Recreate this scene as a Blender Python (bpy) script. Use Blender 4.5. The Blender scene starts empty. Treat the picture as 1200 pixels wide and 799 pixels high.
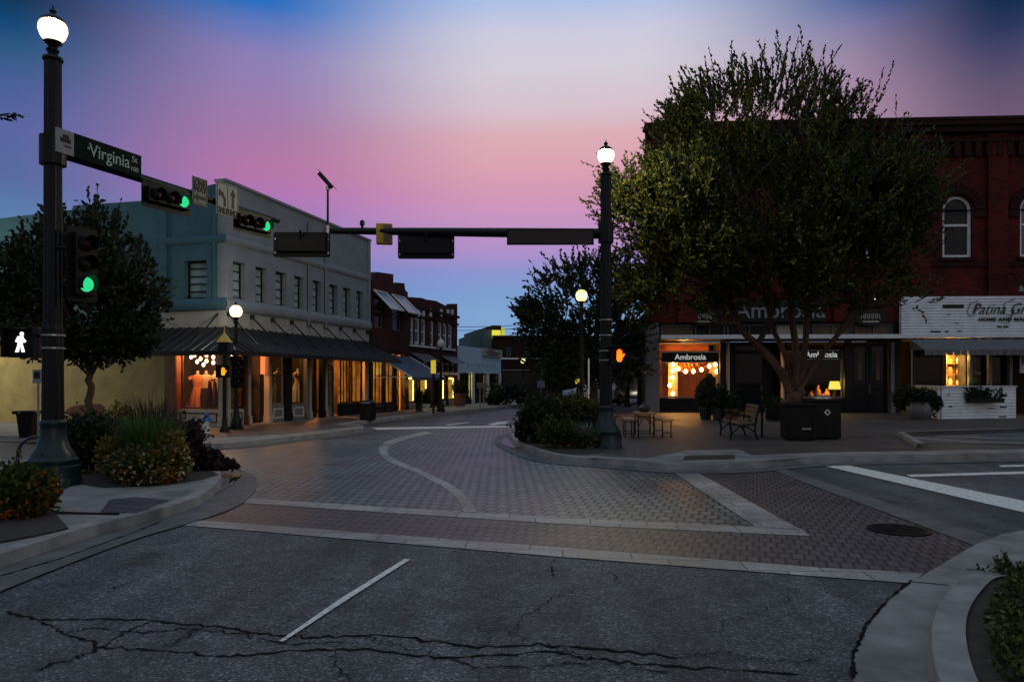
import bpy, bmesh, math, random
import numpy as np
from mathutils import Vector, Matrix, noise
from mathutils.geometry import tessellate_polygon

R = math.radians
scene = bpy.context.scene
col = scene.collection
rng = np.random.default_rng(7)
random.seed(7)

# ------------------------------------------------------------------ camera
F_PX = 850.0
HORIZON = 445.0          # row of the horizon in the photograph
CAM_Z = 1.6
cam_d = bpy.data.cameras.new('camera')
cam = bpy.data.objects.new('camera', cam_d)
col.objects.link(cam)
cam.location = (0, 0, CAM_Z)
cam.rotation_euler = (math.pi / 2, 0, 0)
cam_d.shift_y = (HORIZON - 399.5) / 1200      # rising-front shift: uprights stay upright
cam_d.sensor_width = 36
cam_d.lens = F_PX / 1200 * 36
cam_d.clip_end = 8000
scene.camera = cam


def ray(px, py):
    return Vector(((px - 600) / F_PX, 1.0, (HORIZON - py) / F_PX))


def G(px, py, z=0.0):
    """ground point seen at photo position px, py on the level z"""
    d = ray(px, py)
    t = (z - CAM_Z) / d.z
    return Vector((d.x * t, d.y * t, z))


def AT(px, py, Y):
    d = ray(px, py)
    t = Y / d.y
    return Vector((d.x * t, Y, CAM_Z + d.z * t))


# ------------------------------------------------------------------ colours and materials
def lin(c):
    return c / 12.92 if c <= 0.04045 else ((c + 0.055) / 1.055) ** 2.4


def srgb(r, g, b):
    return (lin(r / 255), lin(g / 255), lin(b / 255), 1)


def globe_mat(name, colr, strength):
    """lit frosted globe: glows and lets the lamp inside shine through"""
    m, nt, out = new_mat(name)
    e = N(nt, 'ShaderNodeEmission')
    tc = N(nt, 'ShaderNodeTexCoord')
    sp = N(nt, 'ShaderNodeSeparateXYZ')
    nt.links.new(tc.outputs['Generated'], sp.inputs[0])
    edge = c4((colr[0] * .85, colr[1] * .68, colr[2] * .42))
    cr = ramp(nt, sp.outputs[2], [(0.0, edge), (0.4, c4(colr)), (0.65, c4(colr)), (1.0, edge)])
    nt.links.new(cr, e.inputs[0])
    e.inputs[1].default_value = strength
    t = N(nt, 'ShaderNodeBsdfTransparent')
    t.inputs[0].default_value = (.8, .8, .8, 1)
    a = N(nt, 'ShaderNodeAddShader')
    nt.links.new(e.outputs[0], a.inputs[0])
    nt.links.new(t.outputs[0], a.inputs[1])
    nt.links.new(a.outputs[0], out.inputs[0])
    return m


def new_mat(name):
    m = bpy.data.materials.new(name)
    m.use_nodes = True
    nt = m.node_tree
    nt.nodes.clear()
    out = nt.nodes.new('ShaderNodeOutputMaterial')
    return m, nt, out


def N(nt, kind, **kw):
    n = nt.nodes.new(kind)
    for k, v in kw.items():
        if k in n.inputs.keys():
            n.inputs[k].default_value = v
        else:
            setattr(n, k, v)
    return n


def mixcol(nt, fac, a, b, mode='MIX'):
    n = nt.nodes.new('ShaderNodeMix')
    n.data_type = 'RGBA'
    n.blend_type = mode
    for sock, val in ((0, fac), (6, a), (7, b)):
        if hasattr(val, 'is_linked'):
            nt.links.new(val, n.inputs[sock])
        else:
            n.inputs[sock].default_value = val
    return n.outputs[2]


def ramp(nt, fac, stops):
    n = nt.nodes.new('ShaderNodeValToRGB')
    e = n.color_ramp.elements
    while len(e) < len(stops):
        e.new(0.5)
    for el, (p, c) in zip(e, stops):
        el.position = p
        el.color = c
    nt.links.new(fac, n.inputs[0])
    return n.outputs[0]


def c4(c):
    return (c[0], c[1], c[2], 1)


def mat(name, base, rough=0.6, metal=0.0, var=0.25, scale=6.0, bump=0.0, bscale=60.0, spec=0.5, dirt=0.0, dirt_col=(0.03, 0.025, 0.02)):
    """principled material with uneven colour, optional dirt patches and a fine bump"""
    m, nt, out = new_mat(name)
    p = N(nt, 'ShaderNodeBsdfPrincipled')
    p.inputs['Roughness'].default_value = rough
    p.inputs['Metallic'].default_value = metal
    p.inputs['Specular IOR Level'].default_value = spec
    tc = N(nt, 'ShaderNodeTexCoord')
    nz = N(nt, 'ShaderNodeTexNoise', Scale=scale, Detail=6.0, Roughness=0.65)
    nt.links.new(tc.outputs['Object'], nz.inputs['Vector'])
    lo = tuple(x * (1 - var) for x in base[:3])
    hi = tuple(min(1, x * (1 + var)) for x in base[:3])
    colr = ramp(nt, nz.outputs[0], [(0.3, c4(lo)), (0.7, c4(hi))])
    if dirt:
        n2 = N(nt, 'ShaderNodeTexNoise', Scale=scale * 0.35, Detail=8.0, Roughness=0.7)
        nt.links.new(tc.outputs['Object'], n2.inputs['Vector'])
        f = ramp(nt, n2.outputs[0], [(0.5, (0, 0, 0, 1)), (0.75, (dirt, dirt, dirt, 1))])
        colr = mixcol(nt, f, colr, c4(dirt_col))
    nt.links.new(colr, p.inputs['Base Color'])
    if bump:
        n3 = N(nt, 'ShaderNodeTexNoise', Scale=bscale, Detail=4.0)
        nt.links.new(tc.outputs['Object'], n3.inputs['Vector'])
        b = N(nt, 'ShaderNodeBump', Strength=bump, Distance=0.02)
        nt.links.new(n3.outputs[0], b.inputs['Height'])
        nt.links.new(b.outputs[0], p.inputs['Normal'])
    nt.links.new(p.outputs[0], out.inputs[0])
    return m


def emis(name, colr, strength):
    m, nt, out = new_mat(name)
    e = N(nt, 'ShaderNodeEmission')
    e.inputs[0].default_value = c4(colr)
    e.inputs[1].default_value = strength
    nt.links.new(e.outputs[0], out.inputs[0])
    return m


def brick_mat(name, c1, c2, mortar, rot=0.0, bw=0.2, bh=0.1, gap=0.012, rough=0.6, axes='XY', bump=0.6, stain=0.35, spec=0.5, freq=2):
    m, nt, out = new_mat(name)
    p = N(nt, 'ShaderNodeBsdfPrincipled')
    p.inputs['Specular IOR Level'].default_value = spec
    tc = N(nt, 'ShaderNodeTexCoord')
    mp = N(nt, 'ShaderNodeMapping')
    if axes == 'XZ':     # upright wall: use x+y for the run so that every face is covered
        sep = N(nt, 'ShaderNodeSeparateXYZ')
        nt.links.new(tc.outputs['Object'], sep.inputs[0])
        ad = N(nt, 'ShaderNodeMath', operation='ADD')
        nt.links.new(sep.outputs[0], ad.inputs[0])
        nt.links.new(sep.outputs[1], ad.inputs[1])
        cb = N(nt, 'ShaderNodeCombineXYZ')
        nt.links.new(ad.outputs[0], cb.inputs[0])
        nt.links.new(sep.outputs[2], cb.inputs[1])
        nt.links.new(cb.outputs[0], mp.inputs[0])
    else:
        nt.links.new(tc.outputs['Object'], mp.inputs[0])
    mp.inputs['Rotation'].default_value = (0, 0, rot)
    br = N(nt, 'ShaderNodeTexBrick')
    br.offset_frequency = freq
    br.inputs['Color1'].default_value = c4(c1)
    br.inputs['Color2'].default_value = c4(c2)
    br.inputs['Mortar'].default_value = c4(mortar)
    br.inputs['Scale'].default_value = 1.0
    br.inputs['Mortar Size'].default_value = gap
    br.inputs['Mortar Smooth'].default_value = 0.15
    br.inputs['Brick Width'].default_value = bw
    br.inputs['Row Height'].default_value = bh
    br.inputs['Bias'].default_value = 0.0
    nt.links.new(mp.outputs[0], br.inputs['Vector'])
    nz = N(nt, 'ShaderNodeTexNoise', Scale=0.6, Detail=8.0, Roughness=0.7)
    nt.links.new(tc.outputs['Object'], nz.inputs['Vector'])
    f = ramp(nt, nz.outputs[0], [(0.35, (1 - stain,) * 3 + (1,)), (0.65, (1 + stain,) * 3 + (1,))])
    colr = mixcol(nt, 1.0, br.outputs[0], f, 'MULTIPLY')
    n2 = N(nt, 'ShaderNodeTexNoise', Scale=35.0, Detail=4.0)
    nt.links.new(tc.outputs['Object'], n2.inputs['Vector'])
    f2 = ramp(nt, n2.outputs[0], [(0.3, (0.7, 0.7, 0.7, 1)), (0.7, (1.25, 1.25, 1.25, 1))])
    colr = mixcol(nt, 1.0, colr, f2, 'MULTIPLY')
    nt.links.new(colr, p.inputs['Base Color'])
    rr = N(nt, 'ShaderNodeMapRange')
    nt.links.new(nz.outputs[0], rr.inputs[0])
    rr.inputs[1].default_value = 0.3
    rr.inputs[2].default_value = 0.7
    rr.inputs[3].default_value = rough - 0.12
    rr.inputs[4].default_value = rough + 0.12
    nt.links.new(rr.outputs[0], p.inputs['Roughness'])
    inv = N(nt, 'ShaderNodeMath', operation='SUBTRACT')
    inv.inputs[0].default_value = 1.0
    nt.links.new(br.outputs['Fac'], inv.inputs[1])
    ad2 = N(nt, 'ShaderNodeMath', operation='MULTIPLY_ADD')
    nt.links.new(n2.outputs[0], ad2.inputs[0])
    ad2.inputs[1].default_value = 0.5
    nt.links.new(inv.outputs[0], ad2.inputs[2])
    b = N(nt, 'ShaderNodeBump', Strength=bump, Distance=0.012)
    nt.links.new(ad2.outputs[0], b.inputs['Height'])
    nt.links.new(b.outputs[0], p.inputs['Normal'])
    nt.links.new(p.outputs[0], out.inputs[0])
    return m


def asphalt_mat(name, base, rough=0.75, speck=1.0, blotch=0.35):
    m, nt, out = new_mat(name)
    p = N(nt, 'ShaderNodeBsdfPrincipled', Roughness=rough)
    p.inputs['Specular IOR Level'].default_value = 0.35
    tc = N(nt, 'ShaderNodeTexCoord')
    v = N(nt, 'ShaderNodeTexVoronoi', Scale=80.0)
    nt.links.new(tc.outputs['Object'], v.inputs['Vector'])
    sep = N(nt, 'ShaderNodeSeparateColor')
    nt.links.new(v.outputs['Color'], sep.inputs[0])
    stone = ramp(nt, sep.outputs[0], [(0.0, c4([x * (1 - .65 * speck) for x in base])), (0.55, c4(base)), (0.85, c4([x * (1 + .7 * speck) for x in base])), (1.0, c4([x * (1 + 2.6 * speck) for x in base]))])
    nz = N(nt, 'ShaderNodeTexNoise', Scale=0.45, Detail=9.0, Roughness=0.68)
    nt.links.new(tc.outputs['Object'], nz.inputs['Vector'])
    f = ramp(nt, nz.outputs[0], [(0.34, (1 - blotch,) * 3 + (1,)), (0.66, (1 + blotch,) * 3 + (1,))])
    colr = mixcol(nt, 1.0, stone, f, 'MULTIPLY')
    n4 = N(nt, 'ShaderNodeTexNoise', Scale=5.0, Detail=6.0, Roughness=0.7)
    nt.links.new(tc.outputs['Object'], n4.inputs['Vector'])
    f4 = ramp(nt, n4.outputs[0], [(0.36, (0.72, 0.72, 0.72, 1)), (0.6, (1.1, 1.1, 1.1, 1))])
    colr = mixcol(nt, 1.0, colr, f4, 'MULTIPLY')
    mp = N(nt, 'ShaderNodeMapping')
    mp.inputs['Scale'].default_value = (1.6, 0.14, 1)
    mp.inputs['Rotation'].default_value = (0, 0, 0.12)
    nt.links.new(tc.outputs['Object'], mp.inputs[0])
    n5 = N(nt, 'ShaderNodeTexNoise', Scale=1.0, Detail=7.0, Roughness=0.6)
    nt.links.new(mp.outputs[0], n5.inputs['Vector'])
    f5 = ramp(nt, n5.outputs[0], [(0.36, (0.62, 0.62, 0.62, 1)), (0.62, (1.3, 1.3, 1.3, 1))])
    colr = mixcol(nt, 1.0, colr, f5, 'MULTIPLY')
    n6 = N(nt, 'ShaderNodeTexNoise', Scale=1.3, Detail=3.0, Roughness=0.5)
    nt.links.new(tc.outputs['Object'], n6.inputs['Vector'])
    f6 = ramp(nt, n6.outputs[0], [(0.62, (1, 1, 1, 1)), (0.72, (0.45, 0.45, 0.45, 1))])
    colr = mixcol(nt, 1.0, colr, f6, 'MULTIPLY')
    nt.links.new(colr, p.inputs['Base Color'])
    b = N(nt, 'ShaderNodeBump', Strength=0.9, Distance=0.006)
    nt.links.new(v.outputs['Distance'], b.inputs['Height'])
    b.invert = True
    nt.links.new(b.outputs[0], p.inputs['Normal'])
    nt.links.new(p.outputs[0], out.inputs[0])
    return m


def leaf_mat(name, c_dark, c_mid, c_light, rough=0.55, trans=0.25):
    m, nt, out = new_mat(name)
    g = N(nt, 'ShaderNodeNewGeometry')
    colr = ramp(nt, g.outputs['Random Per Island'], [(0.0, c4(c_dark)), (0.6, c4(c_mid)), (1.0, c4(c_light))])
    p = N(nt, 'ShaderNodeBsdfPrincipled', Roughness=rough)
    p.inputs['Specular IOR Level'].default_value = 0.3
    nt.links.new(colr, p.inputs['Base Color'])
    t = N(nt, 'ShaderNodeBsdfTranslucent')
    nt.links.new(colr, t.inputs[0])
    mx = N(nt, 'ShaderNodeMixShader')
    mx.inputs[0].default_value = trans
    nt.links.new(p.outputs[0], mx.inputs[1])
    nt.links.new(t.outputs[0], mx.inputs[2])
    nt.links.new(mx.outputs[0], out.inputs[0])
    return m


def glass_mat(name, tint=(0.8, 0.85, 0.85), refl=0.08):
    m, nt, out = new_mat(name)
    tr = N(nt, 'ShaderNodeBsdfTransparent')
    tr.inputs[0].default_value = c4(tint)
    gl = N(nt, 'ShaderNodeBsdfGlossy', Roughness=0.03)
    gl.inputs[0].default_value = (0.9, 0.9, 0.9, 1)
    lw = N(nt, 'ShaderNodeLayerWeight')
    pw = N(nt, 'ShaderNodeMath', operation='POWER')
    nt.links.new(lw.outputs['Facing'], pw.inputs[0])
    pw.inputs[1].default_value = 5.0
    ma = N(nt, 'ShaderNodeMath', operation='MULTIPLY_ADD')
    nt.links.new(pw.outputs[0], ma.inputs[0])
    ma.inputs[1].default_value = 0.45
    ma.inputs[2].default_value = 0.02
    mx = N(nt, 'ShaderNodeMixShader')
    nt.links.new(ma.outputs[0], mx.inputs[0])
    nt.links.new(tr.outputs[0], mx.inputs[1])
    nt.links.new(gl.outputs[0], mx.inputs[2])
    nt.links.new(mx.outputs[0], out.inputs[0])
    return m


def dark_glass(name, base, rough=0.08):
    return mat(name, base, rough=rough, var=0.5, scale=1.5, spec=0.35)


def seam_mat(name, base, axis_rot=0.0, scale=6.0, rough=0.4):
    """standing seam metal sheet"""
    return mat(name, base, rough=rough, metal=0.3, var=0.2)


M = {}
M['pole'] = mat('pole_paint', (0.004, 0.007, 0.008), rough=0.4, var=0.4, scale=9, bump=0.1, spec=0.22)
M['pole_green'] = mat('pole_base_paint', (0.006, 0.019, 0.021), rough=0.36, var=0.4, scale=9, bump=0.1, spec=.35)
M['black'] = mat('black_metal', (0.005, 0.005, 0.006), rough=0.45, var=0.4, scale=8, spec=0.2)
M['black_plastic'] = mat('black_plastic', (0.005, 0.005, 0.006), rough=0.4, var=0.3, scale=5, spec=0.2)
M['steel'] = mat('dull_steel', (0.35, 0.36, 0.37), rough=0.35, metal=0.9, var=0.2)
M['concrete'] = mat('concrete', (0.185, 0.185, 0.18), rough=0.8, var=0.35, scale=2.2, bump=0.25, bscale=90, dirt=0.8)
M['kerb'] = mat('kerb_concrete', (0.21, 0.21, 0.205), rough=0.75, var=0.35, scale=3, bump=0.25, bscale=80, dirt=0.8)
M['gutter'] = mat('gutter_concrete', (0.085, 0.085, 0.084), rough=0.7, var=0.4, scale=3, bump=0.25, bscale=80, dirt=0.8)

M['white_paint'] = mat('road_paint', (0.6, 0.6, 0.59), rough=0.75, var=0.25, scale=45, dirt=0.95, dirt_col=(0.09, 0.09, 0.09))
M['soil'] = mat('soil', (0.025, 0.02, 0.016), rough=0.95, var=0.5, scale=12, bump=0.6, bscale=30)
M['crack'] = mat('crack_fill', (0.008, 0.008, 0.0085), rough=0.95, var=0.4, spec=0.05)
M['asphalt'] = asphalt_mat('asphalt', (0.056, 0.061, 0.068), speck=1.0, blotch=.4)
M['asphalt_far'] = asphalt_mat('asphalt_smooth', (0.065, 0.07, 0.08), rough=0.6, speck=0.4)
M['ground'] = asphalt_mat('ground_asphalt', (0.06, 0.063, 0.068), rough=0.65, speck=0.4)
S_ANG = math.atan(250 / 850.0)     # bearing of the street, right of straight ahead
M['band'] = brick_mat('concrete_band', (0.27, 0.265, 0.255), (0.21, 0.205, 0.2), (0.06, 0.06, 0.06), rot=R(4), bw=0.62, bh=0.31, gap=0.008, rough=0.6, bump=0.4, stain=0.45)
M['paver'] = brick_mat('grey_pavers', (0.118, 0.140, 0.150), (0.070, 0.085, 0.092), (0.004, 0.004, 0.005), rot=S_ANG, bw=0.15, bh=0.24, gap=0.018, rough=0.5, bump=0.8)
M['red_paver'] = brick_mat('red_pavers', (0.080, 0.056, 0.06), (0.050, 0.037, 0.040), (0.003, 0.003, 0.003), rot=S_ANG + R(2), bw=0.11, bh=0.21, gap=0.013, rough=0.55, bump=0.8)
M['walk_brick'] = brick_mat('walk_bricks', (0.085, 0.066, 0.062), (0.055, 0.044, 0.042), (0.015, 0.014, 0.013), rot=R(8), bw=0.21, bh=0.105, gap=0.01, rough=0.65, bump=0.5)
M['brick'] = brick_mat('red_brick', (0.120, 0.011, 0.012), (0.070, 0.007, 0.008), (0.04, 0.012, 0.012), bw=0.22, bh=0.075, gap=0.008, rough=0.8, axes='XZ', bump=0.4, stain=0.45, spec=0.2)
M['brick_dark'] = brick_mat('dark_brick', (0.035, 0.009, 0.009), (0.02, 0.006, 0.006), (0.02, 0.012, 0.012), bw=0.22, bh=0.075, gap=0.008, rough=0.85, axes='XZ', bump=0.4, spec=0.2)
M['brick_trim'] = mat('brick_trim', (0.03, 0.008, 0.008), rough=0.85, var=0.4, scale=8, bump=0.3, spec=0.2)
M['brick_far'] = brick_mat('far_brick', (0.075, 0.018, 0.015), (0.045, 0.012, 0.010), (0.05, 0.03, 0.028), bw=0.22, bh=0.075, gap=0.008, rough=0.85, axes='XZ', bump=0.4, spec=0.2)
M['grey_stucco'] = mat('grey_stucco', (0.195, 0.225, 0.26), rough=0.85, var=0.16, scale=1.6, bump=0.3, bscale=50, dirt=0.3, dirt_col=(0.09, 0.10, 0.12))
M['teal_stucco'] = mat('teal_stucco', (0.03, 0.10, 0.14), rough=0.85, var=0.2, scale=1.3, bump=0.3, bscale=50, dirt=0.35, dirt_col=(0.03, 0.08, 0.11))
M['cream_stucco'] = mat('cream_stucco', (0.29, 0.29, 0.28), rough=0.85, var=0.15, scale=2, bump=0.3, bscale=50)
M['pale_blue_boards'] = mat('pale_blue_boards', (0.50, 0.66, 0.76), rough=0.8, var=0.1, scale=2)
M['curtain'] = mat('curtain_warm', (0.55, 0.34, 0.14), rough=0.9, var=0.3, scale=4)
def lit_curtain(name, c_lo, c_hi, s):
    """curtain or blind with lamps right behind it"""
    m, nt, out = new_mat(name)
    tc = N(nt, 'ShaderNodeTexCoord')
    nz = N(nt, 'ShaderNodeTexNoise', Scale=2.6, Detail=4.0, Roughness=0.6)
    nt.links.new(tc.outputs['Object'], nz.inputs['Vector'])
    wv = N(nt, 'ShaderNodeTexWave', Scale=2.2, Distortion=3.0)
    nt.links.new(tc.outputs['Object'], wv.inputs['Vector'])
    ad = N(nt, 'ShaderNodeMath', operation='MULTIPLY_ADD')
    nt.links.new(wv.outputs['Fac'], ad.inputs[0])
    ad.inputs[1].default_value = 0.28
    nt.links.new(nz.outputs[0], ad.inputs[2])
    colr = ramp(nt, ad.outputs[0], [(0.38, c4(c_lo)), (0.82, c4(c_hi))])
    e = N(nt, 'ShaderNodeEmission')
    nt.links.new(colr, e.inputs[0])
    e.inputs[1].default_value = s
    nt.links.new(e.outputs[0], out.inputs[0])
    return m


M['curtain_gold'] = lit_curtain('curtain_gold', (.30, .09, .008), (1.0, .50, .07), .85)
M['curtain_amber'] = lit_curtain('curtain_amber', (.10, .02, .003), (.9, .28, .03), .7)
M['letter_added_glow'] = emis('letter_added_glow', (.8, .8, .78), .55)  # plain vinyl lettering; its brightness is a glow added to the material
M['yellow_stucco'] = mat('yellow_stucco', (0.30, 0.24, 0.09), rough=0.85, var=0.3, scale=1.4, bump=0.4, bscale=40, dirt=0.55, dirt_col=(0.12, 0.10, 0.05))
M['rust_paint'] = mat('rust_paint', (0.10, 0.025, 0.008), rough=0.8, var=0.4, scale=6)
M['brown_wood'] = mat('brown_wood', (0.11, 0.035, 0.013), rough=0.6, var=0.4, scale=5)
M['cream_paint'] = mat('cream_paint', (0.42, 0.40, 0.34), rough=0.6, var=0.15, scale=5, dirt=0.2)
M['white_trim'] = mat('white_trim', (0.68, 0.70, 0.72), rough=0.6, var=0.12, scale=5, dirt=0.25, dirt_col=(0.3, 0.3, 0.3))
M['grey_trim'] = mat('grey_trim', (0.16, 0.17, 0.18), rough=0.6, var=0.2, scale=5)
M['dark_paint'] = mat('dark_paint', (0.009, 0.009, 0.01), rough=0.5, var=0.4, scale=6, spec=0.25)
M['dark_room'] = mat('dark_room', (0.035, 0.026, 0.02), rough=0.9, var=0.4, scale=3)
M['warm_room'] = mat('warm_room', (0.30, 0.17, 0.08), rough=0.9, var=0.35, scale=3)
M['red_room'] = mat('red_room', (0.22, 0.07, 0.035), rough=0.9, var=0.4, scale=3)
M['teal_door'] = mat('teal_door', (0.006, 0.06, 0.05), rough=0.5, var=0.3, scale=6)
M['awning_metal'] = mat('awning_metal', (0.010, 0.011, 0.013), rough=0.42, metal=0.2, var=0.3, scale=4)
M['awning_blue'] = mat('awning_blue', (0.045, 0.07, 0.12), rough=0.8, var=0.25, scale=5)
M['awning_grey'] = mat('awning_grey', (0.12, 0.13, 0.14), rough=0.85, var=0.25, scale=4)
M['solar_blue'] = mat('shutter_blue', (0.06, 0.11, 0.17), rough=0.3, var=0.3, scale=4)
M['shop_glass'] = glass_mat('shop_glass')
M['win_glass'] = dark_glass('window_glass', (0.012, 0.015, 0.02))
M['blind'] = mat('blind_white', (0.72, 0.78, 0.84), rough=0.7, var=0.2, scale=4)
M['lens_green'] = emis('lens_green', (0.03, 0.75, 0.27), 1.0)
M['lens_red'] = mat('lens_red_off', (0.012, 0.002, 0.002), rough=0.35, spec=.2)
M['lens_amber'] = mat('lens_amber_off', (0.014, 0.007, 0.002), rough=0.35, spec=.2)
M['walk_white'] = emis('walk_white', (1, 0.97, 0.92), 2.6)
M['hand_orange'] = emis('hand_orange', (1.0, 0.16, 0.008), 2.4)
M['hand_amber'] = emis('hand_amber', (1.0, 0.36, 0.02), 1.3)
M['globe'] = globe_mat('globe_white', (1, 0.88, 0.66), 1.35)
M['globe_soft'] = globe_mat('globe_soft', (1, 0.86, 0.42), 1.0)
M['globe_off'] = mat('globe_off', (0.5, 0.52, 0.52), rough=0.3)
M['bulb'] = emis('bulb', (1, 0.48, 0.14), 30.0)
M['bulb_small'] = emis('bulb_small', (1, 0.62, 0.35), 9.0)
M['bulb_gold'] = emis('bulb_gold', (1, 0.62, 0.13), 14.0)
M['shade'] = emis('lamp_shade_lit', (1, 0.72, 0.10), 1.6)
M['sign_green'] = mat('sign_green', (0.002, 0.010, 0.007), rough=0.6, var=0.2, spec=0.08)
M['sign_white'] = mat('sign_white', (0.2, 0.22, 0.23), rough=0.5, var=0.12)
M['sign_text'] = mat('sign_text', (0.34, 0.44, 0.40), rough=0.5, var=0.1)
M['sign_grey'] = mat('sign_grey', (0.085, 0.095, 0.1), rough=0.5, var=0.2)
M['yellow'] = mat('signal_yellow', (0.42, 0.27, 0.01), rough=0.45, var=0.2)
M['gold'] = mat('gold_paint', (0.5, 0.36, 0.06), rough=0.4, metal=0.2, var=0.2)
M['wood'] = mat('bench_wood', (0.28, 0.15, 0.06), rough=0.55, var=0.35, scale=7)
M['old_wood'] = mat('old_wood', (0.12, 0.08, 0.05), rough=0.7, var=0.4, scale=7)
M['shiplap'] = mat('shiplap_white', (0.72, 0.76, 0.80), rough=0.7, var=0.16, scale=3, dirt=0.35, dirt_col=(0.25, 0.26, 0.27))
M['blue_paint'] = mat('hydrant_blue', (0.02, 0.12, 0.42), rough=0.4, var=0.2)
M['white_paint2'] = mat('hydrant_white', (0.6, 0.6, 0.6), rough=0.45, var=0.15)
M['terracotta'] = mat('terracotta', (0.16, 0.07, 0.05), rough=0.8, var=0.3)
M['pot'] = mat('dark_pot', (0.03, 0.03, 0.03), rough=0.6, var=0.3)
M['bark'] = mat('bark', (0.075, 0.045, 0.03), rough=0.9, var=0.5, scale=9, bump=0.6, bscale=25)
M['bark_red'] = mat('bark_red', (0.07, 0.035, 0.022), rough=0.85, var=0.5, scale=8, bump=0.6, bscale=25)
M['leaf_dark'] = leaf_mat('leaf_dark', (0.010, 0.018, 0.010), (0.02, 0.034, 0.014), (0.045, 0.06, 0.022))
M['leaf_mid'] = leaf_mat('leaf_mid', (0.014, 0.024, 0.007), (0.042, 0.06, 0.012), (0.11, 0.12, 0.02))
M['leaf_tree'] = leaf_mat('leaf_tree', (0.011, 0.019, 0.006), (0.036, 0.047, 0.009), (0.14, 0.13, 0.015))
M['leaf_green'] = leaf_mat('leaf_green', (0.02, 0.05, 0.012), (0.045, 0.10, 0.02), (0.09, 0.17, 0.03))
M['leaf_yellow'] = leaf_mat('leaf_yellow', (0.05, 0.05, 0.008), (0.12, 0.10, 0.014), (0.25, 0.19, 0.02))
M['leaf_purple'] = leaf_mat('leaf_purple', (0.012, 0.006, 0.009), (0.03, 0.012, 0.018), (0.07, 0.03, 0.035))
M['petal_orange'] = leaf_mat('petal_orange', (0.16, 0.045, 0.006), (0.35, 0.11, 0.012), (0.5, 0.22, 0.03))
M['petal_white'] = leaf_mat('petal_white', (0.35, 0.30, 0.18), (0.5, 0.45, 0.3), (0.65, 0.6, 0.5))
M['petal_gold'] = leaf_mat('petal_gold', (0.3, 0.17, 0.01), (0.5, 0.3, 0.02), (0.65, 0.45, 0.04))
M['leaf_pale'] = leaf_mat('leaf_pale', (0.05, 0.08, 0.06), (0.12, 0.17, 0.12), (0.25, 0.3, 0.24))
M['dress_orange'] = mat('dress_orange', (0.55, 0.22, 0.12), rough=0.8, var=0.2)
M['dress_cream'] = mat('dress_cream', (0.6, 0.42, 0.3), rough=0.8, var=0.2)
M['dress_dark'] = mat('dress_dark', (0.02, 0.02, 0.03), rough=0.8, var=0.2)
M['dress_plum'] = mat('dress_plum', (0.09, 0.06, 0.11), rough=0.8, var=0.3)
M['paper'] = mat('paper', (0.5, 0.5, 0.5), rough=0.7, var=0.1)
M['car_dark'] = mat('car_dark', (0.01, 0.01, 0.012), rough=0.2, var=0.2)
M['car_white'] = mat('car_white', (0.5, 0.5, 0.52), rough=0.25, var=0.1)
M['tyre'] = mat('tyre', (0.012, 0.012, 0.012), rough=0.8)
M['headlight'] = emis('headlight', (1, 0.85, 0.6), 8.0)
M['red_post'] = mat('red_post', (0.45, 0.09, 0.04), rough=0.5, var=0.2)
M['water'] = mat('puddle', (0.012, 0.012, 0.013), rough=0.2, var=0.2, spec=0.8)
M['reflect_dark'] = mat('wet_gutter', (0.03, 0.03, 0.03), rough=0.2, var=0.3)


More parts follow.
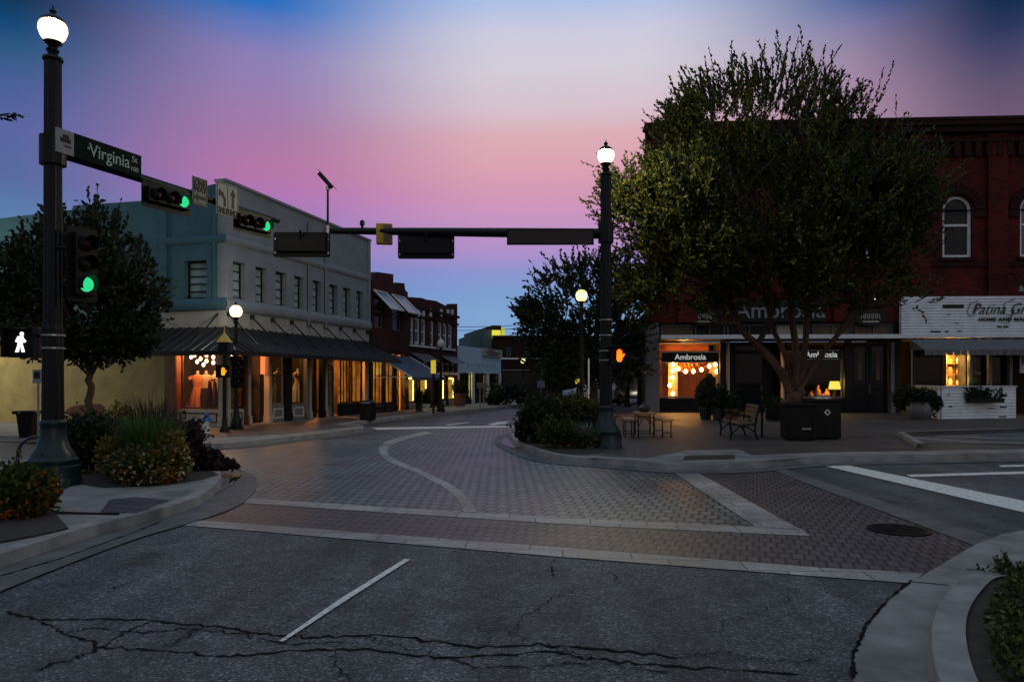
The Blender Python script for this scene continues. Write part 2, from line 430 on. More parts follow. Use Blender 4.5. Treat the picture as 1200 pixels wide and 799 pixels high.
# ------------------------------------------------------------------ mesh builder
class MB:
    def __init__(s):
        s.v, s.f = [], []

    def face(s, pts):
        n = len(s.v)
        s.v += [tuple(p) for p in pts]
        s.f.append(tuple(range(n, n + len(pts))))
        return s

    def box(s, x0, x1, y0, y1, z0, z1):
        if x0 > x1: x0, x1 = x1, x0
        if y0 > y1: y0, y1 = y1, y0
        if z0 > z1: z0, z1 = z1, z0
        n = len(s.v)
        s.v += [(x0, y0, z0), (x1, y0, z0), (x1, y1, z0), (x0, y1, z0), (x0, y0, z1), (x1, y0, z1), (x1, y1, z1), (x0, y1, z1)]
        for q in ((3, 2, 1, 0), (4, 5, 6, 7), (0, 1, 5, 4), (1, 2, 6, 5), (2, 3, 7, 6), (3, 0, 4, 7)):
            s.f.append(tuple(n + i for i in q))
        return s

    def prism(s, pts, y0, y1):
        """outline in x, z pushed from y0 to y1"""
        n = len(s.v)
        k = len(pts)
        area = sum(pts[i][0] * pts[(i + 1) % k][1] - pts[(i + 1) % k][0] * pts[i][1] for i in range(k))
        if area < 0: pts = pts[::-1]
        s.v += [(x, y0, z) for x, z in pts] + [(x, y1, z) for x, z in pts]
        s.f.append(tuple(n + i for i in range(k)))
        s.f.append(tuple(n + k + i for i in reversed(range(k))))
        for i in range(k):
            j = (i + 1) % k
            s.f.append((n + i, n + k + i, n + k + j, n + j))
        return s

    def slab(s, pts, z0, z1, bottom=False):
        """outline in x, y raised from z0 to z1, concave outlines allowed"""
        k = len(pts)
        area = sum(pts[i][0] * pts[(i + 1) % k][1] - pts[(i + 1) % k][0] * pts[i][1] for i in range(k))
        if area < 0: pts = pts[::-1]
        n = len(s.v)
        s.v += [(p[0], p[1], z1) for p in pts]
        s.tess(n, k)
        if z0 is not None:
            s.v += [(p[0], p[1], z0) for p in pts]
            for i in range(k):
                j = (i + 1) % k
                s.f.append((n + i, n + k + i, n + k + j, n + j))
        return s

    def tess(s, n, k):
        pts = [Vector(s.v[n + i]) for i in range(k)]
        for a, b, c in tessellate_polygon([pts]):
            pa, pb, pc = pts[a], pts[b], pts[c]
            if (pb - pa).cross(pc - pa).z < 0: a, b, c = a, c, b
            s.f.append((n + a, n + b, n + c))

    def tube(s, path, r, seg=8, cap=True):
        path = [Vector(p) for p in path]
        if not hasattr(r, '__len__'): r = [r] * len(path)
        n = len(s.v)
        ref = None
        for i, p in enumerate(path):
            d = (path[min(i + 1, len(path) - 1)] - path[max(i - 1, 0)]).normalized()
            if ref is None:
                ref = Vector((0, 0, 1)) if abs(d.z) < 0.9 else Vector((1, 0, 0))
            a = d.cross(ref).normalized()
            b = d.cross(a).normalized()
            ref = -b if False else (a.cross(d)).normalized()
            for k in range(seg):
                t = 2 * math.pi * k / seg
                s.v.append(tuple(p + (a * math.cos(t) + ref * math.sin(t)) * r[i]))
        for i in range(len(path) - 1):
            for k in range(seg):
                k2 = (k + 1) % seg
                s.f.append((n + i * seg + k, n + i * seg + k2, n + (i + 1) * seg + k2, n + (i + 1) * seg + k))
        if cap:
            s.f.append(tuple(n + k for k in reversed(range(seg))))
            s.f.append(tuple(n + (len(path) - 1) * seg + k for k in range(seg)))
        return s

    def lathe(s, prof, c=(0, 0, 0), seg=20, flute=0.0):
        n = len(s.v)
        for r, z in prof:
            for k in range(seg):
                t = 2 * math.pi * k / seg
                rr = r * (1 - flute * (k % 2)) if flute else r
                s.v.append((c[0] + rr * math.cos(t), c[1] + rr * math.sin(t), c[2] + z))
        for i in range(len(prof) - 1):
            for k in range(seg):
                k2 = (k + 1) % seg
                s.f.append((n + i * seg + k, n + i * seg + k2, n + (i + 1) * seg + k2, n + (i + 1) * seg + k))
        s.f.append(tuple(n + k for k in reversed(range(seg))))
        s.f.append(tuple(n + (len(prof) - 1) * seg + k for k in range(seg)))
        return s

    def disc_y(s, cx, y, cz, r, seg=20):
        """disc facing -y"""
        s.face([(cx + r * math.cos(2 * math.pi * k / seg), y, cz + r * math.sin(2 * math.pi * k / seg)) for k in range(seg)])
        return s

    def wall(s, x0, x1, z0, z1, y0, y1, holes=()):
        """upright wall in x, z with rectangular openings (hx0, hx1, hz0, hz1) and reveals"""
        xs = sorted({x0, x1, *[h[0] for h in holes], *[h[1] for h in holes]})
        zs = sorted({z0, z1, *[h[2] for h in holes], *[h[3] for h in holes]})
        xs = [x for x in xs if x0 - 1e-6 <= x <= x1 + 1e-6]
        zs = [z for z in zs if z0 - 1e-6 <= z <= z1 + 1e-6]
        for a, b in zip(xs, xs[1:]):
            for c, d in zip(zs, zs[1:]):
                mx, mz = (a + b) / 2, (c + d) / 2
                if any(h[0] < mx < h[1] and h[2] < mz < h[3] for h in holes): continue
                s.face([(a, y0, c), (b, y0, c), (b, y0, d), (a, y0, d)])
                s.face([(a, y1, d), (b, y1, d), (b, y1, c), (a, y1, c)])
        for hx0, hx1, hz0, hz1 in holes:
            s.face([(hx0, y0, hz0), (hx0, y0, hz1), (hx0, y1, hz1), (hx0, y1, hz0)])
            s.face([(hx1, y0, hz1), (hx1, y0, hz0), (hx1, y1, hz0), (hx1, y1, hz1)])
            s.face([(hx0, y0, hz0), (hx0, y1, hz0), (hx1, y1, hz0), (hx1, y0, hz0)])
            s.face([(hx0, y1, hz1), (hx0, y0, hz1), (hx1, y0, hz1), (hx1, y1, hz1)])
        s.face([(x0, y0, z0), (x0, y0, z1), (x0, y1, z1), (x0, y1, z0)])
        s.face([(x1, y0, z1), (x1, y0, z0), (x1, y1, z0), (x1, y1, z1)])
        s.face([(x0, y0, z1), (x1, y0, z1), (x1, y1, z1), (x0, y1, z1)])
        return s

    def frame(s, x0, x1, z0, z1, y0, y1, w, bars_z=(), bars_x=(), bw=None):
        s.box(x0, x0 + w, y0, y1, z0, z1).box(x1 - w, x1, y0, y1, z0, z1)
        s.box(x0 + w, x1 - w, y0, y1, z0, z0 + w).box(x0 + w, x1 - w, y0, y1, z1 - w, z1)
        bw = bw or w * 0.6
        for z in bars_z: s.box(x0 + w, x1 - w, y0 + 0.004, y1 - 0.004, z - bw / 2, z + bw / 2)
        for x in bars_x: s.box(x - bw / 2, x + bw / 2, y0 + 0.008, y1 - 0.008, z0 + w, z1 - w)
        return s

    def xf(s, mtx):
        s.v = [tuple(mtx @ Vector(p)) for p in s.v]
        return s

    def shift(s, x, y, z):
        s.v = [(a + x, b + y, c + z) for a, b, c in s.v]
        return s

    def join(s, o):
        n = len(s.v)
        s.v += o.v
        s.f += [tuple(i + n for i in f) for f in o.f]
        return s

    def build(s, name, m, parent=None, smooth=False, bevel=0.0, mtx=None, label=None):
        if mtx is not None: s.xf(mtx)
        me = bpy.data.meshes.new(name)
        me.from_pydata(s.v, [], s.f)
        me.materials.append(M[m] if isinstance(m, str) else m)
        if smooth:
            me.shade_smooth()
        o = bpy.data.objects.new(name, me)
        col.objects.link(o)
        if smooth:
            e = o.modifiers.new('split', 'EDGE_SPLIT')
            e.split_angle = R(40)
        if bevel:
            b = o.modifiers.new('bevel', 'BEVEL')
            b.width = bevel
            b.segments = 2
            b.limit_method = 'ANGLE'
        if parent is not None: o.parent = parent
        if label: o['label'] = label
        return o


def tag(o, label, cat, group=None, kind=None):
    if label: o['label'] = label
    if cat: o['category'] = cat
    if group: o['group'] = group
    if kind: o['kind'] = kind
    return o


def thing(name, label, cat, loc=(0, 0, 0), rotz=0.0, group=None):
    o = bpy.data.objects.new(name, None)
    o.empty_display_size = 0.2
    col.objects.link(o)
    o.location = loc
    o.rotation_euler = (0, 0, rotz)
    return tag(o, label, cat, group)


def structure(name, mb, m, z=0.0):
    o = mb.build(name, m)
    o['kind'] = 'structure'
    return o


def dup(root, loc, rotz=0.0, label=None, group=None):
    def rec(o, parent):
        c = o.copy()
        col.objects.link(c)
        c.parent = parent
        for ch in list(o.children):
            rec(ch, c)
        return c
    c = rec(root, None)
    c.location = loc
    c.rotation_euler = (0, 0, rotz)
    if label: c['label'] = label
    if group: c['group'] = group
    return c


def text(s, size, m, parent, loc, shear=0.0, name='lettering', align='CENTER', depth=0.004, sx=1.0, bold=0.0, spacing=1.0, mtx=None):
    cu = bpy.data.curves.new(name, 'FONT')
    cu.body = s
    cu.size = size
    cu.align_x = align
    cu.align_y = 'CENTER'
    cu.shear = shear
    cu.extrude = depth
    cu.offset = bold
    cu.space_character = spacing
    t = bpy.data.objects.new(name, cu)
    col.objects.link(t)
    dg = bpy.context.evaluated_depsgraph_get()
    me = bpy.data.meshes.new_from_object(t.evaluated_get(dg))
    bpy.data.objects.remove(t)
    me.name = name
    me.materials.clear()
    me.materials.append(M[m])
    me.transform(Matrix.Diagonal((sx, 1, 1, 1)))
    me.transform(Matrix.Rotation(math.pi / 2, 4, 'X'))
    me.transform(Matrix.Translation(Vector(loc)))
    if mtx is not None: me.transform(mtx)
    o = bpy.data.objects.new(name, me)
    col.objects.link(o)
    o.parent = parent
    return o


def point_light(name, loc, power, colr=(1, 0.6, 0.25), radius=0.12, parent=None):
    l = bpy.data.lights.new(name, 'POINT')
    l.energy = power
    l.color = colr
    l.shadow_soft_size = radius
    o = bpy.data.objects.new(name, l)
    col.objects.link(o)
    o.location = loc
    if parent is not None: o.parent = parent
    return o


# ------------------------------------------------------------------ foliage
def np_quads(name, V, m, parent=None):
    """V: (n, 4, 3) quads, every one an island"""
    n = len(V)
    me = bpy.data.meshes.new(name)
    me.vertices.add(n * 4)
    me.vertices.foreach_set('co', V.reshape(-1).astype(np.float32))
    me.loops.add(n * 4)
    me.loops.foreach_set('vertex_index', np.arange(n * 4, dtype=np.int32))
    me.polygons.add(n)
    me.polygons.foreach_set('loop_start', np.arange(0, n * 4, 4, dtype=np.int32))
    me.update(calc_edges=True)
    me.materials.append(M[m])
    o = bpy.data.objects.new(name, me)
    col.objects.link(o)
    if parent is not None: o.parent = parent
    return o


def unit(a):
    return a / np.maximum(np.linalg.norm(a, axis=-1, keepdims=True), 1e-9)


def leaf_quads(p, d, length, width):
    """rhombic leaves at points p along directions d, each rolled at random"""
    n = len(p)
    d = unit(d)
    side = unit(np.cross(d, rng.normal(size=(n, 3))))
    L = (length * rng.uniform(0.7, 1.3, n))[:, None]
    W = (width * rng.uniform(0.7, 1.3, n))[:, None]
    nrm = np.cross(d, side)
    bend = nrm * L * rng.uniform(-0.18, 0.18, n)[:, None]
    return np.stack([p, p + d * L * 0.45 + side * W + bend, p + d * L, p + d * L * 0.45 - side * W + bend], axis=1)


def ell_points(ells, n, bias=0.6, keep=None, seed_off=0.0, hole=0.0, hscale=0.6):
    """points spread through a union of ellipsoids (cx, cy, cz, rx, ry, rz, weight), thinned by noise"""
    out = []
    w = np.array([e[6] for e in ells], float)
    w /= w.sum()
    for e, k in zip(ells, (w * n).astype(int)):
        d = unit(rng.normal(size=(k, 3)))
        r = rng.uniform(0, 1, k) ** (bias / 2 + 0.12)
        q = d * r[:, None] * np.array(e[3:6]) + np.array(e[:3])
        if hole:
            nv = np.array([noise.noise(Vector(x) * hscale + Vector((seed_off, 0, 0))) for x in q])
            q = q[nv > -0.55 + hole]
        out.append(q)
    return np.concatenate(out)


def shoot_leaves(p, d, length, per, leaf_l, leaf_w, curve=0.25, spread=0.9):
    """leafy shoots: per leaves along each shoot"""
    n = len(p)
    d = unit(d)
    bendv = rng.normal(size=(n, 3)) * curve
    t = np.linspace(0.05, 1, per)[None, :, None]
    L = (length * rng.uniform(0.6, 1.35, n))[:, None, None]
    pos = p[:, None, :] + d[:, None, :] * t * L + bendv[:, None, :] * (t ** 2) * L
    dd = d[:, None, :] + bendv[:, None, :] * t * 1.5 + rng.normal(size=(n, per, 3)) * spread * 0.6
    return leaf_quads(pos.reshape(-1, 3), dd.reshape(-1, 3), leaf_l, leaf_w)


def twig_quads(p, d, length, r=0.006):
    n = len(p)
    d = unit(d)
    side = unit(np.cross(d, rng.normal(size=(n, 3)))) * r
    e = p + d * length
    return np.stack([p - side, p + side, e + side * 0.4, e - side * 0.4], axis=1)


def limbs_mesh(paths):
    """paths: list of (points, r0, r1); smooth tapered limbs"""
    mb = MB()
    for pts, r0, r1 in paths:
        pts = [Vector(p) for p in pts]
        fine = []
        for i in range(len(pts) - 1):
            p0, p1, p2, p3 = pts[max(i - 1, 0)], pts[i], pts[i + 1], pts[min(i + 2, len(pts) - 1)]
            for k in range(4):
                t = k / 4
                fine.append(0.5 * ((2 * p1) + (p2 - p0) * t + (2 * p0 - 5 * p1 + 4 * p2 - p3) * t * t + (3 * p1 - p0 - 3 * p2 + p3) * t ** 3))
        fine.append(pts[-1])
        n = len(fine)
        for i in range(1, n - 1):
            fine[i] = fine[i] + Vector((random.uniform(-1, 1), random.uniform(-1, 1), 0)) * r1 * 0.6
        mb.tube(fine, [r0 + (r1 - r0) * i / (n - 1) for i in range(n)], seg=9)
    return mb


def tree(name, label, cat, base, limbs, ells, n_shoots, shoot_len, per, leaf_l, leaf_w, leaf, bark='bark', group=None, up=0.5, hole=0.25, hscale=0.6, bias=0.6, centre=None, twigs=70, spikes=None):
    base = Vector(base)
    t = thing(name, label, cat, base, 0, group)
    E = [(e[0] - base.x, e[1] - base.y, e[2] - base.z) + tuple(e[3:]) for e in ells]
    lp = [([Vector(p) - base for p in pts], a, b) for pts, a, b in limbs]
    # finer branches from the limbs out into the crown
    tips = ell_points(E, twigs, bias=0.7)
    allp = [(q, a + (b - a) * 0.7) for pts, a, b in lp for q in pts[1:]]
    for tip in tips:
        tip = Vector(tip)
        cands = sorted(allp, key=lambda c: (c[0] - tip).length + max(0, c[0].z - tip.z) * 1.5)[:2]
        c, rr = cands[random.randrange(len(cands))]
        mid = c.lerp(tip, 0.5) + Vector((random.uniform(-.2, .2), random.uniform(-.2, .2), -0.12 * (tip - c).length + random.uniform(0, .2)))
        lp.append(([c, mid, tip], min(rr * 0.6, 0.05), 0.008))
    limbs_mesh(lp).build('trunk', bark, t, smooth=True)
    p = ell_points(E, n_shoots, bias=bias, hole=hole, hscale=hscale, seed_off=base.x)
    cen = np.array(centre or (0, 0, np.mean([e[2] for e in E]) - 1.0)) - (np.array(base) if centre else 0)
    d = unit(p - cen) * 0.8 + np.array([0, 0, up]) + rng.normal(size=p.shape) * 0.35
    V = [shoot_leaves(p, d, shoot_len, per, leaf_l, leaf_w), twig_quads(p, d, shoot_len * 0.9)]
    if spikes is not None:
        sp, sd, sl = spikes
        sp = sp - np.array(base)
        V += [shoot_leaves(sp, sd, sl, int(per * 1.5), leaf_l, leaf_w, curve=0.18, spread=0.6), twig_quads(sp, sd, sl * 0.95)]
    np_quads('crown', np.concatenate(V), leaf, t)
    return t


def bush(name, label, cat, base, ells, n, leaf_l, leaf_w, leaf, group=None, flowers=None, up=0.4, hole=0.15, stems=True):
    """ells relative to base; flowers: (material, count, size, shell)"""
    t = thing(name, label, cat, base, 0, group)
    p = ell_points(ells, n, bias=0.5, hole=hole, hscale=2.5, seed_off=base[0] * 3)
    p = p[p[:, 2] > 0.0]
    c = np.array([0, 0, -0.1])
    k = len(p) // 5
    d = unit(p - c) * 0.7 + np.array([0, 0, up]) + rng.normal(size=p.shape) * 0.6
    V = [leaf_quads(p[k * 2:], d[k * 2:], leaf_l, leaf_w)]
    V.append(shoot_leaves(p[:k // 2], d[:k // 2] + [0, 0, .35], leaf_l * 2.6, 6, leaf_l, leaf_w))
    V = np.concatenate(V)
    np_quads('foliage', V, leaf, t)
    if stems:
        mb = MB()
        for e in ells:
            for k in range(5):
                tip = Vector((e[0] + random.uniform(-.6, .6) * e[3], e[1] + random.uniform(-.6, .6) * e[4], e[2] + random.uniform(0, .6) * e[5]))
                mb.tube([(e[0] * 0.7 + random.uniform(-.05, .05), e[1] * 0.7, -0.02), tip * 0.6 + Vector((0, 0, 0.05)), tip], [0.012, 0.008, 0.004], seg=5)
        mb.build('stems', 'bark', t)
    if flowers:
        for fm, fn, fs in flowers:
            q = ell_points([tuple(e[:3]) + (e[3] * 1.1, e[4] * 1.1, e[5] * 1.1, e[6]) for e in ells], fn, bias=0.02, hole=hole)
            q = q[q[:, 2] > 0.03]
            V = []
            for k in range(3):
                V.append(leaf_quads(q, rng.normal(size=q.shape) + np.array([0, -0.3, 0.5]), fs, fs * 0.45))
            np_quads('flowers', np.concatenate(V), fm, t)
    return t


def blades(name, label, cat, base, n, height, width, leaf, spread=0.35, lean=0.5, group=None):
    """tuft of arching grass blades"""
    t = thing(name, label, cat, base, 0, group)
    a = rng.uniform(0, 2 * math.pi, n)
    r = spread * 0.5 * np.sqrt(rng.uniform(0, 1, n))
    p0 = np.stack([r * np.cos(a), r * np.sin(a), np.zeros(n)], 1)
    out = np.stack([np.cos(a), np.sin(a), np.zeros(n)], 1) * rng.uniform(0.1, lean, n)[:, None] + rng.normal(size=(n, 3)) * [0.12, 0.12, 0]
    H = height * rng.uniform(0.55, 1.05, n)[:, None]
    quads = []
    side = unit(np.cross(out + np.array([0, 0, .01]), np.array([0, 0, 1.0]) + rng.normal(size=(n, 3)) * .2)) * width
    K = 4
    pts = []
    for k in range(K + 1):
        s_ = k / K
        pts.append(p0 + np.array([0, 0, 1]) * H * (s_ - 0.25 * s_ ** 3 * np.linalg.norm(out, axis=1, keepdims=True)) + out * H * s_ ** 2)
    for k in range(K):
        w0, w1 = 1 - (k / K) ** 2, 1 - ((k + 1) / K) ** 2
        quads.append(np.stack([pts[k] - side * w0, pts[k] + side * w0, pts[k + 1] + side * w1, pts[k + 1] - side * w1], 1))
    np_quads('foliage', np.concatenate(quads), leaf, t)
    return t
# ================================================================== SKY AND LIGHT
world = bpy.data.worlds.new('World')
scene.world = world
world.use_nodes = True
nt = world.node_tree
nt.nodes.clear()
wout = nt.nodes.new('ShaderNodeOutputWorld')
bg = nt.nodes.new('ShaderNodeBackground')
tc = nt.nodes.new('ShaderNodeTexCoord')
sep = nt.nodes.new('ShaderNodeSeparateXYZ')
nt.links.new(tc.outputs['Generated'], sep.inputs[0])


def wm(op, a, b=None, c=None):
    n = nt.nodes.new('ShaderNodeMath')
    n.operation = op
    for i, v in enumerate((a, b, c)):
        if v is None: continue
        if hasattr(v, 'is_linked'): nt.links.new(v, n.inputs[i])
        else: n.inputs[i].default_value = v
    return n.outputs[0]


def wsmooth(v, a, b):
    n = nt.nodes.new('ShaderNodeMapRange')
    n.interpolation_type = 'SMOOTHSTEP'
    nt.links.new(v, n.inputs[0])
    n.inputs[1].default_value = a
    n.inputs[2].default_value = b
    n.inputs[3].default_value = 0
    n.inputs[4].default_value = 1
    return n.outputs[0]


el = wm('MULTIPLY', wm('ARCSINE', sep.outputs[2]), 180 / math.pi)
az = wm('ARCTAN2', sep.outputs[0], sep.outputs[1])
nz = nt.nodes.new('ShaderNodeTexNoise')
nz.inputs['Scale'].default_value = 2.2
nz.inputs['Detail'].default_value = 4
nt.links.new(tc.outputs['Generated'], nz.inputs['Vector'])
elw = wm('MULTIPLY_ADD', wm('SUBTRACT', nz.outputs[0], 0.5), 1.0, el)
elf = wm('MAXIMUM', wm('DIVIDE', elw, 60.0), 0.0)


def sky_ramp(stops):
    return ramp(nt, elf, [(d / 60.0, srgb(*c)) for d, c in stops])


ZEN = (160, 177, 194)
c_mid = sky_ramp([(0, (120, 160, 205)), (5, (126, 164, 210)), (6.7, (122, 156, 206)), (8.4, (140, 145, 205)), (9.75, (172, 142, 200)), (12.9, (203, 148, 190)), (14.2, (211, 150, 180)), (16.1, (219, 160, 177)), (18.5, (219, 172, 182)), (20.3, (214, 192, 203)), (23.2, (210, 204, 216)), (25.5, (204, 202, 222)), (27.6, (172, 191, 230)), (31, (110, 150, 210)), (42, (120, 145, 180)), (58, ZEN)])
c_lm = sky_ramp([(0, (105, 145, 190)), (8, (112, 130, 195)), (10, (140, 125, 190)), (13.7, (175, 116, 180)), (15.2, (180, 116, 166)), (18.1, (165, 120, 166)), (20.9, (150, 125, 176)), (23.1, (138, 126, 182)), (24.7, (105, 120, 186)), (26.3, (40, 110, 190)), (30, (0, 90, 170)), (42, (110, 140, 180)), (58, ZEN)])
c_left = sky_ramp([(0, (100, 140, 180)), (9, (90, 125, 175)), (11, (86, 120, 170)), (13, (84, 104, 158)), (16, (86, 100, 160)), (18.5, (70, 94, 150)), (20.6, (40, 85, 130)), (22, (5, 68, 115)), (23.4, (0, 48, 85)), (30, (0, 45, 90)), (42, (110, 140, 180)), (58, ZEN)])
c_rm = sky_ramp([(0, (120, 130, 180)), (10, (160, 130, 175)), (16, (172, 140, 165)), (18.5, (168, 136, 162)), (20.2, (162, 132, 162)), (22.3, (142, 124, 158)), (23.8, (118, 114, 160)), (25.4, (60, 90, 150)), (28, (10, 60, 120)), (42, (110, 140, 180)), (58, ZEN)])
c_right = sky_ramp([(0, (90, 90, 140)), (12, (130, 98, 135)), (17, (108, 86, 116)), (18.5, (98, 83, 113)), (20.5, (70, 68, 104)), (21.9, (42, 54, 92)), (23.4, (16, 42, 78)), (30, (0, 35, 65)), (42, (110, 140, 180)), (58, ZEN)])
naz = wm('MULTIPLY', az, -1.0)
c1 = mixcol(nt, wsmooth(naz, 0.0, 0.34), c_mid, c_lm)
c1 = mixcol(nt, wsmooth(naz, 0.32, 0.62), c1, c_left)
c1 = mixcol(nt, wsmooth(az, 0.16, 0.50), c1, c_rm)
c1 = mixcol(nt, wsmooth(az, 0.42, 0.60), c1, c_right)
# the after-glow behind the camera, which lights the street
c_back = sky_ramp([(0, (112, 106, 108)), (12, (120, 120, 128)), (30, (134, 146, 162)), (58, ZEN)])
bf = wsmooth(wm('ABSOLUTE', az), 0.9, 1.9)
c1 = mixcol(nt, bf, c1, c_back)
SKY_GAIN = 1.0
nt.links.new(c1, bg.inputs[0])
bg.inputs[1].default_value = SKY_GAIN
sky = nt.nodes.new('ShaderNodeTexSky')
sky.sky_type = 'NISHITA'
sky.sun_disc = False
SUN_EL, SUN_AZ = R(3.0), R(140.0)
sky.sun_elevation = SUN_EL
sky.sun_rotation = SUN_AZ
bg2 = nt.nodes.new('ShaderNodeBackground')
nt.links.new(sky.outputs[0], bg2.inputs[0])
bg2.inputs[1].default_value = 0.004
ads = nt.nodes.new('ShaderNodeAddShader')
nt.links.new(bg.outputs[0], ads.inputs[0])
nt.links.new(bg2.outputs[0], ads.inputs[1])
nt.links.new(ads.outputs[0], wout.inputs[0])

sl = bpy.data.lights.new('sun', 'SUN')
sl.energy = 0.12
sl.angle = R(25)
sl.color = (1, 0.8, 0.7)
so = bpy.data.objects.new('sun', sl)
col.objects.link(so)
sd = Vector((math.sin(SUN_AZ) * math.cos(R(12)), math.cos(SUN_AZ) * math.cos(R(12)), math.sin(R(12))))
so.rotation_euler = (-sd).to_track_quat('-Z', 'Y').to_euler()
so.location = (0, 0, 30)

scene.view_settings.view_transform = 'Standard'
scene.view_settings.look = 'None'
scene.view_settings.exposure = 0.0
scene.view_settings.gamma = 1.0
scene.view_settings.use_curve_mapping = False
scene.cycles.use_denoising = True
scene.cycles.max_bounces = 6
scene.cycles.transparent_max_bounces = 12
scene.cycles.sample_clamp_indirect = 4.0
scene.cycles.caustics_reflective = False
scene.cycles.caustics_refractive = False

# ================================================================== GROUND
S = Vector((math.sin(S_ANG), math.cos(S_ANG), 0))       # along the street
A = Vector((math.cos(S_ANG), -math.sin(S_ANG), 0))      # across it, to the right
SW = 0.12

structure('ground', MB().slab([(-900, -300), (900, -300), (900, 3000), (-900, 3000)], None, -0.004), 'ground')


def gp(pts, z=0.0):
    return [G(x, y, z).to_2d() for x, y in pts]


def strip(line_a, line_b, z):
    """sheet between two rows of photo positions"""
    a, b = gp(line_a, z), gp(line_b, z)
    return MB().slab(a + b[::-1], None, z)


# near asphalt (this side of the crossing)
structure('road', MB().slab(gp([(-500, 700), (-200, 690), (0, 660), (195, 609), (300, 618), (657, 647), (960, 669.5), (1075, 675), (1090, 700), (1050, 760)]) + [Vector((2.6, 1.5)), Vector((2.6, -6)), Vector((-9, -6)), Vector((-9, 3))], None, 0.0), 'asphalt')
# grey paver field of the crossing
far_l, far_r = G(436, 502.5).to_2d(), G(612, 499).to_2d()
structure('road_pavers', MB().slab(gp([(930, 622), (657, 607), (450, 596), (268, 585), (200, 588), (240, 545), (262, 512), (430, 502.5), (612, 499), (700, 520), (785, 541)]), None, 0.004), 'paver')
# red crossing and red apron
structure('crosswalk_red', MB().slab(gp([(268, 585.5), (450, 596.5), (657, 607.5), (930, 622.5), (785.5, 541), (893, 541), (960, 567), (1155, 634), (1120, 662), (1075, 680), (960, 669), (657, 646), (300, 617), (200, 608), (190, 606)]), None, 0.004), 'red_paver')
# the side street to the right
structure('side_street', MB().slab(gp([(893, 540.8), (960, 540), (1250, 536), (1900, 520), (2600, 560), (1260, 622), (1166, 630), (960, 567)]), None, 0.004), 'asphalt_far')
# street going away
e0, e1 = G(433, 502), G(612, 499)
structure('road', MB().slab([e0.to_2d(), e1.to_2d(), (e1 + S * 90).to_2d(), (e0 + S * 90).to_2d()], None, 0.002), 'asphalt_far')

# concrete bands
structure('crosswalk_band', strip([(190, 606), (300, 614), (657, 641), (960, 664.5), (1082, 671)], [(190, 613), (300, 622), (657, 652), (960, 675), (1070, 683)], 0.008), 'band')
structure('crosswalk_band', strip([(262, 581.5), (300, 584), (548, 600), (700, 608.5), (938, 619)], [(256, 587), (300, 590), (548, 606.5), (700, 616), (949, 627.5)], 0.008), 'band')
structure('crosswalk_band', strip([(772, 542), (886, 617)], [(797, 542), (938, 620)], 0.012), 'band')
structure('apron_band', strip([(897, 542), (960, 563), (1166, 630)], [(884, 542), (960, 571.5), (1143, 639)], 0.012), 'gutter')
lane = [(551, 600, 14.5), (549, 594, 14), (542, 584, 13), (533, 575, 12), (521, 567, 11.5), (503, 558, 11), (486, 550, 10.5), (470, 544, 10.5), (459, 539, 10.5), (452, 534, 10.5), (449, 529, 10), (449, 525, 10), (454, 520, 10), (463, 516, 9.5), (475, 512.5, 9), (490, 509, 8.5), (503, 506.5, 8)]
structure('lane_band', strip([(x - w / 2, y + (w * .05 if y > 530 else -w * .12)) for x, y, w in lane], [(x + w / 2, y - (w * .05 if y > 530 else -w * .12)) for x, y, w in lane], 0.0085), 'band')
# painted markings
structure('stop_line', strip([(953, 543), (984, 543), (1200, 586.5), (1330, 612)], [(953, 543.6), (972, 547), (1200, 600), (1330, 630)], 0.014), 'white_paint')
structure('edge_line', strip([(1062, 556), (1200, 552), (1400, 547)], [(1068, 558.5), (1200, 555), (1400, 550)], 0.013), 'white_paint')
structure('edge_line', strip([(1170, 545), (1300, 542)], [(1173, 547), (1300, 544)], 0.013), 'white_paint')
structure('crossing_line', strip([(436, 501), (612, 498.2)], [(434, 503.4), (612, 500.2)], 0.012), 'white_paint')
structure('lane_dash', strip([(521, 497.5), (548, 494.5)], [(526, 498.2), (551, 495)], 0.012), 'white_paint')
arrow = [(571, 497.5), (583, 494.2), (598, 493.3), (592, 495.2), (596, 496.4), (584, 497.2), (579, 498.2)]
structure('lane_arrow', MB().slab(gp(arrow, .012), None, 0.012), 'white_paint')
structure('lane_line', strip([(474, 654.5), (400, 700), (327, 750.5)], [(481, 655), (408, 701.5), (332, 751)], 0.012), 'white_paint')

# cracks filled with tar
def crack(pts, w, jit=0.05, seed=1, sub=9):
    r = random.Random(seed)
    P = [Vector(q) for q in gp(pts, 0.004)]
    fine = []
    for a, b in zip(P, P[1:]):
        d = (b - a)
        nrm = Vector((-d.y, d.x)).normalized()
        for k in range(sub):
            fine.append(a + d * k / sub + nrm * r.gauss(0, jit))
    fine.append(P[-1])
    L, Rr = [], []
    for i, p in enumerate(fine):
        d = (fine[min(i + 1, len(fine) - 1)] - fine[max(i - 1, 0)]).normalized()
        nrm = Vector((-d.y, d.x))
        ww = w * r.uniform(0.25, 1.2) * (0.3 if i in (0, len(fine) - 1) else 1)
        L.append(p + nrm * ww / 2)
        Rr.append(p - nrm * ww / 2)
    mb = MB()
    for i in range(len(fine) - 1):
        mb.face([(q.x, q.y, 0.004) for q in (Rr[i], Rr[i + 1], L[i + 1], L[i])])
    return mb


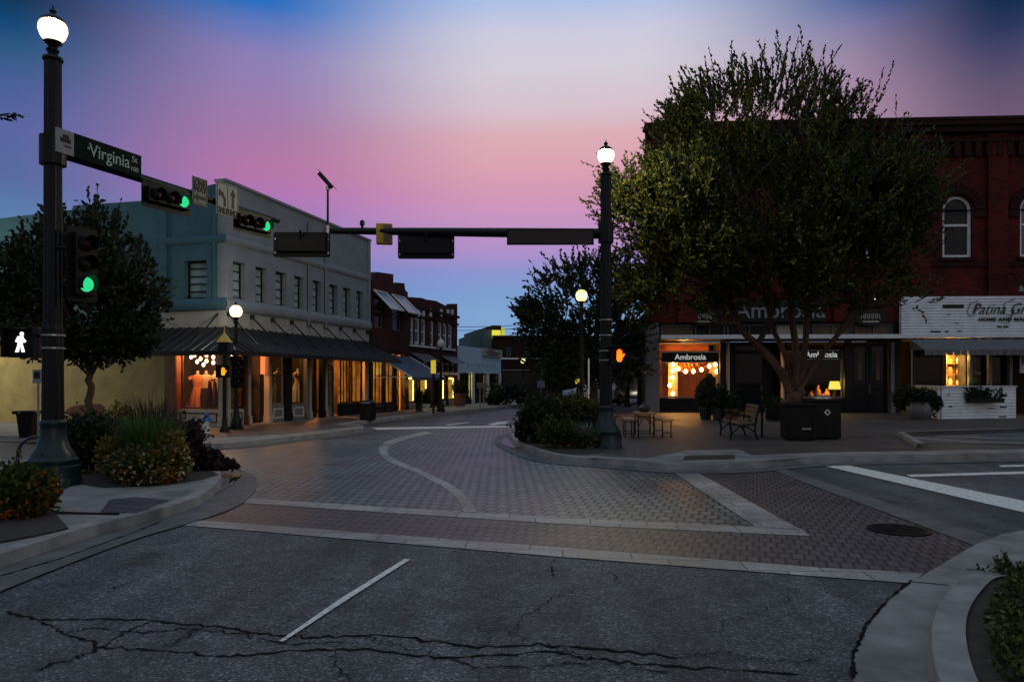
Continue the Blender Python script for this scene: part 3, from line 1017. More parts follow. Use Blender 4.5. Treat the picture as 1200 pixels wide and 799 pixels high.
cracks = [([(5, 716), (45, 726), (110, 724), (180, 726), (260, 734), (300, 741), (365, 746), (450, 743), (560, 758), (640, 754), (720, 762), (800, 770)], .035, .012),
          ([(45, 727), (75, 741), (120, 758), (180, 760), (260, 769), (340, 762), (430, 760), (520, 771), (640, 763), (700, 772), (780, 779), (940, 790)], .028, .014),
          ([(75, 741), (110, 735), (170, 741), (215, 736), (280, 742), (340, 755), (410, 751)], .018, .012),
          ([(120, 758), (90, 770), (40, 785)], .026, .02), ([(120, 758), (135, 748), (150, 738), (180, 727)], .02, .012),
          ([(520, 771), (560, 782), (620, 781), (700, 777), (800, 790)], .016, .012),
          ([(610, 727), (630, 712), (650, 698), (690, 690)], .012, .02), ([(648, 676), (645, 663), (650, 655)], .012, .015),
          ([(700, 664), (718, 672), (722, 684)], .012, .02), ([(610, 727), (600, 740), (612, 752)], .01, .02),
          ([(230, 738), (215, 748), (190, 760)], .014, .02), ([(430, 744), (445, 752), (470, 757), (520, 771)], .014, .02), ([(640, 754), (660, 763), (700, 772)], .012, .02), ([(300, 741), (330, 733), (345, 722)], .009, .02), ([(560, 758), (575, 748), (570, 735), (585, 722)], .008, .03), ([(800, 770), (850, 764), (900, 775), (960, 778)], .014, .02), ([(400, 763), (390, 780), (410, 799)], .012, .02),
          ([(128, 692), (140, 687), (160, 682)], .02, .01),
          ([(830, 742), (870, 722), (905, 715), (930, 700)], .008, .03), ([(560, 700), (600, 706), (630, 712)], .008, .02)]
cm = MB()
for i, (pts, w, j) in enumerate(cracks):
    c = crack(pts, w * .95, j, seed=i + 3)
    c.v = [(x, y, 0.004 + i * 0.0006) for x, y, z in c.v]
    cm.join(c)
for seam in ([(-60, 672), (0, 676.5), (78, 653.5), (156, 625), (190, 611.5)], [(999, 800), (1000.5, 769), (1014, 736), (1040, 704), (1069, 681)]):  # dark strips for the gutter joint, with its contact shadow drawn in
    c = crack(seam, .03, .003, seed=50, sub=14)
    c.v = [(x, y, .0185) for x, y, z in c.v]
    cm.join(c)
structure('cracks_and_gutter_shade', cm, 'crack')


# ---- kerbs and walks
def offset(line, d):
    """offset a 2D polyline to its left by d"""
    out = []
    n = len(line)
    for i in range(n):
        a = (line[i] - line[max(i - 1, 0)])
        b = (line[min(i + 1, n - 1)] - line[i])
        d1 = a.normalized() if a.length > 1e-6 else b.normalized()
        d2 = b.normalized() if b.length > 1e-6 else d1
        t = (d1 + d2).normalized()
        out.append(line[i] + Vector((-t.y, t.x)) * d)
    return out


def smooth_line(pts, sub=5):
    P = [Vector(p) for p in pts]
    out = []
    for i in range(len(P) - 1):
        p0, p1, p2, p3 = P[max(i - 1, 0)], P[i], P[i + 1], P[min(i + 2, len(P) - 1)]
        for k in range(sub):
            t = k / sub
            out.append(0.5 * ((2 * p1) + (p2 - p0) * t + (2 * p0 - 5 * p1 + 4 * p2 - p3) * t * t + (3 * p1 - p0 - 3 * p2 + p3) * t ** 3))
    out.append(P[-1])
    return out


def kerb(name, line, side=1, w=0.16, h=SW, gutter=0.45, gz=0.016, gname='gutter', joints=3.0):
    """line: top outer edge of the kerb; side=+1 when the walk lies to its left"""
    inner = offset(line, w * side)
    foot = offset(line, -0.025 * side)
    mb = MB()
    for i in range(len(line) - 1):
        q = [(foot[i], 0), (foot[i + 1], 0), (line[i + 1], h), (line[i], h)]
        t = [(line[i], h), (line[i + 1], h), (inner[i + 1], h + .004), (inner[i], h + .004)]
        for quad in (q, t):
            pts = [(p.x, p.y, z) for p, z in quad]
            mb.face(pts if side > 0 else pts[::-1])
    structure(name, mb, 'kerb')
    if gutter:
        outer = offset(line, -(gutter + .025) * side)
        mb = MB()
        for i in range(len(line) - 1):
            pts = [(p.x, p.y, z) for p, z in ((outer[i], gz), (outer[i + 1], gz), (foot[i + 1], gz - .002), (foot[i], gz - .002))]
            mb.face(pts if side > 0 else pts[::-1])
        structure(gname, mb, 'gutter')
    return inner


# near left corner island
l_edge = smooth_line(gp([(-420, 800), (-150, 700), (0, 649), (107, 616), (159, 603), (208, 590), (235, 580), (253, 567), (259, 556), (254, 549), (240, 544)], SW)) + gp([(120, 541), (-60, 537), (-500, 528)], SW)
inn = kerb('kerb', l_edge, side=1, gutter=0.5)
structure('pavement', MB().slab(inn + [Vector((-40, 13)), Vector((-40, 4)), Vector((-8, 1.5))], None, SW), 'concrete')
structure('planting_ground', MB().slab(gp([(78, 543), (240, 546), (256, 556), (236, 562), (180, 569), (120, 571), (90, 566), (60, 580), (62, 553)], SW + .006), None, SW + .006), 'soil')
structure('planting_ground', MB().slab(gp([(-160, 560), (20, 585), (60, 596), (80, 618), (55, 624), (0, 634), (-200, 660)], SW + .02), SW, SW + .02), 'soil')
structure('pavement_bricks', MB().slab(gp([(128, 585), (160, 582), (200, 586), (160, 601), (118, 600)], SW + .004), None, SW + .004), 'red_paver')
structure('pavement_joint', strip([(55, 598.5), (140, 601)], [(55, 601.5), (140, 603)], SW + .005), 'crack')
# far left walk
fl = smooth_line(gp([(-300, 500), (-11, 509.5), (150, 516), (235, 519.5), (262, 519), (300, 515.5), (337, 511.5), (385, 506.5), (420, 502), (426, 499.5), (420, 498)], SW), 4)
e2 = [G(400, 497, SW).to_2d(), G(444, 490.5, SW).to_2d(), G(505, 484, SW).to_2d(), G(586, 476.5, SW).to_2d()]
e2.append((Vector((e2[-1].x, e2[-1].y, 0)) + S * 60).to_2d())
inn = kerb('kerb', fl + e2, side=1, gutter=0.4)
back = [(Vector((e2[-1].x, e2[-1].y, 0)) - A * 14).to_2d(), Vector((-30, 60)), Vector((-60, 30))]
structure('pavement', MB().slab(inn + back, None, SW), 'concrete')
structure('pavement_bricks', MB().slab(gp([(300, 510), (262, 512), (230, 507), (262, 502), (420, 488.5), (500, 482.5), (505, 482.9), (440, 488.6), (390, 497), (420, 499), (340, 507.5)], SW + .005), None, SW + .005), 'walk_brick')
# right walk with its planting island
ri_far = G(602, 506.5, SW)
rl = [(ri_far + S * 60).to_2d(), (ri_far + S * 10).to_2d()] + smooth_line(gp([(602, 506.5), (599, 510), (601, 514.5), (612, 520.5), (640, 530), (668, 534.5), (700, 537), (757, 541), (792, 543.5), (866, 542.5), (960, 536), (1200, 531), (1500, 526), (2200, 520)], SW), 4)
inn = kerb('kerb', rl, side=1, gutter=0.42)
structure('pavement', MB().slab(inn + [Vector((60, 60)), Vector((30, 95))], None, SW), 'walk_brick')
structure('pavement_edge', strip([(690, 533.5), (757, 537), (803, 527.5), (866, 526.5), (880, 533), (960, 530), (1200, 526), (1500, 521.5)], [(690, 536.2), (757, 540), (803, 543), (866, 541.6), (880, 541), (960, 535), (1200, 530.3), (1500, 525.5)], SW + .006), 'concrete')
structure('pavement_ramp', MB().slab(gp([(803, 533.5), (861, 532.5), (861, 537.5), (800, 538.5)], SW + .012), None, SW + .012), 'soil')
structure('planting_ground', MB().slab(gp([(606, 512), (612, 518), (640, 527), (668, 531.5), (700, 531), (722, 521), (720, 510), (660, 500), (625, 500)], SW + .01), None, SW + .01), 'soil')
# parking bay in front of the right-hand shops
bay = gp([(1052, 506), (1200, 501.5), (1500, 495), (1700, 516), (1300, 523), (1075, 519)], SW)
structure('parking_bay', MB().slab(bay, None, SW + .008), 'asphalt_far')
kerb('kerb', gp([(1075, 519), (1052, 506), (1200, 501.5), (1500, 495)], SW + .1)[::-1], side=1, w=.15, h=SW + .1, gutter=0)
structure('bay_line', strip([(1062, 511), (1130, 516.5), (1200, 518)], [(1062, 512.5), (1130, 518), (1200, 519.6)], SW + .012), 'concrete')
structure('bay_line', strip([(1100, 510), (1160, 512.5), (1260, 512)], [(1100, 511), (1160, 513.6), (1260, 513.2)], SW + .012), 'concrete')
# near right corner
nr_out = [(-0.2, 0)]
go = smooth_line(gp([(990, 900), (999, 799), (1001, 769), (1016, 736), (1042, 704), (1072, 680), (1110, 657), (1143, 638), (1166, 629), (1200, 621), (1400, 590), (1900, 560)], 0.016), 4)
ko = smooth_line(gp([(1135, 900), (1102, 799), (1094, 769), (1092, 739), (1098, 713), (1113, 691), (1134, 673), (1156, 668)], SW), 4)
ramp_b = gp([(1300, 660), (1800, 640)], 0.03)
structure('gutter', MB().slab(go + [Vector((16, 6)), Vector((14, 3))] + gp([(1400, 700), (1170, 672)], .016) + ko[::-1][1:], None, 0.016), 'concrete')
inn = kerb('kerb', ko[::-1], side=-1 if False else 1, w=.17, gutter=0)
structure('planting_ground', MB().slab([Vector(p) for p in ko] + gp([(1300, 655), (1500, 760), (1500, 900)], SW), None, SW - .012), 'soil')
jm = MB()
for a, b in (((1069, 684), (1111, 688)), ((1133, 669), (1156, 671))):
    pa, pb = G(*a), G(*b)
    n = (pb - pa).cross(Vector((0, 0, 1))).normalized() * 0.008
    jm.face([(p.x, p.y, 0.02) for p in (pa - n, pb - n, pb + n, pa + n)][::-1])
structure('pavement_joint', jm, 'crack')
# wet gutter patches
structure('water', MB().slab(gp([(272, 556), (279, 552.5), (286, 554), (279, 561), (272, 567), (260, 574), (246, 581), (240, 583), (256, 574), (268, 565.5)], .024), None, 0.024), 'water')
structure('water', MB().slab(gp([(592, 512), (597, 515), (601, 520), (612, 525), (600, 524), (588, 520), (587, 515)], .024), None, 0.024), 'water')

# manhole
mh = G(1053, 621, 0.006)
t = thing('manhole_cover', 'dark round iron manhole cover set in the red brick paving', 'manhole cover', mh)
MB().lathe([(0.31, 0.0), (0.31, 0.012), (0.27, 0.012), (0.27, 0.006)], seg=32).build('rim', 'black', t)
mm = MB().lathe([(0.262, 0.0), (0.262, 0.009)], seg=32)
for k in range(-4, 5):
    w = math.sqrt(0.24 ** 2 - (k * .052) ** 2)
    mm.box(-w, w, k * .052 - .012, k * .052 + .012, .009, .014)
mm.build('lid', 'black', t)
# ================================================================== BUILDINGS
class Facade:
    """upright plane through P0 running along angle rotz; local x along it, y inwards, z up from the ground"""
    def __init__(s, P0, rotz):
        s.P0 = Vector((P0.x, P0.y, 0))
        s.rot = rotz
        s.X = Vector((math.cos(rotz), math.sin(rotz), 0))
        s.Y = Vector((-math.sin(rotz), math.cos(rotz), 0))

    def at(s, px, py, y=0.0):
        d = ray(px, py)
        o = s.P0 + s.Y * y - Vector((0, 0, CAM_Z))
        t = o.dot(s.Y) / d.dot(s.Y)
        p = Vector((0, 0, CAM_Z)) + d * t - s.P0
        return p.dot(s.X), p.z

    def x(s, px, y=0.0): return s.at(px, 445, y)[0]
    def z(s, px, py, y=0.0): return s.at(px, py, y)[1]
    def w(s, x, y, z): return s.P0 + s.X * x + s.Y * y + Vector((0, 0, z))


C0 = G(264, 500, SW)
FL = Facade(C0, math.pi / 2 - S_ANG)       # shop fronts along the left of the street
FS = Facade(C0, -S_ANG)                    # side wall of the corner building; x is negative leftwards
SIDE = Matrix.Rotation(-math.pi / 2, 4, 'Z')   # FS local -> FL local


def window(parent, F, x0, x1, z0, z1, y=0.0, frame='dark_paint', w=0.05, bars_z=(), bars_x=(), pane='win_glass', sill=None, blind=None, mtx=None, depth=0.12, name='window'):
    fr = MB().frame(x0 + .004, x1 - .004, z0 + .004, z1 - .004, y + depth - .06, y + depth, w, [z0 + (z1 - z0) * k for k in bars_z], [x0 + (x1 - x0) * k for k in bars_x]).build(name, frame, parent, mtx=mtx)
    MB().box(x0 + w * .6, x1 - w * .6, y + depth + .004 - .04, y + depth + .012 - .04, z0 + w * .6, z1 - w * .6).build('pane', pane, fr, mtx=mtx)
    if blind:
        MB().box(x0 + w, x1 - w, y + depth - .02, y + depth - .012, z0 + w, z1 - w).build('blind', blind, fr, mtx=mtx)
    if sill:
        MB().box(x0 - .06, x1 + .06, y - .06, y + depth - .06, z0 - .07, z0 + .002).build('sill', sill, fr, mtx=mtx)
    return fr


# ---------------------------------------------------------------- corner building
cb = thing('corner_building', 'two storey grey stucco corner building with metal awning over lit clothes shop windows', 'building', FL.P0, FL.rot)
LEN = FL.x(433)
ZT0, ZT1 = FL.z(264, 213), FL.z(432, 283)
ZB = FL.z(264, 362)        # lower edge of the upper storey
DEP = 15.0                 # depth of the side wall
TH = 0.3
# upper storey, street side
wins = [(273, 288), (299.5, 313), (323, 336), (345, 356), (366.6, 376.6), (386, 396), (402, 411), (417.5, 426)]
wz0, wz1 = FL.z(280, 350), FL.z(280, 307)
holes = [(FL.x(a), FL.x(b), wz0, wz1) for a, b in wins]
mb = MB().wall(0, LEN, ZB, ZT1, 0, TH, holes)
mb.prism([(0, ZT1), (LEN, ZT1), (LEN, ZT1 + .01), (0.6, ZT0), (0, ZT0)], 0, TH)
mb.build('wall', 'grey_stucco', cb)
for h in holes:
    window(cb, FL, *h, y=0.05, frame='dark_paint', w=.05, bars_z=(.25, .5, .75), pane='shop_glass', blind='blind', depth=.2)
# upper storey, side
sx = lambda px: FS.x(px)
side_len = DEP
sw0, sw1 = FS.z(229, 350), FS.z(229, 305)
sh = (FS.x(215.5), FS.x(242), sw0, sw1)
mb = MB().wall(-side_len, -TH - .0, ZB, ZT0 - 1.2, 0.0, TH, [sh])
mb.prism([(-side_len, ZT0 - 1.2), (-TH, ZT0 - 1.2), (-TH, ZT0 - .03), (FS.x(175), FS.z(175, 233)), (FS.x(172), FS.z(172, 235)), (FS.x(86), FS.z(86, 241)), (FS.x(84), FS.z(84, 246)), (-side_len, FS.z(84, 246) - .25)], 0.0, TH)
mb.build('side_wall', 'teal_stucco', cb, mtx=SIDE)
window(cb, FS, *sh, y=0.05, frame='dark_paint', w=.06, bars_z=(.2, .4, .6, .8), pane='shop_glass', blind='blind', depth=.2, mtx=SIDE)
# coping, bands, pilasters
mb = MB()
mb.prism([(-.08, ZT0 + .003), (.62, ZT0 + .003), (LEN + .05, ZT1 + .013), (LEN + .05, ZT1 + .093), (.62, ZT0 + .083), (-.08, ZT0 + .083)], -.08, TH + .05)
mb.build('coping', 'grey_stucco', cb)


def roll(z, r, x0, x1, y=0.0):
    """half-round moulding"""
    pts = [(-r * .62 * math.cos(t), z + r * math.sin(t)) for t in [math.pi / 2 * k / 5 for k in range(-5, 6)]]
    m = MB()
    for (a, za), (b, zb) in zip(pts, pts[1:]):
        m.face([(x0, y + a, za), (x1, y + a, za), (x1, y + b, zb), (x0, y + b, zb)])
    return m


zb1 = FL.z(264, 279)
zb2 = FL.z(264, 356)
for z, r in ((zb1, .13), (zb2, .2)):
    roll(z, r, -.08, LEN).build('moulding', 'grey_stucco', cb, smooth=True)
    roll(z, r, FS.x(190), .08).build('moulding', 'teal_stucco', cb, smooth=True, mtx=SIDE)
pm = MB()
pm.box(LEN - .22, LEN, -.06, -.002, ZB, ZT1)
pm.box(-.0, .0, 0, 0, 0, 0)
pm.build('pilaster', 'grey_stucco', cb)
pm = MB().box(FS.x(190) - .08, FS.x(190) + .2, -.06, -.002, ZB, FS.z(190, 236)).box(FS.x(250), FS.x(254), -.05, -.002, ZB, ZT0 - .2)
pm.build('pilaster', 'teal_stucco', cb, mtx=SIDE)
for px in (360, 380):
    MB().tube([(FL.x(px), -.07, ZB - .2), (FL.x(px), -.07, FL.z(px, 250 + (px - 330) * .35))], .05).build('downpipe', 'grey_trim', cb)
# fascia between awning and upper storey
ZA = FL.z(264, 383)        # awning top
mb = MB().box(0, LEN, .02, TH - .02, ZA - .25, ZB - .003)
mb.build('fascia', 'cream_stucco', cb)
MB().box(FS.x(188), -.024, .02, TH - .02, ZA - .25, ZB - .003).build('fascia', 'cream_stucco', cb, mtx=SIDE)
# roof, floor slab, rear and inner walls
mb = MB().box(.3, LEN - .01, TH + .01, DEP, ZT1 - .6, ZT1 - .45)
mb.build('roof', 'grey_trim', cb)
SHOP = 5.0
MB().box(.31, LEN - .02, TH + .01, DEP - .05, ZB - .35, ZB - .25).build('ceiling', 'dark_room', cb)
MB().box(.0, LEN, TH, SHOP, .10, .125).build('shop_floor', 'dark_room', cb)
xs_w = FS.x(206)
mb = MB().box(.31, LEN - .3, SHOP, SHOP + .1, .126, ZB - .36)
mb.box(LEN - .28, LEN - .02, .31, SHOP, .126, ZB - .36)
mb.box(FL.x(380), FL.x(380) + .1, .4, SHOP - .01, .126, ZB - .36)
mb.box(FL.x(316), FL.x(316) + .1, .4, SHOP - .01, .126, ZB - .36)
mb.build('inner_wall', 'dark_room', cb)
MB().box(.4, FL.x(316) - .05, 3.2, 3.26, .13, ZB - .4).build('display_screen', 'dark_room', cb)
MB().box(LEN, LEN + .0, 0, DEP, 0, ZT1).build('party_wall', 'grey_stucco', cb) if False else None
mb = MB().box(LEN - .3, LEN - .01, TH + .01, DEP, ZB, ZT1 - .02)
mb.build('party_wall', 'grey_stucco', cb)
# yellow lower side wall, brown column beside the window
zy = FS.z(180, 388)
MB().box(-side_len, FS.x(193.5), .012, TH, 0.0, zy).build('lower_wall', 'yellow_stucco', cb, mtx=SIDE)
MB().box(-side_len, FS.x(188), .012, TH, zy, ZB).build('mid_wall', 'teal_stucco', cb, mtx=SIDE)
MB().box(FS.x(193.6), FS.x(206), -.03, TH, .0, ZA - .26).build('column', 'brown_wood', cb, mtx=SIDE)
# oval rust patch painted on the yellow wall
c = [(78, 480), (82, 477), (90, 474.5), (103, 474), (117, 473), (121, 476), (121, 484), (117, 491), (108, 492.5), (94, 493), (86, 491), (83, 487), (79, 485)]
MB().prism([FS.at(x, y, .0) for x, y in c], -.012, .008).build('painted_patch', 'rust_paint', cb, mtx=SIDE)

# shop front ------------------------------------------------------
zs0, zs1 = FL.z(278, 479), ZA - .26      # window sill and head
zw = 3.0


def shop_window(parent, F, xa, xb, z0, z1, frame, mtx=None, w=.07, bars_x=(), bars_z=(), name='shop_window', y=.05):
    fr = MB().frame(xa, xb, z0, z1, y, y + .05, w, bars_z, bars_x, bw=.035).build(name, frame, parent, mtx=mtx)
    MB().box(xa + w * .7, xb - w * .7, y + .035, y + .041, z0 + w * .7, z1 - w * .7).build('pane', 'shop_glass', fr, mtx=mtx)
    return fr


def bulkhead(parent, xa, xb, z0, z1, m, panel, mtx=None, y=.03):
    b = MB().box(xa, xb, y, y + .16, z0, z1).build('bulkhead', m, parent, mtx=mtx, bevel=.006)
    h = z1 - z0
    MB().frame(xa + .1, xb - .1, z0 + h * .22, z1 - h * .2, y - .02, y - .002, .035).build('panel_trim', panel, b, mtx=mtx)
    return b


def post(parent, xa, xb, z0, z1, m, mtx=None, y0=-.02, y1=.2):
    return MB().box(xa, xb, y0, y1, z0, z1).box(xa - .03, xb + .03, y0 - .03, y1, z0, z0 + .28).build('post', m, parent, mtx=mtx, bevel=.008)


zg = SW + .005
# side bay
shop_window(cb, FS, FS.x(211), FS.x(256), zs0, zs1, 'brown_wood', mtx=SIDE, w=.06)
bulkhead(cb, FS.x(207), FS.x(257), zg, zs0 - .01, 'cream_paint', 'dark_paint', mtx=SIDE)
post(cb, FS.x(257.5), FS.x(261.5), zg, zs1, 'cream_paint', mtx=SIDE, y0=-.06)
post(cb, .06, .2, zg, zs1, 'cream_paint', y0=-.06)
MB().box(-.0 + .0, .05, .0, .05, zg, zs1).build('corner_post', 'dark_paint', cb)
# street side
X = FL.x
shop_window(cb, FL, X(269), X(287), zs0, zs1, 'dark_paint', w=.05)
bulkhead(cb, X(269), X(287), zg, zs0 - .01, 'cream_paint', 'dark_paint')
post(cb, X(287.3), X(290), zg, zs1, 'brown_wood')
post(cb, X(291), X(294), zg, zs1, 'cream_paint')


def shop_door(parent, xa, xb, z0, z1, ztop, m, glass='shop_glass', y=.5, sign=False, transom=True):
    d = MB().frame(xa, xb, z0, z1, y, y + .06, .1, [z0 + (z1 - z0) * .38], bw=.1).build('door', m, parent)
    MB().box(xa + .09, xb - .09, y + .02, y + .026, z0 + .09, z1 - .09).build('pane', glass, d)
    MB().tube([(xb - .16, y - .05, z0 + .95), (xb - .16, y - .05, z0 + 1.25)], .015).build('handle', 'steel', d)
    if sign:
        MB().box(xa + .14, xb - .14, y - .012, y - .002, z0 + .3, z0 + .62).build('notice', 'paper', d)
    if transom:
        tr = MB().frame(xa, xb, z1 + .02, ztop, y, y + .06, .06).build('transom', m, parent)
        MB().box(xa + .05, xb - .05, y + .02, y + .026, z1 + .06, ztop - .05).build('pane', glass, tr)
    return d


zs3 = FL.z(327, 474)
MB().box(X(401), X(411.5), .16, .18, zs3 - .05, zs1 - .4).build('curtain', 'curtain_amber', cb)
MB().box(X(414), X(425.5), .16, .18, zs3 - .05, zs1 - .4).build('curtain', 'curtain_amber', cb)
point_light('shop_light', FL.w(X(406), .3, 2.3), 20, (1, .3, .05), .05)
point_light('shop_light', FL.w(X(422), .3, 2.3), 26, (1, .3, .05), .05)
zd = FL.z(305, 440)
shop_door(cb, X(295), X(314.5), zg, zd, zs1, 'grey_trim', y=.8)
MB().box(X(311), X(313), .1, .2, zd + .05, zs1 - .05).build('neon_bar', emis('neon_bar', (1, .22, .06), 1.2), cb)
post(cb, X(315), X(318), zg, zs1, 'cream_paint')
shop_window(cb, FL, X(319.5), X(333.5), zs3, zs1, 'grey_trim', w=.05)
bulkhead(cb, X(319), X(334), zg, zs3 - .01, 'grey_trim', 'white_trim')
post(cb, X(335), X(341.5), zg, zs1, 'dark_paint')
shop_window(cb, FL, X(343), X(357), zs3, zs1, 'brown_wood', w=.05)
bulkhead(cb, X(343), X(358), zg, zs3 - .01, 'grey_trim', 'white_trim')
post(cb, X(359.5), X(362), zg, zs1, 'grey_trim')
post(cb, X(363), X(365), zg, zs1, 'cream_paint')
zd2 = FL.z(372, 436)
shop_door(cb, X(366.5), X(377.5), zg, zd2, zs1, 'dark_paint', y=.5, sign=True)
post(cb, X(378.5), X(380.5), zg, zs1, 'dark_paint')
post(cb, X(382), X(384), zg, zs1, 'cream_paint')
shop_window(cb, FL, X(385), X(389), zs3 - .2, zs1, 'grey_trim', w=.04)
bulkhead(cb, X(384.5), X(389.5), zg, zs3 - .21, 'grey_trim', 'grey_trim')
dd = MB().box(X(390), X(399), .3, .36, zg, FL.z(394, 436)).build('door', 'teal_door', cb)
MB().frame(X(391), X(398), .9, 2.1, .28, .298, .05).build('panel_trim', 'teal_door', dd)
MB().box(X(390), X(399), .3, .36, FL.z(394, 436) + .01, zs1).build('transom', 'dark_paint', cb)
shop_window(cb, FL, X(400.5), X(412), zs3 - .1, zs1 - .35, 'brown_wood', w=.06, bars_x=((X(404.5)), (X(408))))
shop_window(cb, FL, X(413.5), X(426), zs3 - .1, zs1 - .35, 'brown_wood', w=.06, bars_x=(X(419),))
MB().box(X(400), X(427), .05, .2, zs1 - .345, zs1).build('lintel', 'dark_paint', cb)
bulkhead(cb, X(400), X(427), zg, zs3 - .11, 'dark_paint', 'dark_paint')
post(cb, X(427.5), X(431.5), zg, zs1, 'cream_paint')

# awning: standing seam sheet on both sides with a hip at the corner
PR = 1.5
ztop_a, zlow = ZA, FL.z(272, 411, -PR)
aw = MB()
xl = FS.x(182)
aw.face([(-PR, -PR, zlow), (LEN + .1, -PR, zlow), (LEN + .1, -.01, ztop_a), (-.01, -.01, ztop_a)])
aw.face([(-PR, -PR, zlow), (-.01, -.01, ztop_a), (-.01, -xl, ztop_a), (-PR, -xl, zlow)])
aw.face([(-PR, -PR, zlow - .03), (-.01, -.01, ztop_a - .03), (LEN + .1, -.01, ztop_a - .03), (LEN + .1, -PR, zlow - .03)])
aw.face([(-PR, -PR, zlow - .03), (-PR, -xl, zlow - .03), (-.01, -xl, ztop_a - .03), (-.01, -.01, ztop_a - .03)])
aw.box(-PR - .03, LEN + .1, -PR - .03, -PR - .003, zlow - .12, zlow + .01)
aw.box(-PR - .03, -PR - .003, -PR, -xl, zlow - .12, zlow + .01)
awn = aw.build('awning', 'awning_metal', cb)
sm = MB()
x = -PR + .2
while x < LEN:
    xa = max(x, x if x > 0 else x)
    f = 1.0 if x > 0 else (x + PR) / PR     # seams on the hip end early
    sm.tube([(x, -PR, zlow + .02), (x, -PR + PR * f, zlow + (ztop_a - zlow) * f + .02)], .022, seg=5)
    x += .33
y = -PR + .2
while y < -xl:
    f = 1.0 if y > 0 else (y + PR) / PR
    sm.tube([(-PR, y, zlow + .02), (-PR + PR * f, y, zlow + (ztop_a - zlow) * f + .02)], .022, seg=5)
    y += .33
sm.tube([(-PR, -PR, zlow + .02), (0, 0, ztop_a + .02)], .03, seg=6)
sm.build('seams', 'awning_metal', awn)
for k in range(9):
    x = .15 + k * (LEN - .4) / 8
    MB().tube([(x, -.02, ztop_a + .42), (x + .05, -PR * .72, zlow + (ztop_a - zlow) * .28 + .02)], .025, seg=6).lathe([(.07, -.07), (.07, .07)], (x, -.03, ztop_a + .42), 8).build('tie_rod', 'black', awn)
for k in range(2):
    y = .25 + k * 2.6
    MB().tube([(-.02, y, ztop_a + .42), (-PR * .72, y + .1, zlow + (ztop_a - zlow) * .28 + .02)], .025, seg=6).build('tie_rod', 'black', awn)

# goods in the window ------------------------------------------------
def dress_form(loc, m_top, m_skirt, rotz, label, h=1.55):
    t = thing('dress_form', label, 'mannequin', loc, rotz, 'dressed mannequins in the corner shop window')
    MB().lathe([(.16, .0), (.16, .02), (.02, .04), (.018, .75)], seg=12).build('stand', 'black', t)
    MB().lathe([(.30, .22), (.27, .4), (.21, .7), (.155, .92), (.15, .95)], seg=22, flute=.12).build('skirt', m_skirt, t, smooth=False)
    MB().lathe([(.135, .94), (.125, 1.0), (.155, 1.15), (.165, 1.27), (.13, 1.36), (.06, 1.40)], seg=16).xf(Matrix.Diagonal((1.15, .8, 1, 1))).tube([(-.15, 0, 1.32), (-.26, 0, 1.24)], [.06, .075]).tube([(.15, 0, 1.32), (.26, 0, 1.24)], [.06, .075]).build('bodice', m_top, t, smooth=True)
    MB().lathe([(.05, 1.38), (.048, 1.5), (.03, 1.52)], seg=10).build('neck', 'cream_paint', t, smooth=True)
    return t


def in_shop_side(px, y):        # place behind the side window
    x = FS.x(px, y)
    return FS.w(x, y, zs0 - .28)


pl = MB().box(.35, 1.35, .35, 3.0, zg + .01, zs0 - .3)
pl.build('display_plinth', 'warm_room', cb)
dress_form(in_shop_side(231.5, .8), 'dress_orange', 'dress_orange', .3, 'mannequin in a long flared orange dress in the corner shop window')
dress_form(in_shop_side(241.5, .9), 'dress_cream', 'dress_dark', .1, 'mannequin in a cream top and dark skirt beside the orange dress')
dress_form(in_shop_side(252.5, 1.1), 'dress_cream', 'dress_orange', -.2, 'mannequin in a cream bodice half hidden by the corner pilasters')
t = thing('clothes_rail', 'rail of plum dresses hanging behind the narrow corner shop window', 'clothes rail', FL.w(.75, .9, zs0 - .28), FL.rot)
for k in range(4):
    MB().lathe([(.11, .1), (.10, .6), (.06, 1.1), (.03, 1.18)], (-.35 + k * .24, 0, 0), 10, flute=.2).build('dress', 'dress_plum', t)
MB().tube([(-.5, 0, 1.22), (.55, 0, 1.22)], .015).build('rail', 'steel', t)
for name, px, y, s, h in (('wicker_basket', 221, .7, .22, .42), ('gift_box', 245, .6, .26, .2)):
    t = thing(name, {'wicker_basket': 'tall orange lit basket at the end of the corner shop window', 'gift_box': 'low orange lit box below the mannequins in the corner shop window'}[name], name.split('_')[1], in_shop_side(px, y))
    MB().lathe([(s * .8, 0), (s, h), (s * .9, h), (s * .7, .05)], seg=16 if 'basket' in name else 4).build('body', 'dress_orange', t)
    MB().lathe([(s * 1.03, h), (s * 1.03, h + .03)], seg=16 if 'basket' in name else 4).build('rim', 'brown_wood', t)
ch = thing('chandelier', 'cluster of bare bulbs hanging inside the corner shop window', 'chandelier', FS.w(FS.x(242, 1.2), 1.2, ZB - .36), FS.rot)
ctr = FS.at(242, 430, 1.2)
spots = [(224, 417.5), (228, 415.5), (231, 423), (235, 419.5), (238.5, 426.5), (242, 415.5), (242, 422), (250, 414), (250, 417.5), (250, 424), (267, 417), (271, 418), (272, 409)]
stm = MB()
for px, py in spots:
    yy = 1.2 + random.uniform(-.3, .3)
    x, z = FS.at(px, py, yy)
    lx, lz = x - FS.x(242, 1.2), z - (ZB - .36)
    MB().lathe([(.02, .05), (.05, .0), (.052, -.05), (.02, -.09)], (lx, yy - 1.2, lz), 10).build('bulb', 'bulb_small', ch, smooth=True)
    stm.tube([(lx, yy - 1.2, lz + .05), (lx * .6, (yy - 1.2) * .6, max(lz + .3, -.1)), (0, 0, 0)], .008, seg=5)
stm.build('arms', 'black', ch)
point_light('shop_light', FS.w(FS.x(237, .3), .32, 2.45), 150, (1, .34, .10), .15)
point_light('shop_light', FL.w(1.3, 1.6, 2.5), 132, (1, .36, .12), .15)
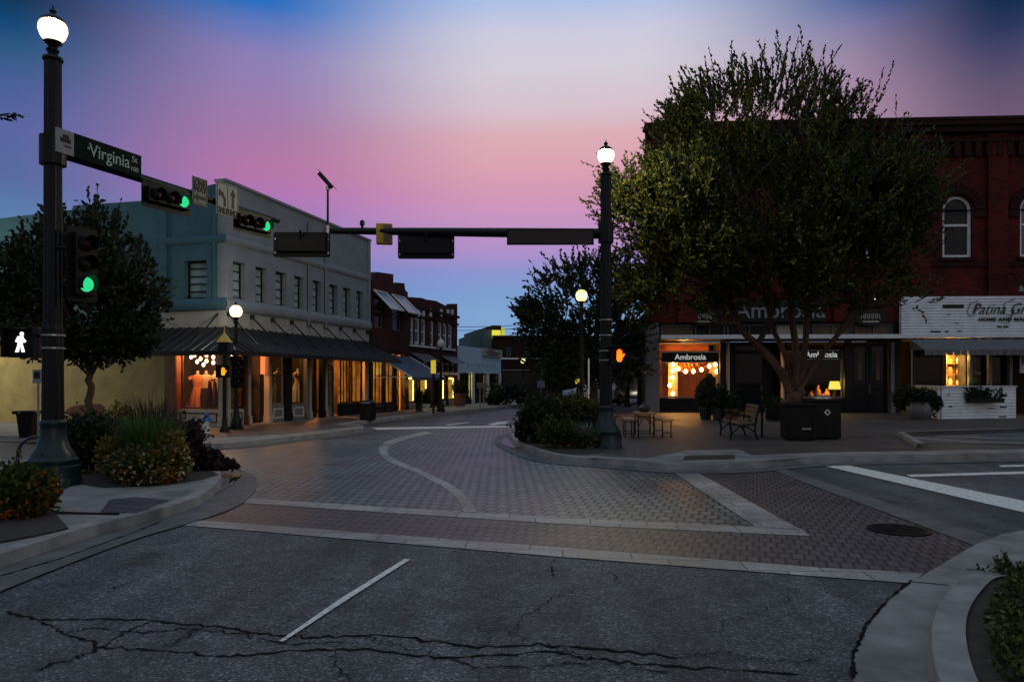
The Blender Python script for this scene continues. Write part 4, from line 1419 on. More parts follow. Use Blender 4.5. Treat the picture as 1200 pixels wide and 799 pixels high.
point_light('shop_light', FL.w(X(338), 2.5, 2.7), 48, (1, .45, .14), .2)
point_light('shop_light', FL.w(X(352), 1.1, 2.6), 72, (1, .42, .10), .15)
point_light('shop_light', FL.w(X(415), 1.6, 2.3), 360, (1, .32, .06), .15)
for k, (px, m, m2) in enumerate(((326, 'dress_cream', 'dress_cream'), (349, 'dress_cream', 'paper'))):
    dress_form(FL.w(X(px, .8), .8, zs3 - .2), m, m2, FL.rot, ['mannequin in a pale gown in the dim window past the first door', 'mannequin in pale clothes in the amber lit window'][k])

# ---------------------------------------------------------------- two brick shops up the street
def string_bulbs(parent, pts, m='bulb_gold', r=.035):
    for p in pts:
        MB().lathe([(.015, r), (r, 0), (.015, -r)], p, 8).build('bulb', m, parent, smooth=True)


xa, xb = X(435.5), X(478)
b1 = thing('brick_shop', 'dark red brick shop with propped shutters and a blue canvas awning', 'building', FL.w(xa, 0, 0), FL.rot)
L1 = xb - xa
fx = lambda px: X(px) - xa
fz = lambda px, py: FL.z(px, py)
par = [(0, fz(436, 327)), (fx(442), fz(443, 319)), (fx(461), fz(452, 318.5)), (fx(461), fz(461, 333)), (fx(465), fz(465, 331)), (fx(474), fz(474, 332)), (fx(475), fz(475, 340)), (L1, fz(476, 342))]
zh1 = fz(440, 413)
hz0, hz1 = fz(448, 385), fz(448, 345)
hs = [(fx(439), fx(451), hz0, hz1), (fx(460), fx(472), hz0, hz1)]
mb = MB().wall(0, L1, zh1, par[-1][1] - .01, 0, .35, hs)
mb.prism([(0, par[-1][1] - .01)] + par + [(L1, par[-1][1] - .01)], 0, .35)
mb.build('wall', 'brick_far', b1)
for h in hs:
    wf = window(b1, FL, *h, frame='grey_trim', w=.08, bars_z=(.5,), depth=.2)
    # propped shutter
    zt = h[3]
    s_ = MB()
    dx = .1
    q = [(h[0] - dx, -.9, zt - .75), (h[1] + dx, -.9, zt - .75), (h[1] + dx, -.03, zt + .1), (h[0] - dx, -.03, zt + .1)]
    s_.face(q).face([(a, b, c - .03) for a, b, c in q][::-1])
    sh_ = s_.build('shutter', 'solar_blue', b1)
    MB().tube(q + [q[0]], .045, seg=6).build('shutter_frame', 'white_trim', sh_)
    MB().tube([(h[0], -.86, zt - .74), (h[0], -.02, zt - 1.0)], .02, seg=5).tube([(h[1], -.86, zt - .74), (h[1], -.02, zt - 1.0)], .02, seg=5).build('stay', 'black', sh_)
MB().box(-.02, L1, -.12, -.002, par[-1][1] - .6, par[-1][1] - .45).box(-.02, L1, -.1, -.003, zh1 - .0, zh1 + .16).build('cornice', 'brick_trim', b1)
MB().box(.0, L1, .36, 9, 0, par[-1][1] - .8).face([]) if False else None
MB().box(.02, L1 - .02, 3.0, 3.1, .1, zh1).box(.02, L1 - .02, .35, 3.0, zh1, zh1 + .1).box(.02, L1 - .02, .3, 3.0, .1, .13).box(.0, .1, .36, 3, .13, zh1).box(L1 - .1, L1, .36, 3, .13, zh1).build('inner_wall', 'warm_room', b1)
MB().box(.05, L1 - .05, .36, 10, zh1 + .2, par[-1][1] - .5).build('upper_block', 'brick_dark', b1)
zsl = fz(450, 473)
shop_window(b1, FL, fx(437), fx(450.5), zsl, zh1 - .05, 'dark_paint', w=.07, bars_z=(fz(450, 440),), bars_x=(fx(441.5), fx(446)))
shop_window(b1, FL, fx(452), fx(462.5), zsl, zh1 - .05, 'dark_paint', w=.07, bars_z=(fz(450, 440),), bars_x=(fx(457),))
bulkhead(b1, fx(437), fx(462.5), SW, zsl - .01, 'dark_paint', 'grey_trim')
shop_door(b1, fx(465), fx(474), SW, 2.5, zh1 - .05, 'dark_paint', y=.3)
for a, b in ((435.7, 436.8), (450.7, 451.8), (462.8, 464.8), (474.5, 477.8)):
    post(b1, fx(a), fx(b), SW, zh1 - .01, 'dark_paint')
MB().box(fx(437.5), fx(450), .15, .17, fz(450, 439), zh1 - .09).build('curtain', 'curtain_gold', b1)
MB().box(fx(437.5), fx(450), .15, .17, zsl + .06, fz(450, 443)).build('curtain', 'curtain_amber', b1)
MB().box(fx(453), fx(462), .15, .17, zsl + .06, zh1 - .09).build('curtain', 'curtain_amber', b1)
point_light('shop_light', FL.w(xa + fx(439.5), .24, zh1 - .4), 26, (1, .42, .07), .05)
point_light('shop_light', FL.w(xa + fx(446), .24, zh1 - .4), 26, (1, .42, .07), .05)
point_light('shop_light', FL.w(xa + fx(459), .24, zh1 - .7), 18, (1, .40, .07), .05)
# blue awning
ap, az0, az1 = 1.9, FL.z(460, 441.5, -1.9), fz(440, 415)
q = [(0.1, -ap, az0), (L1 + .1, -ap, az0), (L1 + .1, -.03, az1), (.1, -.03, az1)]
a1 = MB().face(q).face([(a, b, c - .02) for a, b, c in q][::-1])
a1.face([(.1, -ap - .003, az0 - .14), (L1 + .1, -ap - .003, az0 - .14), (L1 + .1, -ap, az0), (.1, -ap, az0)])
ao = a1.build('awning', 'awning_blue', b1)
MB().tube([q[0], q[3]], .03, seg=6).tube([q[1], q[2]], .03, seg=6).tube([q[0], (q[0][0], -.03, az0)], .025, seg=6).build('awning_frame', 'white_trim', ao)
point_light('shop_light', b1.matrix_world @ Vector((0, 0, 0)) if False else FL.w(xa + fx(446), 1.5, zh1 - .35), 660, (1, .45, .08), .2)
point_light('shop_light', FL.w(xa + fx(456), 1.0, 1.7), 180, (1, .45, .1), .2)

# second brick shop
x2a, x2b = X(478.6), X(536)
L2 = x2b - x2a
gx = lambda px: X(px) - x2a
b2 = thing('brick_shop', 'dark red brick shop with paired tall white windows and gold fairy lights', 'building', FL.w(x2a, 0, 0), FL.rot)
zt2 = fz(530, 358)
zmid = fz(480, 438)
ZM = zmid
up = [(gx(a), gx(b), fz(495, 404), fz(495, 373)) for a, b in ((481, 485), (486, 492), (493.5, 499), (504.5, 508.5), (513.5, 518), (519, 524), (525, 530))]
tw = [(gx(a), gx(b), fz(490, 436), fz(490, 423)) for a, b in ((481, 487.5), (488.5, 495), (496, 502), (516, 521), (522, 527), (528, 532.5))]
pp = [(0, fz(479, 348)), (gx(494), fz(494, 349)), (gx(500), fz(500, 351)), (gx(511), fz(511, 352.5)), (gx(516), fz(516, 355)), (gx(522), fz(522, 358)), (gx(529.3), fz(529, 358)), (gx(529.6), fz(530, 356)), (L2, fz(536, 356))]
zbase = min(p[1] for p in pp) - .02
mb = MB().wall(0, L2, zmid, zbase, 0, .35, up + tw)
mb.prism([(0, zbase)] + pp + [(L2, zbase)], 0, .35)
mb.build('wall', 'brick_far', b2)
for h in up:
    window(b2, FL, *h, frame='white_trim', w=.13, bars_z=(.5,), depth=.12)
for h in tw:
    window(b2, FL, *h, frame='white_trim', w=.09, depth=.12)
MB().box(gx(479.5), gx(503.5), -.12, -.003, fz(490, 404) - .12, fz(490, 404) - .02).box(gx(504), gx(509), -.12, -.003, fz(490, 404) - .12, fz(490, 404) - .02).box(gx(512.5), gx(532), -.12, -.003, fz(490, 404) - .12, fz(490, 404) - .02).build('sill', 'white_trim', b2)
MB().box(gx(496), gx(503), -.12, -.003, zmid - .02, zmid + .12).box(gx(512.5), gx(535), -.12, -.003, zmid - .02, zmid + .12).build('belt_trim', 'white_trim', b2)
MB().box(-.02, L2 + .03, -.14, -.003, zbase - .5, zbase - .36).box(-.02, L2 + .03, -.09, -.004, zbase - .9, zbase - .8).build('cornice', 'brick_trim', b2)
for px in (489, 495, 503.5, 516, 524, 529):
    MB().box(gx(px) - .1, gx(px) + .1, -.1, -.005, fz(px, 372) + .05, fz(px, 372) + .45).build('keystone', 'white_trim', b2)
for a, b in ((480.5, 502.5), (515.5, 533)):
    q0, q1 = gx(a), gx(b)
    zz0, zz1 = fz(490, 424), fz(490, 414)
    m_ = MB()
    nn = 12
    for k in range(nn):
        u0, u1 = q0 + (q1 - q0) * k / nn, q0 + (q1 - q0) * (k + .5) / nn
        m_.face([(u0, -.8, zz0), (u1, -.8, zz0), (u1, -.02, zz1), (u0, -.02, zz1)])
    e_ = MB().face([(q0, -.79, zz0 - .006), (q1, -.79, zz0 - .006), (q1, -.015, zz1 - .006), (q0, -.015, zz1 - .006)]).build('awning', 'dark_paint', b2)
    m_.build('stripes', 'grey_trim', e_)
MB().box(.02, L2 - .02, 2.5, 2.6, .1, zmid).box(.02, L2 - .02, .36, 2.5, zmid - .0, zmid + .1).box(.0, .1, .36, 2.6, .13, zmid).box(L2 - .1, L2, .36, 2.6, .13, zmid).box(gx(508) - .3, gx(514), .36, 2.6, .13, zmid).build('inner_wall', 'warm_room', b2)
MB().box(.05, L2 - .05, .8, 10, zmid + .15, zbase - .4).box(L2 - .35, L2 - .0, .36, 10, 0, zbase - .01).build('upper_block', 'brick_dark', b2)
zs5 = fz(495, 471)
for a, b in ((479.5, 489), (493, 503.5), (516.5, 523.5), (525.5, 535)):
    shop_window(b2, FL, gx(a), gx(b), zs5, zmid - .06, 'dark_paint', w=.07)
    bulkhead(b2, gx(a), gx(b), SW, zs5 - .01, 'grey_trim', 'white_trim')
    n = 9
    MB().box(gx(a) + .09, gx(b) - .09, .16, .18, zs5 + .06, zmid - .11).build('curtain', 'curtain_gold', b2)
    string_bulbs(b2, [(gx(b) - .25, .12, zs5 + .15 + (zmid - zs5 - .4) * k / n) for k in range(n + 1)] + [(gx(a) + .25 + (gx(b) - gx(a) - .6) * k / 3, .12, zmid - .22) for k in range(3)])
    point_light('shop_light', FL.w(x2a + gx(a) + (gx(b) - gx(a)) * .5, -.25, zmid - .5), 5, (1, .5, .07), .15)
for a, b in ((489.3, 490.3), (491.7, 492.7), (503.8, 505), (515, 516.2), (524, 525.2), (535.2, 536)):
    post(b2, gx(a), gx(b), SW, zmid - .03, 'dark_paint')
MB().box(gx(490.5), gx(491.5), .3, .36, SW, zmid - .1).box(gx(505), gx(515), .34, .4, SW, zmid - .06).build('door', 'brown_wood', b2)

# ---------------------------------------------------------------- white garage shop and the buildings that close the street
x3a, x3b = X(537), X(587)
L3 = x3b - x3a
hx = lambda px: X(px) - x3a
b3 = thing('white_shop', 'single storey white fronted shop with a board on its parapet', 'building', FL.w(x3a, 0, 0), FL.rot)
zt3, zl3 = fz(540, 405), fz(560, 437)
mb = MB().box(0, L3, 0, .3, zl3, zt3)
mb.build('fascia', 'pale_blue_boards', b3)
text('AUTOMATIC', .26, 'grey_trim', b3, (L3 * .52, -.01, zl3 + (zt3 - zl3) * .3), spacing=3.2, sx=1.5)
MB().box(0, L3, .31, 12, zt3 - .5, zt3 - .4).build('roof', 'grey_trim', b3)
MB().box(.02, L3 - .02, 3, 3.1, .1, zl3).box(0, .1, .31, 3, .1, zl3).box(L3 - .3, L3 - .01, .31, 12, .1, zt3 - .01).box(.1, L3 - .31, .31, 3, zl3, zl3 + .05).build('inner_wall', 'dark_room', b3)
for a, b in ((537, 538.2), (553.5, 556), (570.5, 573), (585, 587)):
    MB().box(hx(a), hx(b), -.03, .25, .1, zl3 - .003).build('post', 'white_trim', b3)
for a, b in ((538.5, 553), (556.5, 570), (573.5, 584.5)):
    shop_window(b3, FL, hx(a), hx(b), .5, zl3 - .02, 'dark_paint', w=.09, bars_x=((hx(a) + hx(b)) / 2,))
    bulkhead(b3, hx(a), hx(b), .1, .49, 'dark_paint', 'dark_paint')
MB().box(hx(565), hx(586.5), -.14, -.02, fz(575, 417.5), fz(575, 409)).build('sign_board', 'cream_paint', b3)
mm = MB()
for k, (a, b, zz) in enumerate(((570, 577, .72), (567, 583, .42), (569, 582, .15))):
    z0_, z1_ = fz(575, 417.5), fz(575, 409)
    mm.box(hx(a), hx(b), -.15, -.143, z0_ + (z1_ - z0_) * zz, z0_ + (z1_ - z0_) * (zz + .15))
mm.build('sign_lines', 'dark_paint', b3)
point_light('shop_light', FL.w(x3a + hx(546), 1.2, min(2.2, zl3 - .3)), 108, (1, .75, .15), .2)
gl = MB()
for k in range(14):
    gl.box(hx(540 + (k % 5) * 2.3), hx(541.2 + (k % 5) * 2.3), 1.6, 1.7, .8 + (k // 5) * .8, 1.2 + (k // 5) * .8)
gl.build('shelf_goods', emis('goods_added_glow', (1, .75, .2), .5), b3)  # goods glow by themselves; the shop light is put into their material

FB = Facade(AT(578, 445, 62.0), 0.02)
b4 = thing('brick_block', 'dark brick building closing the street, two pale windows upstairs', 'building', FB.P0, FB.rot)
L4 = FB.x(700)
z4 = FB.z(600, 394.5)
h4 = [(FB.x(a), FB.x(b), FB.z(600, 417), FB.z(600, 406)) for a, b in ((593.5, 599), (616, 621.5), (638, 643.5))]
MB().wall(0, L4, 0, z4, 0, .4, h4).box(.1, L4 - .1, .5, 12, 0, z4 - .5).build('wall', 'brick_dark', b4)
for h in h4:
    window(b4, FB, *h, frame='teal_stucco', w=.12, bars_z=(.5,), depth=.15)
MB().box(-.1, L4, -.2, -.002, z4 - .1, z4 + .1).build('coping', 'brick_trim', b4)
MB().box(FB.x(587), L4, -.15, -.003, FB.z(600, 421), FB.z(600, 419.3)).build('string_course', 'white_trim', b4)
MB().box(FB.x(588), L4, -.12, -.003, FB.z(600, 434), FB.z(600, 433)).build('string_course', 'grey_trim', b4)
MB().box(FB.x(590), FB.x(640), -.06, -.004, .1, FB.z(600, 436)).build('shop_front', 'dark_paint', b4)
text('STUDIO', .7, 'grey_trim', b4, (FB.x(609), -.09, FB.z(609, 447.5))) if False else None

FG = Facade(AT(550, 445, 66.0), 0.25)
b5 = thing('stepped_block', 'grey stepped rooftop block rising behind the white shop', 'building', FG.P0, FG.rot)
MB().box(FG.x(551), FG.x(562.5), 0, 6, 0, FG.z(556, 393)).box(FG.x(562.5) + .01, FG.x(577), .3, 8, 0, FG.z(570, 385.5)).build('wall', mat('slate_render', (.07, .11, .13), .85), b5)
MB().box(FG.x(577) + .02, FG.x(588), .2, 5, 0, FG.z(583, 381)).build('chimney', 'brick_dark', b5)
MB().box(FG.x(576) + .02, FG.x(586), -.25, -.05, FG.z(580, 396), FG.z(580, 387)).build('lit_panel', emis('lit_panel', (.85, .8, .08), .9), b5)  # glowing panel put in for floodlight falling on the wall
MB().box(FG.x(588.3), FG.x(592), .2, .4, FG.z(590, 394), FG.z(590, 384)).build('lit_panel', emis('added_wall_glow_b', (.8, .8, .05), .7), b5)  # narrow strip of the same floodlit wall, its light added as glow

# overhead wires
for k, (ya, yb) in enumerate(((386, 379), (381, 376))):
    p0, p1 = FL.w(x2b - .1, 2, FL.z(536, ya)), AT(650, yb, 61.5)
    mid = (p0 + p1) / 2 - Vector((0, 0, .25))
    o = MB().tube([p0, p0.lerp(mid, .5) - Vector((0, 0, .05)), mid, mid.lerp(p1, .5) - Vector((0, 0, .05)), p1], .02, seg=5).build('overhead_wire', 'black')
    tag(o, ['lower thin wire strung from the brick shop past the rooftop block', 'upper thin wire strung from the brick shop past the rooftop block'][k], 'wire', 'overhead wires')

# ---------------------------------------------------------------- right-hand brick block
R0 = G(768, 483, SW)
R1 = AT(1200, 445, 32.2)
FR = Facade(R0, math.atan2(R1.y - R0.y, R1.x - R0.x))
rb = thing('brick_hall', 'large two storey red brick hall with arched windows over a dark shop front', 'building', FR.P0, FR.rot)
rx = FR.x
rz = FR.z
LR = 26.0
x0r = rx(757)
ztr = rz(980, 146)
zfl = rz(900, 378)       # top of transom band
# arched windows
aw_px = [850, 941, 1032, 1122, 1213, 1304]
az0, azs = rz(1122, 302), rz(1122, 246)
ahw = (rx(1140) - rx(1105)) / 2
arch_r = ahw
acx = [rx(p) for p in aw_px]
holes = [(c - ahw, c + ahw, az0, azs) for c in acx]
mb = MB().wall(x0r, LR, zfl, azs, 0, .4, holes)
zsp = azs + arch_r + .01
xs = [x0r]
for c in acx:
    # spandrels round each arch
    n = 14
    arc = [(c + arch_r * math.cos(t), azs + arch_r * math.sin(t)) for t in [math.pi * k / n for k in range(n + 1)]]
    for (xa_, za_), (xb_, zb_) in zip(arc, arc[1:]):
        mb.face([(xb_, 0, zb_), (xa_, 0, za_), (xa_, 0, zsp), (xb_, 0, zsp)])
        mb.face([(xa_, 0, za_), (xb_, 0, zb_), (xb_, .4, zb_), (xa_, .4, za_)])
edges = [x0r] + sum([[c - ahw, c + ahw] for c in acx], []) + [LR]
for a, b in zip(edges[::2], edges[1::2]):
    mb.face([(a, 0, azs), (b, 0, azs), (b, 0, zsp), (a, 0, zsp)])
mb.wall(x0r, LR, zsp, ztr, 0, .4)
mb.face([(x0r, 0, azs), (x0r, 0, zsp), (x0r, .4, zsp), (x0r, .4, azs)])
mb.build('wall', 'brick', rb)
MB().box(x0r + 6, LR, .45, 14, zfl, ztr - .4).box(x0r + .45, x0r + 6, .46, 1.2, zfl, ztr - .41).build('upper_block', 'brick_dark', rb)
for c in acx:
    fr = MB()
    n = 16
    w = .09
    for (ro, ri) in ((arch_r - .01, arch_r - .14),):
        arc = [(math.cos(t), math.sin(t)) for t in [math.pi * k / n for k in range(n + 1)]]
        for (ca, sa), (cb_, sb) in zip(arc, arc[1:]):
            fr.prism([(c + ro * ca, azs + ro * sa), (c + ro * cb_, azs + ro * sb), (c + ri * cb_, azs + ri * sb), (c + ri * ca, azs + ri * sa)], .12, .2)
    fr.box(c - arch_r + .01, c - arch_r + .14, .12, .2, az0 + .01, azs).box(c + arch_r - .14, c + arch_r - .01, .12, .2, az0 + .01, azs)
    fr.box(c - arch_r + .14, c + arch_r - .14, .12, .2, az0 + .01, az0 + .14).box(c - arch_r + .14, c + arch_r - .14, .13, .19, (az0 + azs) / 2 + .35, (az0 + azs) / 2 + .45)
    wf = fr.build('window', 'white_trim', rb)
    pts = [(c - arch_r + .05, az0 + .05), (c + arch_r - .05, az0 + .05)] + [(c + (arch_r - .05) * math.cos(t), azs + (arch_r - .05) * math.sin(t)) for t in [math.pi * k / n for k in range(n + 1)]]
    MB().prism(pts, .21, .22).build('pane', 'win_glass', wf)
    # brick hood
    hd = MB()
    ro, ri = arch_r + .42, arch_r + .06
    for k in range(13):
        t0, t1 = math.pi * k / 13 + .015, math.pi * (k + 1) / 13 - .015
        e_ = .05 if k != 6 else .14
        hd.prism([(c + (ro + e_) * math.cos(t0), azs + (ro + e_) * math.sin(t0)), (c + (ro + e_) * math.cos(t1), azs + (ro + e_) * math.sin(t1)), (c + ri * math.cos(t1), azs + ri * math.sin(t1)), (c + ri * math.cos(t0), azs + ri * math.sin(t0))], -.1, -.002)
    hd.box(c - ro - .1, c - arch_r - .06, -.1, -.003, azs - .35, azs - .03).box(c + arch_r + .06, c + ro + .1, -.1, -.003, azs - .35, azs - .03)
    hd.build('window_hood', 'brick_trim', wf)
    MB().box(c - arch_r - .15, c + arch_r + .15, -.12, .12, az0 - .14, az0 + .005).build('sill', 'brick_trim', wf)
mb = MB()
for a, b in zip(edges[::2], edges[1::2]):
    mb.box(a + .5, b - .5, -.07, -.002, azs - .32, azs - .06)
mb.box(x0r, LR, -.08, -.0025, az0 - .4, az0 - .24)
mb.build('string_course', 'brick_trim', rb)
# pilasters and corbel table
zc0, zc1 = rz(1130, 184), rz(1130, 168)
pil = MB()
cx = [rx(805), rx(896), rx(987), rx(1077), rx(1167.5), rx(1258)]
for c in [x0r + .45] + cx:
    pil.box(c - .42, c + .42, -.16, -.003, zfl + .02, ztr - .5)
pil.build('pilaster', 'brick', rb)
cor = MB()
k = x0r + .2
while k < LR:
    cor.box(k, k + .26, -.2, -.004, zc0, zc1)
    k += .46
cor.box(x0r, LR, -.22, -.002, zc1, zc1 + .18)
cor.box(x0r - .04, LR, -.34, -.0015, ztr - .52, ztr - .26)
cor.box(x0r - .08, LR, -.46, -.001, ztr - .26, ztr - .04)
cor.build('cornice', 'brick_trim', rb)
MB().box(x0r - .1, LR, -.5, .5, ztr - .04, ztr + .08).build('coping', 'brick_trim', rb)
sk = math.tan(S_ANG + FR.rot) + .03
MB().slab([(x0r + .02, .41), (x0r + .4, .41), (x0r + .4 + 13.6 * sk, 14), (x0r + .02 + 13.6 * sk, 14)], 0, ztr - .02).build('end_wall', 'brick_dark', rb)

# shop front of the hall
zsh = rz(900, 405)        # underside of canopy
xsr = rx(1050)
MB().box(x0r, rx(772), -.12, .4, .1, zfl).build('pier', 'grey_trim', rb)
MB().wall(rx(772), xsr, zsh + .2, zfl, .05, .35, [(rx(a), rx(b), zsh + .42, zfl - .08) for a, b in ((775, 812), (815, 850), (853, 905), (910, 950), (953, 1000), (1003, 1047))]).build('transom_wall', 'dark_paint', rb)
for a, b, m_ in ((775, 812, 'old_wood'), (815, 850, 'dark_paint'), (853, 905, 'dark_paint'), (910, 950, 'cream_paint'), (953, 1000, 'old_wood'), (1003, 1047, 'old_wood')):
    fr = MB().frame(rx(a), rx(b), zsh + .42, zfl - .08, .1, .16, .05, bars_x=((rx(a) + rx(b)) / 2,)).build('transom', 'grey_trim', rb)
    MB().box(rx(a) + .03, rx(b) - .03, .165, .175, zsh + .45, zfl - .11).build('pane', m_, fr)
# canopy
cz = rz(900, 397, -.9)
can = MB().box(rx(771), xsr + .2, -1.0, .04, cz - .02, cz + .1).build('canopy', 'black', rb)
MB().box(rx(771) - .02, xsr + .22, -1.06, -1.003, cz - .0, cz + .18).build('canopy_edge', 'white_trim', can)
# sign fascia over the transom
zs_a, zs_b = rz(905, 379), rz(905, 352)
MB().box(rx(858), rx(965), -.24, -.165, zfl + .03, zs_b).build('name_board', 'dark_paint', rb)
text('Ambrosia', (zs_b - zs_a) * .98, 'sign_white', rb, (rx(912), -.27, (zs_a + zs_b) / 2 + .02), depth=.02, bold=.006)
for px in (826, 1019):
    cxm, czm = rx(px), rz(px, 371)
    em = MB().prism([(cxm + .75 * math.cos(t), czm + .42 * math.sin(t)) for t in [2 * math.pi * k / 28 for k in range(28)]], -.1, -.004).build('oval_sign', 'dark_paint', rb)
    sc = MB()
    for k in range(5):
        sx_ = cxm + (k - 2) * .17
        sc.tube([(sx_ - .07, -.115, czm - .1), (sx_ - .05, -.115, czm + .12), (sx_ + .05, -.115, czm + .1), (sx_ + .02, -.115, czm - .05), (sx_ + .09, -.115, czm - .12)], .022, seg=5)
    sc.box(cxm - .36, cxm + .36, -.118, -.102, czm - .26, czm - .2)
    sc.build('scroll', 'cream_paint', em)
    lp = MB().tube([(cxm, -.0, czm + 1.1), (cxm, -.35, czm + 1.15), (cxm, -.55, czm + 1.05), (cxm, -.58, czm + .85)], .025, seg=7).build('sign_lamp', 'grey_trim', rb)
    MB().lathe([(.04, .12), (.07, .06), (.26, -.06), (.25, -.07), (.05, .04)], (cxm, -.58, czm + .78), 16).build('lamp_shade', 'white_trim', lp, smooth=True)
    MB().lathe([(.05, .03), (.06, -.01), (.02, -.05)], (cxm, -.58, czm + .76), 10).build('lamp_bulb', emis('sign_bulb', (.9, .95, .7), 8.0), lp)
# room
ZR = zsh + .15
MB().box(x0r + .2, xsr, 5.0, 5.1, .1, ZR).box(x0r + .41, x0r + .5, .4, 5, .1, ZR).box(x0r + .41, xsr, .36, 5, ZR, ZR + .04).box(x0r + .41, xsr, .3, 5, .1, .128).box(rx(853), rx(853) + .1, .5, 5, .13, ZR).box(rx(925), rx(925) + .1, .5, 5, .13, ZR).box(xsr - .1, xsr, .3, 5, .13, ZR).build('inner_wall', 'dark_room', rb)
zw0, zw1 = rz(810, 466), rz(810, 411)
shop_window(rb, FR, rx(775), rx(843), zw0, zw1, 'grey_trim', w=.07)
bulkhead(rb, rx(773), rx(850), SW, zw0 - .01, 'dark_paint', 'black')
ztb0, ztb1 = rz(810, 424), rz(810, 413)
tb = MB().box(rx(775.5), rx(842.5), .0, .03, ztb0, ztb1).build('glass_sign', 'dark_paint', rb)
MB().box(rx(775.5), rx(842.5), -.015, .0, ztb0 - .03, ztb0 - .001).box(rx(775.5), rx(842.5), -.015, .0, ztb1 + .001, ztb1 + .03).build('trim', 'white_trim', tb)
text('Ambrosia', .36, 'letter_added_glow', tb, (rx(809), -.01, (ztb0 + ztb1) / 2), bold=.004)
post(rb, rx(844), rx(851), SW, zsh + .18, 'dark_paint')
post(rb, rx(852), rx(854.5), SW, zsh + .18, 'cream_paint', y0=-.1)
shop_door(rb, rx(868), rx(905), SW, 2.9, zsh + .1, 'dark_paint', y=1.2)
MB().box(rx(856), rx(868), 1.2, 1.26, SW, zsh + .1).box(rx(905), rx(916), 1.2, 1.26, SW, zsh + .1).build('door_side', 'dark_paint', rb)
post(rb, rx(916.5), rx(918.5), SW, zsh + .18, 'cream_paint', y0=-.1)
shop_window(rb, FR, rx(922), rx(988), zw0, zw1, 'grey_trim', w=.07)
bulkhead(rb, rx(920), rx(990), SW, zw0 - .01, 'dark_paint', 'black')
tb = MB().box(rx(940), rx(987), .0, .03, ztb0 + .1, ztb1 + .1).build('glass_sign', 'dark_paint', rb)
MB().box(rx(942), rx(983), -.015, -.001, ztb0 + .11, ztb0 + .13).box(rx(942), rx(983), -.015, -.001, ztb1 + .07, ztb1 + .095).build('trim', 'white_trim', tb)
text('Ambrosia', .36, 'letter_added_glow', tb, (rx(962.5), -.01, (ztb0 + ztb1) / 2 + .1), bold=.004)
post(rb, rx(990), rx(998), SW, zsh + .18, 'dark_paint')
d = MB()
for a, b in ((1000, 1021), (1021.6, 1042.5)):
    d.frame(rx(a), rx(b), SW, zsh + .1, .25, .32, .14, [1.3], bw=.12)
dd = d.build('double_door', 'dark_paint', rb)
for a, b in ((1000, 1021), (1021.6, 1042.5)):
    MB().box(rx(a) + .1, rx(b) - .1, .28, .29, SW + .1, zsh).build('pane', 'win_glass', dd)
    MB().box(rx(a) + .3, rx(b) - .3, .268, .279, 1.6, 2.9).build('poster', 'old_wood', dd)
MB().tube([(rx(1021), .2, 1.0), (rx(1021), .2, 1.4)], .02).build('handle', 'steel', dd)
post(rb, rx(1043.5), rx(1047.5), SW, zsh + .18, 'grey_trim', y0=-.06)
MB().box(rx(1048), rx(1053), -.05, .3, SW, zsh + .18).build('pier', 'dark_paint', rb)

# lit window dressing of the hall
sl_ = thing('string_lights', 'warm string of large bulbs swagged across the first shop window of the brick hall', 'string lights', FR.w(rx(776), .9, 0), FR.rot)
ox = rx(776)
bp = []
for px, py in ((788.5, 427), (788.5, 434), (788, 442), (785, 451.5), (788.5, 461), (795, 432), (803.5, 435), (812.5, 435), (822, 433), (831, 429), (838, 427), (840, 435)):
    x, z = FR.at(px, py, .9)
    bp.append((x - ox, 0, z))
for p in bp:
    MB().lathe([(.03, .1), (.085, .02), (.09, -.03), (.03, -.1)], p, 10).build('bulb', 'bulb', sl_, smooth=True)
MB().tube([bp[0]] + [bp[k] for k in (5, 6, 7, 8, 9, 10)], .012, seg=5).tube(bp[:5], .012, seg=5).build('cord', 'black', sl_)
for px, label in ((788, 'lit timber column at the start of the first shop window of the brick hall'), (837, 'lit timber column at the far end of the first shop window of the brick hall')):
    x = rx(px, 1.2)
    t = thing('display_column', label, 'column', FR.w(x, 1.2, .13), FR.rot)
    MB().box(-.22, .22, -.12, .12, .0, zw1 - .2).build('shaft', 'wood', t, bevel=.01)
    MB().box(-.27, .27, -.16, .16, zw1 - .45, zw1 - .3).build('capital', 'wood', t)
MB().box(rx(775), rx(845), 2.6, 2.65, .13, ZR).build('display_screen', 'red_room', rb)
tf = thing('dried_flowers', 'red and orange dried flowers swagged across the bulb lit shop window', 'flowers', FR.w(rx(815), 1.4, zw1 - .7), FR.rot)
q = ell_points([(0, 0, 0, 1.0, .3, .3, 1)], 500)
np_quads('petals', leaf_quads(q, rng.normal(size=q.shape), .1, .04), 'petal_orange', tf)
MB().tube([(-1, 0, .3), (0, 0, .1), (1, 0, .3)], .02).build('cord', 'bark', tf)
point_light('shop_light', FR.w(rx(806), .75, zw1 - .4), 360, (1, .36, .08), .15)
point_light('shop_light', FR.w(rx(790), .55, zw0 + .8), 132, (1, .42, .1), .12)
tl = thing('table_lamp', 'small table lamp with glowing yellow shade in the second shop window of the brick hall', 'lamp', FR.w(rx(978, .8), .8, zw0 - .2), FR.rot)
MB().lathe([(.12, 0), (.13, .04), (.04, .08), (.09, .25), (.1, .35), (.03, .5), (.02, .62)], seg=14).build('base', 'brown_wood', tl, smooth=True)
MB().lathe([(.27, .58), (.2, .95)], seg=20).build('lamp_shade', 'shade', tl, smooth=True)
MB().box(rx(945), rx(986), .5, 1.2, .13, zw0 - .21).build('display_plinth', 'warm_room', rb)
point_light('shop_light', FR.w(rx(976), .5, zw0 + .7), 54, (1, .5, .1), .12)
